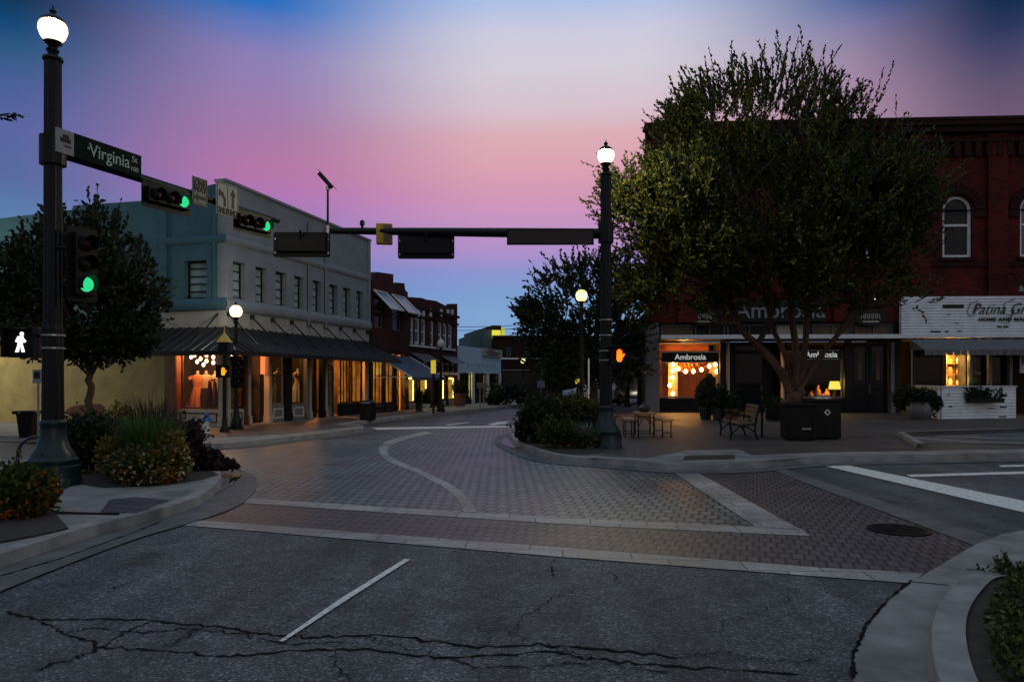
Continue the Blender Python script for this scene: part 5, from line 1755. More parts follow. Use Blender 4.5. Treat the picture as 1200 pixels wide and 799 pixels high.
for k, (px, h_) in enumerate(((950, .5), (958, .75), (964, .4), (969, .6))):
    t = thing('vase', ['squat jar', 'tall slim jar', 'low bowl', 'rounded jar'][k] + ' of warm brown clay on the plinth beside the table lamp', 'jar', FR.w(rx(px, .8), .8, zw0 - .2), 0)
    MB().lathe([(.1, 0), (.16, h_ * .3), (.13, h_ * .7), (.06, h_ * .85), (.08, h_), (.06, h_), (.04, h_ * .8)], seg=14).build('body', 'dress_orange', t, smooth=True)
    MB().lathe([(.085, h_), (.085, h_ + .02)], seg=14).build('rim', 'brown_wood', t)

# ---------------------------------------------------------------- white boarded shop at the right
pg = thing('boarded_shop', 'shop with weathered white board fascia, grey canvas awning and a lit window', 'shop', FR.w(rx(1053), -.25, 0), FR.rot)
ox = rx(1053)
qx = lambda px, y=-.25: FR.x(px, y) - ox
qz = lambda px, py, y=-.25: FR.z(px, py, y)
LP = qx(1330)
zf0, zf1 = qz(1100, 392), qz(1100, 347.5)
nb = 13
bm_ = MB()
for k in range(nb):
    za, zb_ = zf0 + (zf1 - zf0) * k / nb, zf0 + (zf1 - zf0) * (k + 1) / nb
    bm_.face([(0, -.035, za + .012), (LP, -.035, za + .012), (LP, -.012, zb_), (0, -.012, zb_)])
    bm_.face([(0, 0, za), (LP, 0, za), (LP, -.035, za + .012), (0, -.035, za + .012)])
bm_.box(0, LP, 0, .2, zf0, zf1)
fa = bm_.build('fascia', 'shiplap', pg)
MB().box(-.03, LP, -.06, .2, zf0 - .14, zf0 - .002).build('fascia_trim', 'white_trim', pg)
wn = MB()
for a, b, py, h_ in ((1104, 1129, 359, .16), (1090, 1102, 388.5, .07), (1107, 1111, 388.5, .07), (1122, 1126, 388, .04), (1110, 1113, 368.5, .03), (1119, 1122, 378.5, .04)):
    wn.box(qx(a), qx(b), -.042, -.036, qz(1110, py) - h_ / 2, qz(1110, py) + h_ / 2)
wn.build('bare_patches', 'dark_paint', fa)
zt_ = qz(1180, 363.5)
hh = (zf1 - zf0)
text('Patina Green', .70, 'dark_paint', fa, (qx(1137), -.06, zt_ + .04), shear=.45, align='LEFT', sx=.86, depth=.008, bold=-.006)
text('HOME AND MARKET', .2, 'dark_paint', fa, (qx(1146), -.06, qz(1160, 374.5)), align='LEFT', bold=.008, depth=.008, sx=1.25, spacing=1.1)
text('EST 2010', .16, 'dark_paint', fa, (qx(1167), -.06, qz(1160, 383)), align='LEFT', bold=.004, depth=.006, sx=1.2) if False else MB().box(qx(1168), qx(1173), -.06, -.045, qz(1170, 383.6), qz(1170, 382)).box(qx(1175), qx(1181), -.06, -.045, qz(1170, 383.6), qz(1170, 382)).build('small_print', 'dark_paint', fa)
sw_ = MB()
x_, z_ = qx(1136), zt_
sw_.tube([(x_ + .35, -.06, z_ + .42), (x_ + .0, -.06, z_ + .3), (x_ - .12, -.06, z_ - .05), (x_ + .0, -.06, z_ - .28), (x_ + .2, -.06, z_ - .2), (x_ + .3, -.06, z_ + .2)], .014, seg=5)
x_ = qx(1180)
sw_.tube([(x_ + .3, -.06, z_ + .5), (x_ - .15, -.06, z_ + .3), (x_ - .2, -.06, z_ - .1), (x_ + .15, -.06, z_ - .25), (x_ + .3, -.06, z_ + .05), (x_ + .05, -.06, z_ - .55), (x_ - .35, -.06, z_ - .6), (x_ - .1, -.06, z_ - .4)], .014, seg=5)
sw_.build('swash', 'dark_paint', fa)
lp = MB().tube([(qx(1183), 0, zf1 + 1.0), (qx(1185), -.3, zf1 + .9), (qx(1187.5), -.5, zf1 + .35)], .03, seg=7).build('sign_lamp', 'black', pg)
MB().lathe([(.05, .12), (.09, -.02), (.11, -.14), (.1, -.14)], (qx(1187.5), -.52, zf1 + .28), 12).build('lamp_shade', 'grey_trim', lp)
# awning
ap_ = 1.3
ga0, ga1 = FR.z(1100, 409.5, -.25 - ap_), qz(1100, 397.5)
xa_, xb_ = qx(1066), LP
ag = MB().face([(xa_, -ap_, ga0), (xb_, -ap_, ga0), (xb_, -.01, ga1), (xa_, -.01, ga1)]).face([(xa_, -ap_, ga0 - .02), (xa_, -.01, ga1 - .02), (xb_, -.01, ga1 - .02), (xb_, -ap_, ga0 - .02)])
ag.face([(xa_, -ap_, ga0), (xa_, -.01, ga1), (xa_, -.01, ga0)])
k = xa_
while k < xb_ - .2:
    ag.face([(k, -ap_ - .01, ga0 - .24), (k + .27, -ap_ - .01, ga0 - .24), (k + .29, -ap_, ga0), (k, -ap_, ga0)])
    k += .3
ag.build('awning', 'awning_grey', pg)
# shop front under the awning
ZP = zf0 - .15
MB().box(0, LP, 4, 4.1, .1, ZP).box(0, .1, .2, 4, .1, ZP).box(.1, LP, .21, 4, ZP + .0, ZP + .05).box(0, LP, .2, 4, .1, .128).box(qx(1139), qx(1139) + .1, .5, 4, .13, ZP).build('inner_wall', 'dark_room', pg)
zpw = qz(1100, 456)
shop_window(pg, FR, qx(1069), qx(1138), zpw, ZP - .02, 'dark_paint', w=.07, bars_x=(qx(1104),))
bulkhead(pg, qx(1067), qx(1139), SW, zpw - .01, 'dark_paint', 'dark_paint')
for a, b in ((1136.5, 1140), (1159, 1162.5), (1183, 1186.5)):
    post(pg, qx(a), qx(b), SW, ZP - .005, 'grey_trim')
shop_door(pg, qx(1141), qx(1158.5), SW, 2.9, ZP - .02, 'dark_paint', y=.3)
shop_door(pg, qx(1163), qx(1182.5), SW, 2.9, ZP - .02, 'dark_paint', y=.3)
MB().box(qx(1187), LP, .05, .2, SW, ZP - .01).build('wall', 'brick_dark', pg)
MB().box(qx(1147), qx(1154), .27, .285, qz(1150, 439), qz(1150, 435)).build('notice', 'grey_trim', pg)
ns = MB().box(qx(1195), qx(1206), -.02, .04, qz(1198, 437), qz(1198, 413)).build('notice_board', 'white_trim', pg)
MB().box(qx(1197), qx(1206), -.03, -.021, qz(1198, 427), qz(1198, 419)).build('notice_panel', 'blue_paint', ns)
MB().tube([(qx(1068.5, -1.5), -ap_ + .05, SW), (qx(1068.5, -1.5), -ap_ + .05, ga0 - .02)], .03).build('awning_post', 'grey_trim', pg)
# lit shelves behind the window
sh_o = thing('display_shelves', 'wooden shelves of goods glowing in the boarded shop window', 'shelves', FR.w(ox + qx(1124, 1.2), .95, .13), FR.rot)
mb = MB()
for k in range(5): mb.box(-.75, .75, -.15, .15, .7 + k * .5, .74 + k * .5)
mb.box(-.78, -.74, -.15, .15, 0, 3.0).box(.74, .78, -.15, .15, 0, 3.0).box(-.75, .75, .15, .18, 0, 3.0)
mb.build('frame', 'wood', sh_o)
for k in range(5):
    for j in range(4):
        if random.random() < .8:
            r_, hh_ = random.uniform(.06, .14), random.uniform(.15, .38)
            MB().lathe([(r_ * .8, 0), (r_, hh_ * .5), (r_ * .5, hh_), (r_ * .4, hh_)], (-.55 + j * .36, -.02, .742 + k * .5), 10).build('jar', random.choice(['dress_cream', 'dress_orange', 'gold', 'white_trim']), sh_o, smooth=True)
point_light('shop_light', FR.w(ox + qx(1126), .55, 2.6), 156, (1, .5, .12), .1)
point_light('shop_light', FR.w(ox + qx(1127), .5, 1.6), 60, (1, .5, .12), .1)

# low white board wall round the terrace
tz = thing('terrace_wall', 'low enclosure of weathered white horizontal boards in front of the boarded shop', 'wall', (0, 0, 0))
pa = G(1103, 491, SW)
pb = G(1190, 490, SW)
pd = FR.w(FR.x(1071, -.9), -.9, SW)
H = AT(1145, 453.5, (pa.y + pb.y) / 2).z


def board_panel(p, q, h, parent):
    d = (q - p)
    L = d.length
    ang = math.atan2(d.y, d.x)
    mt = Matrix.Translation(p) @ Matrix.Rotation(ang, 4, 'Z')
    m_ = MB()
    nb = 10
    for k in range(nb):
        za, zb_ = h * k / nb, h * (k + 1) / nb
        m_.face([(0, -.03, za + .01), (L, -.03, za + .01), (L, -.008, zb_), (0, -.008, zb_)])
        m_.face([(0, 0, za), (L, 0, za), (L, -.03, za + .01), (0, -.03, za + .01)])
    m_.box(0, L, 0, .1, 0, h)
    o = m_.build('board_panel', 'shiplap', parent, mtx=mt)
    MB().box(-.03, L + .03, -.06, .13, h + .002, h + .05).build('cap', 'white_trim', o, mtx=mt)
    return mt, L


mt, L_ = board_panel(pa, pb, H - SW, tz)
board_panel(pd, pa + Vector((-.14, .02, 0)), H - SW, tz)
w_ = MB()
for x_, z_, l_, h_ in ((.25, .9, .1, .03), (.3, .45, .16, .05), (2.0, .38, .35, .03), (2.55, .42, .3, .05), (2.5, .05, .35, .04), (.3, 1.0, .05, .02)):
    w_.box(x_, x_ + l_, -.036, -.03, z_, z_ + h_)
w_.build('bare_patches', 'dark_paint', tz, mtx=mt)
fb = mt @ Vector((L_ * .52, -.2, (H - SW) * .62))
t = bush('flower_box', 'dark leafy flower box hung on the low white board wall', 'flower box', fb, [(0, 0, .12, .72, .2, .22, 1)], 1100, .1, .04, 'leaf_dark', stems=False)
MB().box(-.68, .68, -.12, .14, -.12, .04).build('trough', 'black', t, bevel=.01)
# ================================================================== STREET FURNITURE
def ang_of(d): return math.atan2(d.y, d.x)


def z_at(py, Y, px=600): return AT(px, py, Y).z


# ---- signal poles with a lamp on top
def signal_pole(name, label, base, arm_tip, arm_z, htop, arm_r=(.12, .05), bands=(), group='signal poles with lamp tops', watts=90):
    t = thing(name, label, 'signal pole', base, 0, group)
    htop, arm_z, bands = htop - base.z, arm_z - base.z, [b - base.z for b in bands]     # heights above the foot
    h0 = htop - .72           # where the shaft ends
    MB().lathe([(.36, 0), (.36, .07), (.345, .09), (.345, .27), (.32, .29), (.33, .32), (.33, .36), (.29, .40), (.285, .43), (.22, .52), (.175, .66), (.158, .78), (.158, .84), (.165, .85), (.165, .9), (.15, .92)], seg=28).build('base', 'pole_green', t, smooth=True)
    MB().lathe([(.142, .9), (.132, 2.2), (.122, 2.25), (.11, h0 - .02), (.118, h0 - .019)], seg=32, flute=.07).build('shaft', 'pole', t)
    for z in bands:
        MB().lathe([(.155, z - .012), (.155, z + .012)], seg=24).build('band', 'steel', t)
    MB().lathe([(.125, h0 - .05), (.135, h0 - .03), (.125, h0), (.08, h0 + .02), (.06, h0 + .06), (.085, h0 + .09), (.085, h0 + .11), (.055, h0 + .13), (.07, h0 + .17), (.12, h0 + .2), (.12, h0 + .22)], seg=20).build('neck', 'pole', t, smooth=True)
    point_light('lamp_light', (0, 0, h0 + .37), watts, (1, .88, .58), .05, t)
    lp = MB().lathe([(.10, h0 + .22), (.155, h0 + .29), (.185, h0 + .38), (.18, h0 + .45), (.15, h0 + .51)], seg=24).build('lamp', 'globe', t, smooth=True)
    MB().lathe([(.165, h0 + .49), (.155, h0 + .53), (.10, h0 + .575), (.04, h0 + .60), (.035, h0 + .63), (.05, h0 + .65), (.035, h0 + .675), (.012, h0 + .70), (.006, h0 + .74)], seg=18).build('finial', 'pole', lp, smooth=True)
    if arm_tip is not None:
        a = arm_tip - base
        r0, r1 = arm_r
        p0 = Vector((0, 0, arm_z))
        MB().tube([p0, p0.lerp(a, .33), p0.lerp(a, .66), a], [r0, r0 * .8 + r1 * .2, r0 * .45 + r1 * .55, r1], seg=14).build('arm', 'pole', t, smooth=True)
        MB().lathe([(.17, arm_z - .2), (.17, arm_z + .2)], seg=18).build('arm_clamp', 'pole', t)
    return t


PL = G(62, 568, SW)
ZL = z_at(8, PL.y)
tipL_d = 14.6
tipL = AT(326, 259, 14.6)
zaL = z_at(177, PL.y)
poleL = signal_pole('signal_pole', 'tall dark fluted signal pole with lit lamp, beside the flower beds', PL, tipL, zaL, ZL, (.075, .05), bands=(z_at(393, PL.y), z_at(408, PL.y)))
PR_ = G(710, 524, SW)
ZR_ = z_at(165, PR_.y)
tipR = AT(384, 270.5, PR_.y + .4)
zaR = z_at(274, PR_.y)
poleR = signal_pole('signal_pole', 'tall dark fluted signal pole with lit lamp, beside the planting island', PR_, tipR, zaR, ZR_, (.115, .07), bands=[z_at(y, PR_.y) for y in (375, 393, 411, 422)], watts=560)

# ---- left arm attachments
AL0 = Vector((PL.x, PL.y, zaL))
adir = (tipL - AL0)
AANG = ang_of(adir)
AF = Facade(PL, AANG)          # plane through the arm


def arm_pt(px):
    x = AF.x(px)
    f = x / adir.to_2d().length
    return AF.w(x, 0, zaL + (tipL.z - zaL) * f)


slope = (tipL.z - zaL) / adir.to_2d().length


def tilt_mtx(): return Matrix.Rotation(-math.atan(slope), 4, 'Y')


def signal_head(name, label, loc, rotz, horizontal=True, lit=None, group='traffic signals', body='black_plastic', back='black', bracket=None, plate=True, s=1.0):
    """three lamp head; local -y is the face; lamps along +x (horizontal) or down from the top (vertical)"""
    t = thing(name, label, 'traffic light', loc, rotz, group)
    W, Hh = 1.06 * s, .34 * s
    def T(m):
        return m if horizontal else m.xf(Matrix.Rotation(math.pi / 2, 4, 'Y'))
    T(MB().box(-W / 2, W / 2, -.07, .1, -Hh / 2, Hh / 2)).build('housing', body, t, bevel=.02)
    if plate:
        n = 5
        w2, h2, r = W / 2 + .10 * s, Hh / 2 + .11 * s, .05 * s
        pts = []
        for cx_, cz_, a0 in ((w2 - r, h2 - r, 0), (-w2 + r, h2 - r, 90), (-w2 + r, -h2 + r, 180), (w2 - r, -h2 + r, 270)):
            pts += [(cx_ + r * math.cos(R(a0 + 90 * k / n)), cz_ + r * math.sin(R(a0 + 90 * k / n))) for k in range(n + 1)]
        T(MB().prism(pts, .012, .022)).build('backplate', back, t)
        k_ = MB()
        for sx_ in (-1, 1):
            for sz_ in (-.55, .55):
                k_.box(sx_ * (w2 - .04) - .012, sx_ * (w2 - .04) + .012, .023, .03, sz_ * h2 - .05, sz_ * h2 - .005)
        T(k_).build('reflector', 'steel', t)
    for i, m in enumerate(('lens_red', 'lens_amber', 'lens_green')):
        x = (-.34 + .34 * i) * s
        lm = m if (m == lit or m != 'lens_green') else 'lens_amber'
        r = .128 * s
        prof = MB()
        for q in range(1):
            prof.lathe([(r, 0), (r * .95, .02), (r * .6, .045), (r * .2, .055)], seg=20)
        prof.xf(Matrix.Rotation(math.pi / 2, 4, 'X'))
        prof.shift(x, -.072, 0)
        ln = T(prof).build('lens', lm, t, smooth=True)
        v = MB()
        n = 16
        for q in range(n):        # tunnel visor, open underneath
            a0, a1 = R(-35) + R(250) * q / n, R(-35) + R(250) * (q + 1) / n
            ro, dp = r * 1.1, .17 * s
            c0, s0, c1_, s1 = math.cos(a0), math.sin(a0), math.cos(a1), math.sin(a1)
            if not horizontal:
                c0, s0, c1_, s1 = -s0, c0, -s1, c1_
            f0 = dp * (0.75 + .25 * math.sin(a0))
            f1 = dp * (0.75 + .25 * math.sin(a1))
            v.face([(x + ro * c0, -.071, ro * s0), (x + ro * c1_, -.071, ro * s1), (x + ro * c1_, -.071 - f1, ro * s1), (x + ro * c0, -.071 - f0, ro * s0)])
        T(v).build('visor', 'black', ln)
    if bracket:
        MB().tube(bracket, .025, seg=8).build('bracket', 'black', t)
    return t


def on_arm(px, dz=0.0, out=.0):
    p = arm_pt(px)
    return p - AF.Y * out + Vector((0, 0, dz))


for k, (px, label) in enumerate(((190, 'dark horizontal traffic light with green lit, next to the street name sign'), (291, 'dark horizontal traffic light with green lit, hung at the free end of its arm'))):
    p = on_arm(px, -.24, .12)
    t = signal_head('traffic_light', label, p, AANG - R(4), True, 'lens_green', bracket=[(0, .02, 0), (0, .1, .24)], s=.74)
p = AT(97, 310, PL.y + .12)
signal_head('traffic_light', 'dark upright traffic light with green lit, fixed to the pole beside the flower beds', p, AANG - R(2), False, 'lens_green', plate=True, bracket=[(0, .05, .2), (-.3, .1, .2)], s=.84)

# street name sign on the arm
AN = Facade(PL - AF.Y * .1 - AF.X * 0, AANG)
AN.P0 = PL - AF.Y * .17
xA, xB = AN.x(65), AN.x(165)
mz = lambda x: zaL + slope * x
t = thing('street_sign', 'green street name sign with a white end panel on the arm over the flower beds', 'street sign', AN.w(xA, 0, mz(xA)), AANG, 'street name signs')
rt = tilt_mtx()
Ls = xB - xA
hs_ = .17
xw = AN.x(86) - xA
MB().box(xw, Ls, -.012, .012, -hs_, hs_).build('panel', 'sign_green', t, mtx=rt)
MB().box(0, xw - .002, -.014, .012, -hs_, hs_).build('end_panel', 'sign_white', t, mtx=rt)
MB().box(.06, xw - .05, -.018, -.0145, -.01, .05).box(.1, xw - .08, -.018, -.0145, .055, .1).box(.12, xw - .04, -.018, -.0145, -.07, -.05).build('emblem', 'dark_paint', t, mtx=rt)
text('Virginia', .27, 'sign_text', t, (xw + (Ls - xw) * .51, -.016, -.005), sx=.84, mtx=rt)
text('St', .13, 'sign_text', t, (xw + (Ls - xw) * .885, -.016, .07), mtx=rt)
text('100', .10, 'sign_text', t, (xw + (Ls - xw) * .885, -.016, -.08), mtx=rt)
MB().lathe([(.022, -.004), (.022, .004)], seg=12).xf(Matrix.Rotation(math.pi / 2, 4, 'X')).shift(xw + (Ls - xw) * .2, -.016, .02).build('dot', 'sign_white', t, mtx=rt)


def plate_sign(name, label, px, py0, py1, half, m):
    c = arm_pt(px) - AF.Y * .1
    q = Facade(Vector((c.x, c.y, 0)), AANG)
    za, zb_ = q.z(px, py1), q.z(px, py0)
    t = thing(name, label, 'road sign', (c.x, c.y, (za + zb_) / 2), AANG)
    h = (zb_ - za) / 2
    MB().box(-half, half, -.008, .008, -h, h).build('panel', m, t, bevel=.006)
    MB().frame(-half + .02, half - .02, -h + .02, h - .02, -.0125, -.0085, .012).build('border', 'dark_paint', t)
    MB().box(-.03, .03, .009, .07, -h * .5, h * .5).build('bracket', 'black', t)
    return t, h


t, h = plate_sign('one_way_sign', 'narrow grey one way plate with arrow above the green lit traffic light', 229, 207, 239.5, .17, 'sign_grey')
text('ONE', .15, 'dark_paint', t, (0, -.012, h * .58), bold=.003, sx=.8)
text('WAY', .15, 'dark_paint', t, (0, -.012, h * .14), bold=.003, sx=.8)
MB().box(-.06, .13, -.014, -.009, -h * .45 - .03, -h * .45 + .03).prism([(-.13, -h * .45), (-.05, -h * .45 + .075), (-.05, -h * .45 - .075)], -.014, -.009).build('arrow', 'dark_paint', t)
t, h = plate_sign('lane_sign', 'pale lane use sign with two black arrows and ONLY twice', 261.5, 213.5, 252.5, .28, 'sign_white')
MB().box(.1, .15, -.014, -.009, -h * .45, h * .35).prism([(.125, h * .75), (.06, h * .3), (.19, h * .3)], -.014, -.009).build('arrow', 'dark_paint', t)
MB().box(-.1, -.05, -.014, -.009, -h * .45, h * .05).prism([(-.1, h * .0), (-.05, h * .05), (-.14, h * .32), (-.18, h * .26)], -.014, -.009).prism([(-.21, h * .52), (-.22, h * .1), (-.09, h * .28)], -.014, -.009).build('arrow', 'dark_paint', t)
text('ONLY', .13, 'dark_paint', t, (.13, -.012, -h * .72), bold=.006, sx=.75)
text('ONLY', .13, 'dark_paint', t, (-.13, -.012, -h * .72), bold=.006, sx=.75)
MB().box(-.004, .004, -.013, -.009, -h * .85, h * .8).build('divider', 'dark_paint', t)


# ---- pedestrian heads
def walk_head(name, label, c, rotz, kind, bracket=None, size=.43, group='pedestrian signals', m=None):
    t = thing(name, label, 'pedestrian signal', c, rotz, group)
    s = size / 2
    MB().box(-s, s, -.06, .12, -s, s).build('housing', 'black_plastic', t, bevel=.02)
    MB().box(-s, s, -.2, -.062, s - .03, s).box(-s, -s + .02, -.16, -.062, -s, s - .032).box(s - .02, s, -.16, -.062, -s, s - .032).build('visor', 'black', t)
    g = MB()
    if kind == 'walk':
        u = size * .9
        def P(*pp): return [(x * u, z * u) for x, z in pp]
        g.prism([(.05 * u + .065 * u * math.cos(a), .30 * u + .065 * u * math.sin(a)) for a in [2 * math.pi * k / 12 for k in range(12)]], -.07, -.064)
        g.prism(P((-.1, .2), (.1, .22), (.1, .02), (.07, -.1), (-.08, -.1)), -.0705, -.0645)
        g.prism(P((-.08, -.08), (.0, -.1), (-.06, -.36), (-.17, -.36)), -.071, -.065)
        g.prism(P((.0, -.08), (.08, -.1), (.15, -.36), (.05, -.36)), -.0715, -.0655)
        g.prism(P((.08, .18), (.2, .03), (.16, -.02), (.06, .09)), -.072, -.066)
        g.prism(P((-.09, .19), (-.17, .02), (-.12, -.01), (-.05, .1)), -.0725, -.0665)
        g.build('walking_symbol', m or 'walk_white', t)
    else:
        u = size
        g.prism([(x * u, z * u) for x, z in ((-.15, .08), (.13, .08), (.14, -.18), (.08, -.32), (-.1, -.32), (-.16, -.2))], -.07, -.064)
        for k, hgt in enumerate((.26, .32, .31, .25)):
            x = -.15 + k * .072
            g.prism([(a * u, b * u) for a, b in ((x, .08), (x + .06, .08), (x + .055, hgt), (x + .005, hgt))], -.0705, -.0645)
        g.prism([(a * u, b * u) for a, b in ((.12, -.12), (.13, .0), (.22, .1), (.26, .06), (.2, -.08))], -.071, -.065)
        g.build('hand_symbol', m or 'hand_orange', t)
    if bracket:
        MB().tube(bracket, .022, seg=8).build('bracket', 'black', t)
    return t


Yp = PL.y + .02
c = AT(27, 401, Yp)
walk_head('pedestrian_signal', 'pedestrian signal showing the white walking figure, beside the pole', c, 0.1, 'walk', [(.2, .05, .1), (.42, .02, .1)])
c = AT(725.5, 416.5, PR_.y - .05)
walk_head('pedestrian_signal', 'pedestrian signal showing a bright orange hand, on the pole by the planting island', c, 0.05, 'hand', [(-.2, .05, .1), (-.32, .05, .1)])

# ---- right arm attachments
for px, label in ((499.5, 'black traffic light seen from behind against the sky, midway along its arm'), (354, 'black traffic light seen from behind at the end of the arm, against the stucco building')):
    yy = PR_.y + .3
    c = AT(px, 289 if px > 400 else 287, yy)
    signal_head('traffic_light', label, c, math.pi + .02, True, None, bracket=[(-0, .05, .0), (0, .16, .3)])
c0, c1_ = AT(594, 276, PR_.y - .13), AT(700, 274, PR_.y - .13)
t = thing('street_sign', 'dark back of a long street name sign on the thick end of the arm', 'street sign', c0, ang_of(c1_ - c0), 'street name signs')
Lb = (c1_ - c0).length
MB().box(0, Lb * .96, -.02, .02, -.205, .14).build('panel', mat('sign_back', (.02, .006, .007), .45), t)
MB().frame(.0, Lb * .96, -.205, .14, -.026, -.0205, .03).build('border', 'black', t)
MB().box(Lb * .3, Lb * .33, .021, .1, -.1, .1).box(Lb * .7, Lb * .73, .021, .1, -.1, .1).build('bracket', 'black', t)
c = AT(450.5, 274, PR_.y + .35)
t = thing('beacon_box', 'small yellow box seen edge-on, clamped upright on the long arm', 'signal box', c, 0.15)
MB().box(-.18, .18, -.09, .14, -.23, .22).build('housing', 'yellow', t, bevel=.02)
MB().box(-.02, .165, -.1, -.091, -.2, .19).build('door', 'old_wood', t)
MB().box(-.16, .16, -.098, -.091, -.12, -.1).build('rib', 'yellow', t)
pl = point_light('signal_glow', (0, 0, 0), 0.0, parent=None) if False else None
c = AT(424.5, 267, PR_.y + .37)
t = thing('arm_sensor', 'small black knob shaped detector standing on the long arm', 'sensor', c - Vector((0, 0, .02)), 0)
MB().lathe([(.03, 0), (.03, .06)], seg=10).build('stem', 'black', t)
MB().lathe([(.03, .06), (.055, .08), (.055, .16), (.03, .19)], seg=12).build('head', 'black', t, smooth=True)
c = AT(385.5, 281, PR_.y + .38)
top = AT(386.5, 222, PR_.y + .38)
t = thing('traffic_camera', 'slim upright mast with a tilted camera on the tip of the arm', 'camera', c, 0)
hh = top.z - c.z
MB().tube([(0, -.1, 0), (0, -.1, hh)], [.03, .022], seg=10).build('mast', 'black', t)
cb_ = MB().box(-.3, .12, -.07, .07, -.035, .045).xf(Matrix.Rotation(R(48), 4, 'Y')).shift(0, -.1, hh + .1).build('camera_body', 'black', t, bevel=.01)
MB().box(-.34, .2, -.09, .09, .047, .06).xf(Matrix.Rotation(R(48), 4, 'Y')).shift(0, -.1, hh + .1).build('sun_shield', 'black', cb_)
MB().lathe([(.045, -.04), (.045, .04)], (0, -.1, hh), 10).build('clamp', 'steel', t)
MB().lathe([(.04, .13), (.04, .3)], (0, -.1, 0), 10).build('clamp', 'steel', t)

# ---- street lamps with a globe
def street_lamp(label, base, h, globe='globe', group='globe street lamps', watts=55):
    t = thing('street_lamp', label, 'street lamp', base, 0, group)
    MB().lathe([(.2, 0), (.2, .1), (.17, .12), (.17, .3), (.12, .36), (.085, .55), (.07, .62)], seg=18).build('base', 'black', t, smooth=True)
    MB().lathe([(.062, .6), (.05, h - .55), (.05, h - .549)], seg=16, flute=.08).build('post', 'black', t)
    MB().lathe([(.05, h - .57), (.075, h - .54), (.05, h - .5), (.06, h - .46), (.11, h - .42), (.11, h - .4)], seg=16).build('neck', 'black', t, smooth=True)
    g = MB().lathe([(.09, h - .4), (.16, h - .33), (.185, h - .23), (.165, h - .13), (.10, h - .06), (.05, h - .04)], seg=20).build('globe', globe, t, smooth=True)
    if globe != 'globe_off': point_light('lamp_light', (0, 0, h - .22), watts, (1, .88, .66), .05, t)
    MB().lathe([(.06, h - .05), (.045, h - .02), (.03, h + .02), (.012, h + .07)], seg=12).build('finial', globe if globe == 'globe_off' else 'black', g, smooth=True)
    return t


b = G(276.5, 503, SW)
hL = z_at(356, b.y) - SW
lampA = street_lamp('globe street lamp, lit white, at the corner shop pavement', b, hL)
b2_ = Vector((AT(681.5, 400, 22.5).x, 22.5, SW))
street_lamp('globe street lamp, lit, rising behind the planting island', b2_, z_at(338, 22.5) - SW, 'globe_soft')
b3_ = G(516.5, 482.5, SW)
street_lamp('unlit globe street lamp before the fairy lit brick shop', b3_, z_at(397, b3_.y) - SW, 'globe_off')
b4_ = Vector((AT(613, 440, 57).x, 57, 0.02))
street_lamp('tiny lit globe street lamp before the brick block closing the street', b4_, z_at(420, 57), 'globe_soft')
# lamp down the side street, out of frame; its light falls on the yellow wall
b5_ = FS.w(FS.x(-35), -2.8, SW)
street_lamp('globe street lamp down the side street near the yellow wall', b5_, 4.2, 'globe', watts=800)

# ---- corner signal post: gold cap, orange hand, upright head behind
b = G(263, 506, SW)
Yc = b.y
t = thing('signal_post', 'slim dark post with a gold pyramid cap at the corner shop', 'signal post', b, 0)
zc = z_at(401, Yc) - SW
zt_ = z_at(386, Yc) - SW
MB().lathe([(.14, 0), (.14, .1), (.09, .16), (.07, .4)], seg=14).build('base', 'black', t, smooth=True)
MB().lathe([(.055, .35), (.05, zc - .25)], seg=12).build('post', 'black', t)
MB().box(-.13, .13, -.13, .13, zc - .3, zc - .02).build('lantern_body', 'black', t, bevel=.01)
g = MB()
a_ = .17
ap = (0, 0, zc + (zt_ - zc) * .8)
cs = [(-a_, -a_, zc), (a_, -a_, zc), (a_, a_, zc), (-a_, a_, zc)]
for k in range(4): g.face([cs[k], cs[(k + 1) % 4], ap])
g.face(cs[::-1])
g.tube([(0, 0, ap[2] - .03), (0, 0, zt_ + .1)], [.025, .008], seg=6)
g.build('cap', 'gold', t)
c = AT(262.5, 435, Yc - .12)
walk_head('pedestrian_signal', 'small pedestrian signal showing an amber hand before the corner shop pilasters', c, .1, 'hand', [(0, .1, 0), (0, .14, 0)], size=.36, m='hand_amber')
c = AT(277.5, 436, lampA.location.y - .2)
signal_head('traffic_light', 'unlit dark upright traffic light on the lamp post at the corner shop', c, R(60), False, None, s=.75, bracket=[(0, .06, 0), (0, .2, 0)])

# ---- far signal posts with yellow heads
def far_signal(label, px, py0, py1, pbase, Y, extra=None):
    zb = SW
    t = thing('signal_post', label, 'signal post', (AT(px, 440, Y).x, Y, zb), 0)
    z0, z1 = z_at(py1, Y) - zb, z_at(py0, Y) - zb
    MB().tube([(0, 0, 0), (0, 0, z0 + .05)], .05, seg=8).build('post', 'black', t)
    MB().box(-.11, .11, -.1, .12, z0, z1).build('housing', emis('yellow_added_glow', (.85, .62, .06), .65), t, bevel=.03)  # painted housing, given a glow of its own to look lit
    for k in range(3):
        zz = z0 + (z1 - z0) * (k + .5) / 3
        MB().tube([(.11, 0, zz), (.24, 0, zz)], .08, seg=10).build('visor', 'black', t)
    return t


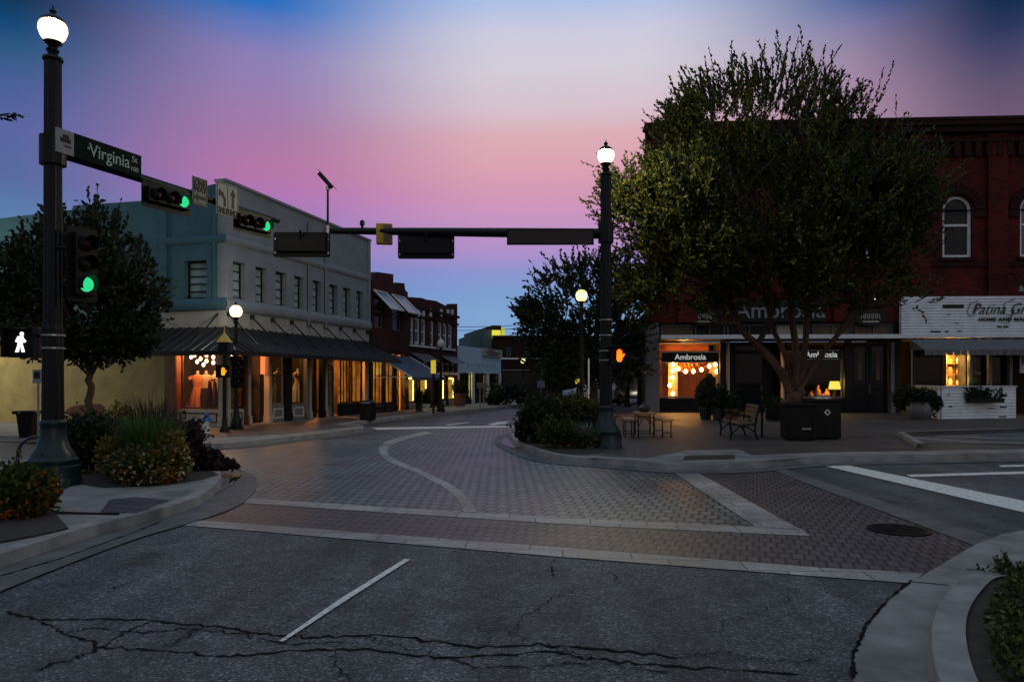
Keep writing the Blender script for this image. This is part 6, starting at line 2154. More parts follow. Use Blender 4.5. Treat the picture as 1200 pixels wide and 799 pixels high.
far_signal('yellow signal head on a dark post, before the fairy lit brick shop', 508, 422, 437.5, 484, 32.0)
far_signal('tiny yellow signal head showing above the planting island', 676.5, 441, 450, 470, 40.0)
t = thing('pale_post', 'taller of two thin pale posts behind the planting island', 'post', (AT(690, 440, 24).x, 24, SW), 0, 'pale posts behind the planting island')
hp = z_at(420, 24) - SW
MB().tube([(0, 0, .04), (0, 0, hp)], [.032, .026], seg=8).build('shaft', 'white_trim', t)
MB().lathe([(.1, 0), (.1, .03), (.04, .06)], seg=10).build('foot', 'white_trim', t)
t2 = thing('pale_post', 'shorter of two thin pale posts, close to the signal pole', 'post', (AT(704, 440, 21).x, 21, SW), 0, 'pale posts behind the planting island')
hp = z_at(429, 21) - SW
MB().tube([(0, 0, .04), (0, 0, hp)], [.03, .024], seg=8).build('shaft', 'white_trim', t2)
MB().lathe([(.1, 0), (.1, .03), (.04, .06)], seg=10).build('foot', 'white_trim', t2)
t = thing('red_post', 'short curved red post showing above the planting island', 'post', (AT(679, 440, 38).x, 38, SW), 0)
MB().tube([(0, 0, 0), (.02, 0, .8), (0, 0, z_at(449, 38) - SW)], .09, seg=8).build('shaft', 'red_post', t)
MB().lathe([(.13, 0), (.13, .08)], seg=10).build('foot', 'black', t)

# ---- hydrant
b = G(241.5, 507.5, SW)
t = thing('fire_hydrant', 'fire hydrant with blue top and white barrel at the corner kerb', 'fire hydrant', b, 0)
k = (z_at(483, b.y) - SW) / .75
MB().lathe([(.15, 0), (.15, .04), (.1, .06), (.095, .36), (.13, .38), (.13, .42)], seg=16).xf(Matrix.Scale(k, 4)).build('barrel', 'white_paint2', t, smooth=True)
MB().lathe([(.135, .42), (.135, .46), (.12, .5), (.12, .58), (.09, .66), (.04, .7), (.035, .75)], seg=16).xf(Matrix.Scale(k, 4)).build('bonnet', 'blue_paint', t, smooth=True)
for dx in (-1, 1):
    MB().tube([(dx * .08, 0, .5), (dx * .19, 0, .5)], [.055, .055], seg=10).xf(Matrix.Scale(k, 4)).build('side_nozzle', 'blue_paint', t)
MB().tube([(0, -.08, .32), (0, -.19, .32)], [.06, .06], seg=10).xf(Matrix.Scale(k, 4)).build('front_nozzle', 'white_paint2', t)

# ---- bins
def round_bin(label, base, r, h, group='litter bins', dome=True):
    t = thing('litter_bin', label, 'litter bin', base, 0, group)
    MB().lathe([(r * .85, 0), (r, .06), (r, h * .8), (r * 1.04, h * .82), (r * 1.04, h * .86)], seg=24, flute=.04).build('body', 'black', t)
    if dome:
        MB().lathe([(r * 1.0, h * .86), (r * .95, h * .92), (r * .7, h * .98), (r * .3, h)], seg=20).build('lid', 'black', t, smooth=True)
        MB().box(-r * .5, r * .5, -r * 1.05, -r * .6, h * .86, h * .92).build('opening', 'steel', t)
    return t


b = G(431, 492, SW)
round_bin('domed black litter bin on the pavement before the street shops', b, .3, z_at(469, b.y) - SW)
b = G(33, 512.5, SW)
t = thing('litter_bin', 'black wide rimmed litter bin before the yellow wall', 'litter bin', b, .1, 'litter bins')
k = b.y / 850
hb = z_at(481, b.y) - SW
MB().lathe([(.2, 0), (.27, hb * .88)], seg=4).xf(Matrix.Rotation(R(45), 4, 'Z')).build('body', 'black_plastic', t)
MB().box(-.27, .27, -.24, .24, hb * .88, hb).build('rim', 'black_plastic', t, bevel=.02)
MB().lathe([(.025, -.01), (.025, .01)], seg=12).xf(Matrix.Rotation(math.pi / 2, 4, 'X')).shift(-.08, -.25, hb * .94).build('badge', 'steel', t)

b = G(936, 514.5, SW)
for k, (px, py, ptop, w, label) in enumerate(((935, 515.5, 471, .66, 'square black litter bin with a pale slot at the foot of the large tree'), (963.5, 514, 466, .68, 'square black litter bin with a pale diamond badge, next to the slotted bin'))):
    b = G(px, py, SW)
    t = thing('square_bin', label, 'litter bin', b, -.05, 'square litter bins under the large tree')
    h = z_at(ptop, b.y) - SW
    hw = w / 2
    MB().box(-hw, hw, -hw, hw, .05, h - .1).build('body', 'black', t, bevel=.02)
    MB().box(-hw - .03, hw + .03, -hw - .03, hw + .03, h - .098, h - .02).build('lid', 'black_plastic', t, bevel=.02)
    MB().box(-hw + .05, hw - .05, -hw + .05, hw - .05, 0, .048).build('plinth', 'black', t)
    if k == 0:
        MB().box(-.02, .2, -hw - .014, -hw - .002, h * .3, h * .34).build('slot_plate', 'steel', t)
        MB().frame(-hw + .06, hw - .06, .12, h - .2, -hw - .012, -hw - .001, .03).build('panel_frame', 'black_plastic', t)
    else:
        dm = MB()
        for a0 in range(4):
            p_ = [(math.cos(R(90 * a0)) * r_, math.sin(R(90 * a0)) * r_) for r_ in (.08, .05)]
            q_ = [(math.cos(R(90 * a0 + 90)) * r_, math.sin(R(90 * a0 + 90)) * r_) for r_ in (.08, .05)]
            dm.prism([(x, z + h * .66) for x, z in (p_[0], q_[0], q_[1], p_[1])], -hw - .012, -hw - .002)
        dm.build('badge', 'white_trim', t)
        MB().lathe([(.2, 0), (.19, .05), (.1, .08)], (.0, 0, h - .02), 18).build('ash_tray', 'steel', t, smooth=True)

# ---- sign post before the yellow wall
b = G(43.5, 516, SW)
t = thing('parking_sign', 'small white parking plate on a thin post before the yellow wall', 'road sign', b, -.25)
zz0, zz1 = z_at(449, b.y) - SW, z_at(433, b.y) - SW
MB().tube([(0, .03, 0), (0, .03, zz1)], .025, seg=8).build('post', 'grey_trim', t)
MB().box(-.13, .13, -.005, .005, zz0, zz1).build('plate', 'sign_white', t)
MB().box(-.09, .09, -.009, -.0055, zz0 + (zz1 - zz0) * .35, zz0 + (zz1 - zz0) * .85).build('marking', 'dark_paint', t)

# ---- bike hoop
b = G(22, 553, SW)
hw_, hh_ = .27, z_at(512, b.y) - SW
t = thing('bike_hoop', 'bent steel bicycle hoop standing behind the orange flowers', 'bike rack', b + Vector((.22, .12, 0)), .35)
pts = [(-hw_, 0, 0), (-hw_, 0, hh_ - hw_)] + [(-hw_ * math.cos(a), 0, hh_ - hw_ + hw_ * math.sin(a)) for a in [math.pi * k / 10 for k in range(1, 10)]] + [(hw_, 0, hh_ - hw_), (hw_, 0, 0)]
MB().tube(pts, .028, seg=10).build('hoop', mat('hoop_steel', (.05, .055, .06), .35, metal=.8), t, smooth=True)
MB().lathe([(.08, 0), (.08, .012)], (-hw_, 0, 0), 14).build('foot_plate', 'steel', t)
MB().lathe([(.08, 0), (.08, .012)], (hw_, 0, 0), 14).build('foot_plate', 'steel', t)

# ---- beer table and benches
b = G(760, 512.5, SW)
ht = z_at(484, b.y) - SW
t = thing('folding_table', 'wooden topped folding table between two matching benches on the brick pavement', 'table', b + Vector((0, .6, 0)), -.08)
MB().box(-.25, .25, -.6, .6, ht - .035, ht).build('top', 'wood', t, bevel=.006)
for y in (-.45, .45):
    m_ = MB().tube([(-.2, y, 0), (-.2, y, ht - .04)], .018, seg=6).tube([(.2, y, 0), (.2, y, ht - .04)], .018, seg=6).tube([(-.2, y, ht - .12), (.2, y, ht - .12)], .014, seg=6)
    m_.tube([(-.2, y, ht - .35), (-.1, y, ht - .16), (.1, y, ht - .16), (.2, y, ht - .35)], .012, seg=6).tube([(-.2, y, .1), (.2, y, .1)], .012, seg=6)
    m_.build('leg', 'black', t)
mt_ = t
t = thing('table_lantern', 'small dark rounded centrepiece standing on the folding table', 'ornament', b + Vector((0, .62, ht)), 0)
MB().lathe([(.1, 0), (.15, .05), (.16, .12), (.1, .18), (.05, .2)], seg=14).build('bowl', 'pot', t, smooth=True)
MB().lathe([(.05, .2), (.02, .23), (.03, .26), (.01, .28)], seg=10).build('knob', 'pot', t)
for px, py, label in ((740.5, 513.5, 'wooden folding bench on the pole side of the table'), (781.5, 513, 'wooden folding bench on the tree side of the table')):
    b = G(px, py, SW)
    hs__ = z_at(491, b.y) - SW
    t = thing('folding_bench', label, 'bench', b + Vector((.0, .55, 0)), -.08 + (.12 if px > 760 else -.02), 'benches beside the folding table')
    MB().box(-.14, .14, -.6, .6, hs__ - .03, hs__).build('seat', 'wood', t, bevel=.006)
    for y in (-.45, .45):
        MB().tube([(-.11, y, 0), (-.11, y, hs__ - .03)], .016, seg=6).tube([(.11, y, 0), (.11, y, hs__ - .03)], .016, seg=6).tube([(-.11, y, .12), (.11, y, .12)], .012, seg=6).tube([(-.11, y, hs__ - .08), (.11, y, hs__ - .08)], .012, seg=6).build('leg', 'black', t)

# ---- iron bench under the tree, seen from its end
b = G(878, 516, SW)
t = thing('iron_bench', 'curly iron ended slatted bench seen from its end under the large tree', 'bench', b + Vector((0, .75, 0)), -.12)
hs__ = .43
for y in (-.75, .75):
    e_ = MB()
    e_.tube([(-.36, y, 0), (-.33, y, .2), (-.38, y, .42), (-.34, y, .6), (-.1, y, .62), (.12, y, .58)], .026, seg=7)
    e_.tube([(.3, y, 0), (.22, y, .22), (.24, y, .45), (.33, y, .86)], .026, seg=7)
    e_.tube([(-.36, y, .4), (-.1, y, .36), (.24, y, .4)], .022, seg=7)
    e_.tube([(-.3, y, .18), (-.15, y, .33), (.05, y, .33), (.22, y, .2)], .018, seg=6)
    e_.tube([(.12, y, .58), (.06, y, .52), (.1, y, .47), (.16, y, .5)], .018, seg=6)
    e_.build('end_frame', 'black', t, smooth=True)
st_ = MB()
for k in range(5): st_.box(-.34 + k * .12, -.34 + k * .12 + .085, -.74, .74, .41 - .02 * math.sin(k / 4 * math.pi), .435 - .02 * math.sin(k / 4 * math.pi))
st_.build('seat', 'old_wood', t)
st_ = MB()
for k in range(4): st_.box(.245 + k * .022, .27 + k * .022, -.74, .74, .5 + k * .095, .575 + k * .095)
st_.build('backrest', 'old_wood', t)
b = G(893, 512, SW)
t = thing('tree_stake', 'thin dark upright stake beside the iron bench', 'stake', b, 0)
MB().tube([(0, 0, 0), (0, 0, 1.0)], .03, seg=8).build('shaft', 'black', t)
MB().lathe([(.04, 1.0), (.03, 1.04), (.01, 1.07)], seg=8).build('cap', 'black', t)
b = G(909, 493.5, SW)
t = thing('round_planter', 'low round glossy black planter behind the iron bench', 'planter', b, 0)
MB().lathe([(.3, 0), (.36, .1), (.36, .55), (.4, .58), (.4, .63), (.33, .63), (.33, .55)], seg=24).build('pot', mat('gloss_black', (.008, .008, .009), .15), t, smooth=True)
MB().lathe([(.34, .02), (.345, .05)], seg=24).build('foot_ring', 'steel', t)
q = ell_points([(0, 0, .65, .3, .3, .2, 1)], 350)
np_quads('foliage', leaf_quads(q, rng.normal(size=q.shape) + [0, 0, .6], .12, .03), 'leaf_dark', t)

# ---- parked cars far behind
def car(label, base, rotz, paint, L=4.5, W=1.8, H=1.45, van=False, lights=False):
    t = thing('parked_car', label, 'car', base, rotz, 'parked cars beyond the table')
    if van:
        prof = [(-L / 2, .35), (-L / 2, .9), (-L / 2 + .5, 1.1), (-L / 2 + 1.1, H), (L / 2 - .1, H), (L / 2, H - .2), (L / 2, .35)]
        win = [(-L / 2 + .75, 1.12), (-L / 2 + 1.2, H - .15), (-L / 2 + 2.2, H - .15), (-L / 2 + 2.2, 1.12)]
    else:
        prof = [(-L / 2, .3), (-L / 2, .72), (-L / 2 + .9, .88), (-L / 2 + 1.6, H), (L / 2 - 1.5, H), (L / 2 - .6, .95), (L / 2, .9), (L / 2, .3)]
        win = [(-L / 2 + 1.1, .92), (-L / 2 + 1.7, H - .08), (L / 2 - 1.55, H - .08), (L / 2 - .9, .95)]
    MB().prism(prof, -W / 2, W / 2).build('body', paint, t, bevel=.06)
    for s_ in (-1, 1):
        MB().prism(win, s_ * (W / 2 + .004), s_ * (W / 2 + .012)).build('window', 'win_glass', t)
        for x in (-L / 2 + .85, L / 2 - .85):
            wl = MB().lathe([(.32, -.1), (.33, -.08), (.33, .08), (.32, .1)], seg=18).xf(Matrix.Rotation(math.pi / 2, 4, 'X')).shift(x, s_ * (W / 2 - .08), .33).build('wheel', 'tyre', t)
            MB().lathe([(.18, -.11), (.18, .11)], seg=12).xf(Matrix.Rotation(math.pi / 2, 4, 'X')).shift(x, s_ * (W / 2 - .08), .33).build('rim', 'steel', wl)
        MB().box(-L / 2 - .02, -L / 2 + .02, s_ * W * .36 - .14, s_ * W * .36 + .14, .58, .74).build('headlight', 'headlight' if lights else 'globe_off', t, bevel=.01)
    return t


car('white parked van half hidden behind the signal pole', (AT(722, 440, 44).x, 44, SW + .01), R(60), 'car_white', 5.2, 1.95, 2.1, True)
car('dark parked car with its lamps lit beyond the folding table', (AT(748, 440, 47).x, 47, SW + .01), R(75), 'car_dark', lights=True)
car('pale parked car seen between the two pale posts', (AT(700, 440, 50).x, 50, SW + .01), R(15), 'car_white')
t = thing('road_sign', 'small pale rectangular sign seen over the planting island', 'road sign', (AT(634, 440, 48).x, 48, SW), 0)
MB().tube([(0, .04, 0), (0, .04, 2.2)], .04, seg=6).build('post', 'grey_trim', t)
MB().box(-.25, .25, -.01, .01, z_at(454, 48) - SW, z_at(446, 48) - SW).build('plate', 'sign_white', t)
for k, px in enumerate((562.5, 567)):
    t = thing('sign_post', ['nearer thin pale signpost before the white fronted shop', 'farther thin pale signpost before the white fronted shop'][k], 'signpost', G(px, 478.5 - k * .6, SW), 0)
    Yk = t.location.y
    MB().tube([(0, 0, 0), (0, 0, z_at(449, Yk) - SW)], .035, seg=6).build('post', 'grey_trim', t)
    MB().box(-.16, .16, -.05, -.036, z_at(455, Yk) - SW, z_at(448, Yk) - SW).build('plate', 'sign_grey', t)
# far shops beyond the trees
FD = Facade(AT(640, 445, 80), -.1)
t = thing('far_building', 'long low dark building far beyond the trees', 'building', FD.P0, FD.rot)
MB().box(0, FD.x(860), 0, 8, 0, FD.z(700, 428)).build('wall', 'brick_dark', t)
MB().box(-.1, FD.x(860), -.4, 8.2, FD.z(700, 428), FD.z(700, 426.5)).build('roof', 'black', t)
for k in range(9):
    MB().box(FD.x(690 + k * 9), FD.x(690 + k * 9 + random.uniform(2, 5)), -.05, -.004, FD.z(700, 449 + random.uniform(-3, 4)), FD.z(700, 445)).build('lit_window', emis('far_window', (1, .86, .7) if k % 2 else (.75, .82, 1), 1.1), t)

# ================================================================== PLANTING
# near left bed
g = lambda px, py: G(px, py, SW)
bush('flower_bush', 'bushy orange flowered plant at the near corner, below the bike hoop', 'plant', g(22, 606), [(0, 0, .2, .3, .3, .24, 3), (.16, .1, .27, .18, .2, .17, 2), (-.3, -.05, .18, .32, .3, .24, 3), (-.7, -.2, .22, .4, .35, .26, 3)], 8000, .06, .02, 'leaf_mid', flowers=[('petal_orange', 800, .055), ('petal_gold', 200, .045)], hole=.22)
bush('flower_bush', 'rounded mound of small pale and orange flowers at the foot of the grass tuft', 'plant', g(170, 567), [(0, 0, .2, .40, .32, .24, 3), (.3, .1, .26, .26, .25, .24, 2), (-.35, .12, .24, .26, .25, .22, 2)], 6500, .055, .018, 'leaf_tree', flowers=[('petal_white', 260, .042), ('petal_orange', 330, .048), ('petal_gold', 90, .042)], hole=.2)
bush('flower_bush', 'amber leaved flowering plant against the grass tuft, nearer the pole', 'plant', g(133, 560), [(0, 0, .3, .2, .22, .28, 1), (.2, 0, .24, .18, .2, .22, 1)], 2200, .05, .018, 'leaf_yellow', flowers=[('petal_gold', 80, .04)], hole=.2)
bush('flower_bush', 'yellow green flowering plant leaning out to the kerb', 'plant', g(210, 561), [(-.1, 0, .3, .2, .2, .34, 2), (-.22, 0, .55, .12, .14, .16, 1), (.06, -.05, .2, .14, .16, .2, 1)], 2600, .055, .018, 'leaf_yellow', flowers=[('petal_white', 90, .045), ('petal_gold', 60, .04)], hole=.2)
blades('ornamental_grass', 'tall upright green grass tuft in the middle of the flower bed', 'grass', g(175, 559), 1300, 1.06, .009, 'leaf_green', .6, .36)
bush('dark_shrub', 'wide dark shrub with a few pale flowers, between pole and grass', 'shrub', g(105, 553), [(0, 0, .42, .5, .4, .42, 3), (.45, .1, .4, .4, .35, .42, 2), (-.3, -.1, .3, .35, .3, .35, 1)], 7000, .07, .028, 'leaf_dark', flowers=[('petal_white', 22, .05)], hole=.12, group='dark shrubs of the corner bed')
bush('dark_shrub', 'dark spreading shrub nearest the kerb, before the hydrant', 'shrub', g(233, 550), [(-.28, 0, .32, .30, .4, .34, 3), (.05, .05, .14, .3, .3, .18, 2), (-.36, 0, .42, .22, .28, .26, 1), (.42, 0, .04, .22, .2, .10, .4)], 6500, .085, .03, 'leaf_purple', hole=.12, group='dark shrubs of the corner bed')
blades('spiky_plant', 'purple spiky plant showing above the grass tuft', 'plant', g(172, 543), 260, 1.35, .014, 'leaf_purple', .4, .6)
blades('spiky_plant', 'purple spiky plant beside the brown column of the corner shop', 'plant', g(187, 542), 220, 1.3, .014, 'leaf_purple', .35, .6)
bush('yellow_flowers', 'slender plant with small orange yellow flowers before the yellow wall', 'plant', g(139, 543), [(0, 0, .78, .2, .2, .24, 1), (.15, 0, .45, .25, .2, .4, 1)], 900, .05, .014, 'leaf_mid', flowers=[('petal_gold', 160, .045)], hole=.3)
# planting island on the right
bush('dark_shrub', 'rounded dark shrub at the street end of the planting island', 'shrub', g(636, 518), [(0, 0, .42, .50, .5, .46, 3), (-.35, -.1, .28, .3, .3, .3, 1), (.2, .1, .58, .35, .35, .32, 1)], 6500, .1, .04, 'leaf_dark', hole=.1)
bush('flower_bush', 'yellow topped bush in the middle of the planting island', 'plant', g(670, 517), [(0, .1, .62, .46, .4, .38, 3), (.35, .1, .66, .32, .3, .28, 2), (-.3, .1, .52, .3, .3, .36, 1)], 4600, .08, .03, 'leaf_tree', flowers=[('leaf_yellow', 1500, .09), ('petal_gold', 60, .05)], hole=.15)
bush('flower_bush', 'low rust tinted plant at the front of the planting island', 'plant', g(655, 525), [(0, 0, .24, .45, .3, .26, 2), (.5, 0, .2, .4, .3, .22, 2)], 3200, .07, .025, 'leaf_mid', flowers=[('petal_orange', 40, .05)], hole=.2)
blades('spiky_plant', 'pale green strappy plant close to the signal pole on the island', 'plant', g(687, 524.5), 300, .62, .022, 'leaf_pale', .5, 1.0)
bush('low_shrub', 'dark shrub between the strappy plant and the signal pole', 'shrub', g(700, 519), [(0, 0, .35, .35, .3, .36, 1)], 2600, .08, .03, 'leaf_dark', hole=.15)
blades('feather_grass', 'dark arching feather grass behind the planting island bushes', 'grass', g(648, 512), 260, 1.35, .01, 'leaf_dark', .5, .7)
# far planter beds
bush('far_shrub', 'low dark planting before the white fronted shop', 'shrub', G(597, 474.5, SW), [(0, 0, .4, 1.0, .5, .5, 1), (-.8, 0, .3, .5, .4, .35, 1), (1.6, 0, .3, .9, .5, .4, 1)], 2500, .18, .07, 'leaf_dark')
t = thing('flower_pot', 'pale pink flower pot with dark plant at the end of the brick shop', 'flower pot', G(539, 475.5, SW), 0)
MB().lathe([(.28, 0), (.36, .6), (.4, .62), (.4, .7), (.3, .7)], seg=16).build('pot', 'terracotta', t, smooth=True)
q = ell_points([(0, 0, 1.0, .45, .4, .5, 1)], 600)
np_quads('foliage', leaf_quads(q, rng.normal(size=q.shape) + [0, 0, .5], .16, .05), 'leaf_dark', t)
for k, px in enumerate((491, 500)):
    t = thing('flower_pot', ['dark planter before the doorway of the fairy lit brick shop', 'pale planter under the second fairy lit window'][k], 'flower pot', G(px, 482.2 - k * .4, SW), 0)
    MB().lathe([(.12, 0), (.16, .28), (.18, .3), (.18, .34), (.12, .34)], seg=14).build('pot', ['pot', 'white_trim'][k], t, smooth=True)
    q = ell_points([(0, 0, .62, .18, .18, .36, 1)], 400)
    np_quads('foliage', leaf_quads(q, rng.normal(size=q.shape) + [0, 0, .5], .14, .04), 'leaf_dark', t)
# pots before the brick hall
for k, (px, py, ells, n, label) in enumerate((
        (827, 491.5, [(0, 0, .9, .38, .35, .55, 2), (.1, 0, 1.3, .25, .25, .35, 1)], 1500, 'tall leafy potted shrub under the first shop window of the brick hall'),
        (842, 492.5, [(0, 0, .75, .42, .35, .5, 1)], 1400, 'rounded potted shrub between the tall potted shrub and the doorway'),
        (857, 493, [(0, 0, .55, .3, .3, .4, 1)], 800, 'small potted plant at the edge of the dark doorway'))):
    t = thing('potted_plant', label, 'potted plant', G(px, py, SW), 0, 'potted shrubs by the brick hall doorway')
    MB().lathe([(.18, 0), (.25, .36), (.28, .38), (.28, .44), (.2, .44)], seg=16).build('pot', ['pot', 'pot', 'terracotta'][k], t, smooth=True)
    q = ell_points(ells, n, hole=.1, hscale=2)
    np_quads('foliage', leaf_quads(q, rng.normal(size=q.shape) + [0, 0, .5], .13, .045), 'leaf_dark' if k else 'leaf_mid', t)
t = thing('potted_plant', 'bushy dark plant in a round pale pot beside the white board wall', 'potted plant', G(1077, 491.5, SW), 0)
MB().lathe([(.25, 0), (.42, .2), (.46, .45), (.40, .62), (.44, .66), (.36, .66)], seg=20).build('pot', 'concrete', t, smooth=True)
q = ell_points([(.1, 0, .75, .6, .45, .4, 2), (.4, -.1, .5, .4, .35, .4, 1), (-.3, .3, .8, .5, .4, .5, 1)], 3200, hole=.1, hscale=2)
np_quads('foliage', leaf_quads(q, rng.normal(size=q.shape) + [0, 0, .4], .13, .045), 'leaf_dark', t)
# near right bed: creeping ground cover
n = 45000
xs_ = rng.uniform(2.2, 7.0, n * 3)
ys_ = rng.uniform(1.8, 6.2, n * 3)
ko_v = [Vector(p) for p in ko]
inner_ = offset(ko_v[::-1], .24)
polyx = np.array([p.x for p in inner_])
polyy = np.array([p.y for p in inner_])
xi = np.interp(ys_, polyy[np.argsort(polyy)], polyx[np.argsort(polyy)])
ymax = G(1156, 669, SW).y
msk = (xs_ > xi + .02 + rng.uniform(0, .12, n * 3)) & (ys_ < ymax - .12 + (xs_ - 3.2) * .05)
xs_, ys_ = xs_[msk], ys_[msk]
zz_ = SW + np.abs(rng.normal(0, .035, len(xs_))) + np.array([max(0, noise.noise(Vector((x * 2.2, y * 2.2, 0)))) * .09 for x, y in zip(xs_, ys_)])
q = np.stack([xs_, ys_, zz_], 1)
o = np_quads('ground_cover', leaf_quads(q, rng.normal(size=q.shape) + [0, 0, .7], .04, .014), 'leaf_mid')
tag(o, 'low dark green ground cover filling the near corner bed', 'ground cover', kind='stuff')
bush('low_shrub', 'tufted shrub rising from the ground cover at the near corner bed', 'shrub', G(1178, 672, SW), [(0, 0, .0, .14, .1, .07, 1), (.25, 0, .0, .18, .12, .06, 1)], 600, .034, .011, 'leaf_mid', hole=.2)

# ================================================================== TREES
def ell(px, py, rpx, rpy, Y, ry, w=None, base_y=None):
    c = AT(px, py, Y)
    k = Y / 850
    return (c.x, c.y, c.z, rpx * k, ry, rpy * k, w or (rpx * rpy * ry / 20000))


# large tree before the brick hall
B = G(928, 504, SW)
Y = B.y
T_ = lambda px, py, dy=0: AT(px, py, Y + dy)
limbs = [
    ([B, T_(930, 480), T_(932, 455)], .27, .20),
    ([T_(931, 470), T_(915, 435), T_(888, 405), T_(866, 380, -.3), T_(850, 330, -.8), T_(838, 290, -1.2), T_(800, 255, -1.8)], .14, .04),
    ([T_(932, 462), T_(922, 420), T_(906, 385, .3), T_(895, 340, .5), T_(880, 290, .8), T_(868, 220, 1)], .095, .03),
    ([T_(933, 462), T_(932, 410, -.2), T_(926, 350, -.4), T_(920, 290, -.4), T_(905, 200, -.2), T_(895, 130)], .12, .03),
    ([T_(936, 462), T_(943, 410, .3), T_(946, 350, .5), T_(950, 280, .6), T_(965, 200, .5), T_(975, 140, .3)], .11, .03),
    ([T_(938, 455), T_(960, 420, .2), T_(982, 392, .1), T_(1000, 360, 0), T_(1020, 320, -.5), T_(1045, 270, -.8)], .10, .03),
    ([T_(838, 290, -1.2), T_(800, 290, -1.5), T_(750, 275, -1.5)], .06, .02),
    ([T_(888, 405), T_(905, 360, -.8), T_(890, 300, -1.5), T_(870, 240, -2)], .09, .03),
    ([T_(982, 392, .1), T_(1030, 350, .2), T_(1075, 320, .3)], .07, .02),
]
ells = [ell(900, 245, 150, 90, Y, 3.2), ell(890, 168, 104, 62, Y, 2.4), ell(1018, 250, 62, 62, Y - .5, 1.4, 1.6), ell(800, 255, 78, 74, Y - .6, 2.4), ell(752, 258, 50, 56, Y - 2.6, 1.3), ell(800, 235, 62, 44, Y - 3.0, 1.1, .9), ell(720, 245, 22, 30, Y - 2.8, .7, .14), ell(830, 290, 50, 40, Y - 2.6, 1.0, .5), ell(1010, 235, 88, 85, Y, 2.4), ell(790, 330, 70, 38, Y - .6, 1.8, .5), ell(990, 305, 95, 40, Y, 2.0), ell(806, 165, 40, 36, Y, 1.2, .3), ell(900, 300, 90, 45, Y - 1, 2.2, .7), ell(972, 150, 44, 52, Y, 1.4), ell(845, 348, 48, 22, Y - .6, 1.1, .22), ell(935, 342, 44, 24, Y - 1, 1.2, .22), ell(1015, 345, 60, 22, Y - .3, 1.2, .25), ell(770, 345, 40, 24, Y - 1.2, 1.0, .2), ell(1070, 348, 26, 14, Y - .3, .7, .03), ell(735, 215, 22, 32, Y - .6, .9, .1)]
# long upright shoots along the crown's upper rim
n = 300
a = rng.uniform(R(8), R(172), n)
cx_, cz_ = AT(893, 160, Y).x, AT(893, 160, Y).z
kx, kz = 110 * Y / 850, 58 * Y / 850
rr_ = rng.uniform(.62, .98, n)
sp = np.stack([cx_ + np.cos(a) * kx * rr_, Y + rng.uniform(-1.6, 1.6, n), cz_ + np.sin(a) * kz * rr_], 1)
sd_ = np.stack([np.cos(a) * .55, rng.uniform(-.3, .3, n), np.sin(a) * .5 + .6], 1)
tree('shade_tree', 'large many stemmed shade tree with a feathery crown before the brick hall', 'tree', B, limbs, ells, 9800, .55, 18, .115, .031, 'leaf_tree', 'bark_red', up=.55, hole=.42, hscale=.95, centre=(B.x, B.y, 4.0), twigs=110, spikes=(sp, sd_, .8))

# tree before the yellow wall
B = G(105, 509, SW)
Y = B.y
limbs = [([B, T_(105, 470), T_(106, 440)], .11, .09), ([T_(106, 445), T_(98, 410), T_(80, 370, -.2), T_(60, 320, -.4)], .06, .025), ([T_(106, 442), T_(112, 400), T_(118, 340, .2), T_(112, 280)], .065, .02), ([T_(108, 438), T_(125, 405, -.2), T_(148, 370, -.2), T_(160, 330)], .05, .02), ([T_(104, 440), T_(88, 425, .2), T_(50, 395, .3), T_(20, 370)], .04, .015)]
ells = [ell(100, 320, 78, 62, Y, 1.5), ell(40, 335, 58, 55, Y, 1.3), ell(148, 355, 44, 45, Y, 1.1), ell(100, 272, 44, 32, Y, .9), ell(15, 365, 45, 45, Y, 1.1), ell(120, 395, 55, 26, Y - .2, 1.0, .5), ell(60, 395, 40, 22, Y, 1.0, .3), ell(-30, 340, 50, 60, Y, 1.2)]
tree('street_tree', 'dense broad leaved street tree before the yellow wall', 'tree', B, limbs, ells, 4300, .30, 11, .125, .05, 'leaf_dark', up=.4, hole=.2, hscale=.9, twigs=60)

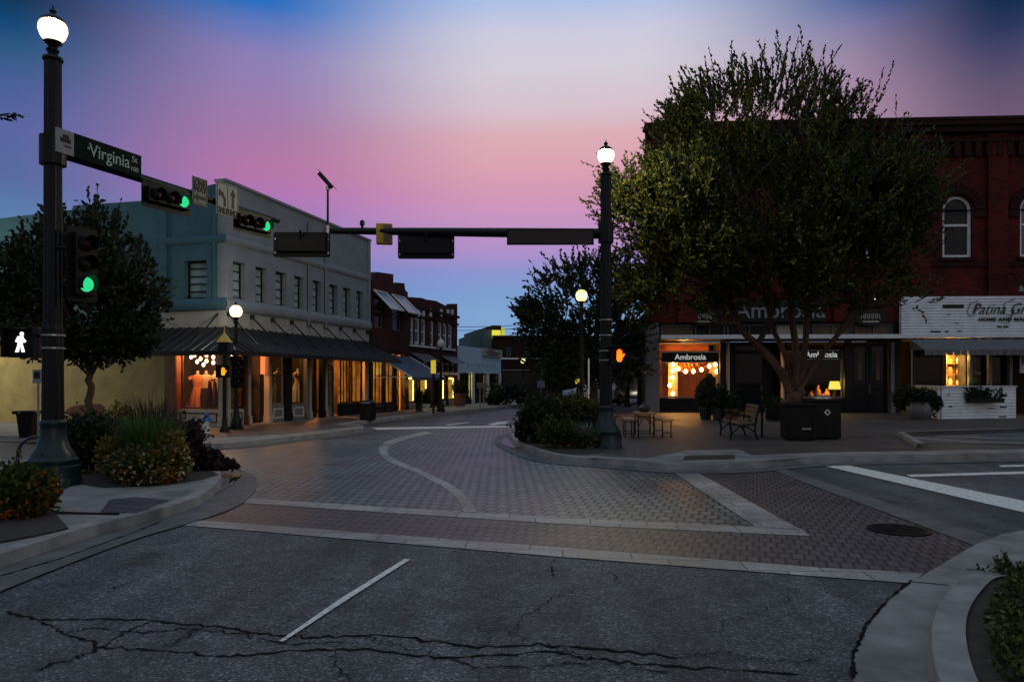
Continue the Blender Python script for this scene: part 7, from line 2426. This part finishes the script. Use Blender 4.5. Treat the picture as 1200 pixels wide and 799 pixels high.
# trees behind the planting island
B = Vector((AT(694, 480, 33).x, 33, SW))
Y = B.y
limbs = [([B, T_(694, 450), T_(692, 430)], .2, .16), ([T_(692, 440), T_(670, 400), T_(650, 370)], .12, .04), ([T_(692, 436), T_(700, 390), T_(705, 340)], .12, .04), ([T_(694, 440), T_(725, 400), T_(740, 360)], .1, .03)]
ells = [ell(690, 372, 62, 62, Y, 2.4), ell(648, 392, 34, 42, Y, 1.6), ell(732, 350, 44, 55, Y, 1.8), ell(690, 425, 70, 26, Y, 2.2), ell(625, 372, 16, 14, Y, .6, .1)]
n = 90
a = rng.uniform(R(20), R(200), n)
c_ = AT(685, 378, Y)
sp = np.stack([c_.x + np.cos(a) * 64 * Y / 850 * .9, Y + rng.uniform(-1, 1, n), c_.z + np.sin(a) * 68 * Y / 850 * .9], 1)
sd_ = np.stack([np.cos(a) * .8, rng.uniform(-.3, .3, n), np.sin(a) * .5 + .35], 1)
tree('street_tree', 'dark round street tree behind the globe lamp and signal pole', 'tree', B, limbs, ells, 2200, .55, 12, .17, .058, 'leaf_dark', up=.4, hole=.32, hscale=.8, twigs=50, spikes=(sp, sd_, .9))
for k, (px, Yk, pyc, rx_, rz_, lab) in enumerate(((668, 54, 436, 30, 26, 'low dark tree at the far end of the planting, before the brick block'), (735, 40, 420, 34, 34, 'dark tree half hidden behind the signal pole'), (700, 62, 425, 50, 26, 'farthest dark tree filling the gap behind the pale posts'))):
    B = Vector((AT(px, 470, Yk).x, Yk, SW))
    Y = Yk
    tree('far_tree', lab, 'tree', B, [([B, T_(px, 455), T_(px, pyc)], .2, .06), ([T_(px, 452), T_(px - 14, pyc)], .1, .03), ([T_(px, 452), T_(px + 14, pyc)], .1, .03)], [ell(px, pyc, rx_, rz_, Y, 2.2), ell(px - rx_ * .5, pyc + 6, rx_ * .6, rz_ * .7, Y, 1.6), ell(px + rx_ * .5, pyc + 4, rx_ * .6, rz_ * .7, Y, 1.6)], 700, .7, 10, .26, .09, 'leaf_dark', group='far trees behind the planting island', twigs=16)

# the tree just outside the frame whose twig reaches in at the left edge
B = Vector((-11.2, 8.5, SW))
Y = 8.5
limbs = [([B, B + Vector((.1, 0, 2.2)), B + Vector((.5, .1, 3.6)), T_(-60, 150), T_(-12, 138), T_(12, 133)], .07, .006), ([B + Vector((.3, 0, 3.0)), B + Vector((-.4, .2, 4.5))], .07, .02)]
ells = [(B.x - .6, B.y, 4.6, 1.2, 1.2, 1.2, 1)]
p_ = np.array([list(T_(x, y)) for x, y in ((-2, 138), (5, 136), (13, 133.5))])
tree('roadside_tree', 'tree mostly outside the picture, only a thin leafy twig reaching in', 'tree', B, limbs, ells, 200, .3, 8, .06, .018, 'leaf_dark', twigs=10, spikes=(p_, np.tile([[.5, 0, -.1]], (len(p_), 1)), .12))
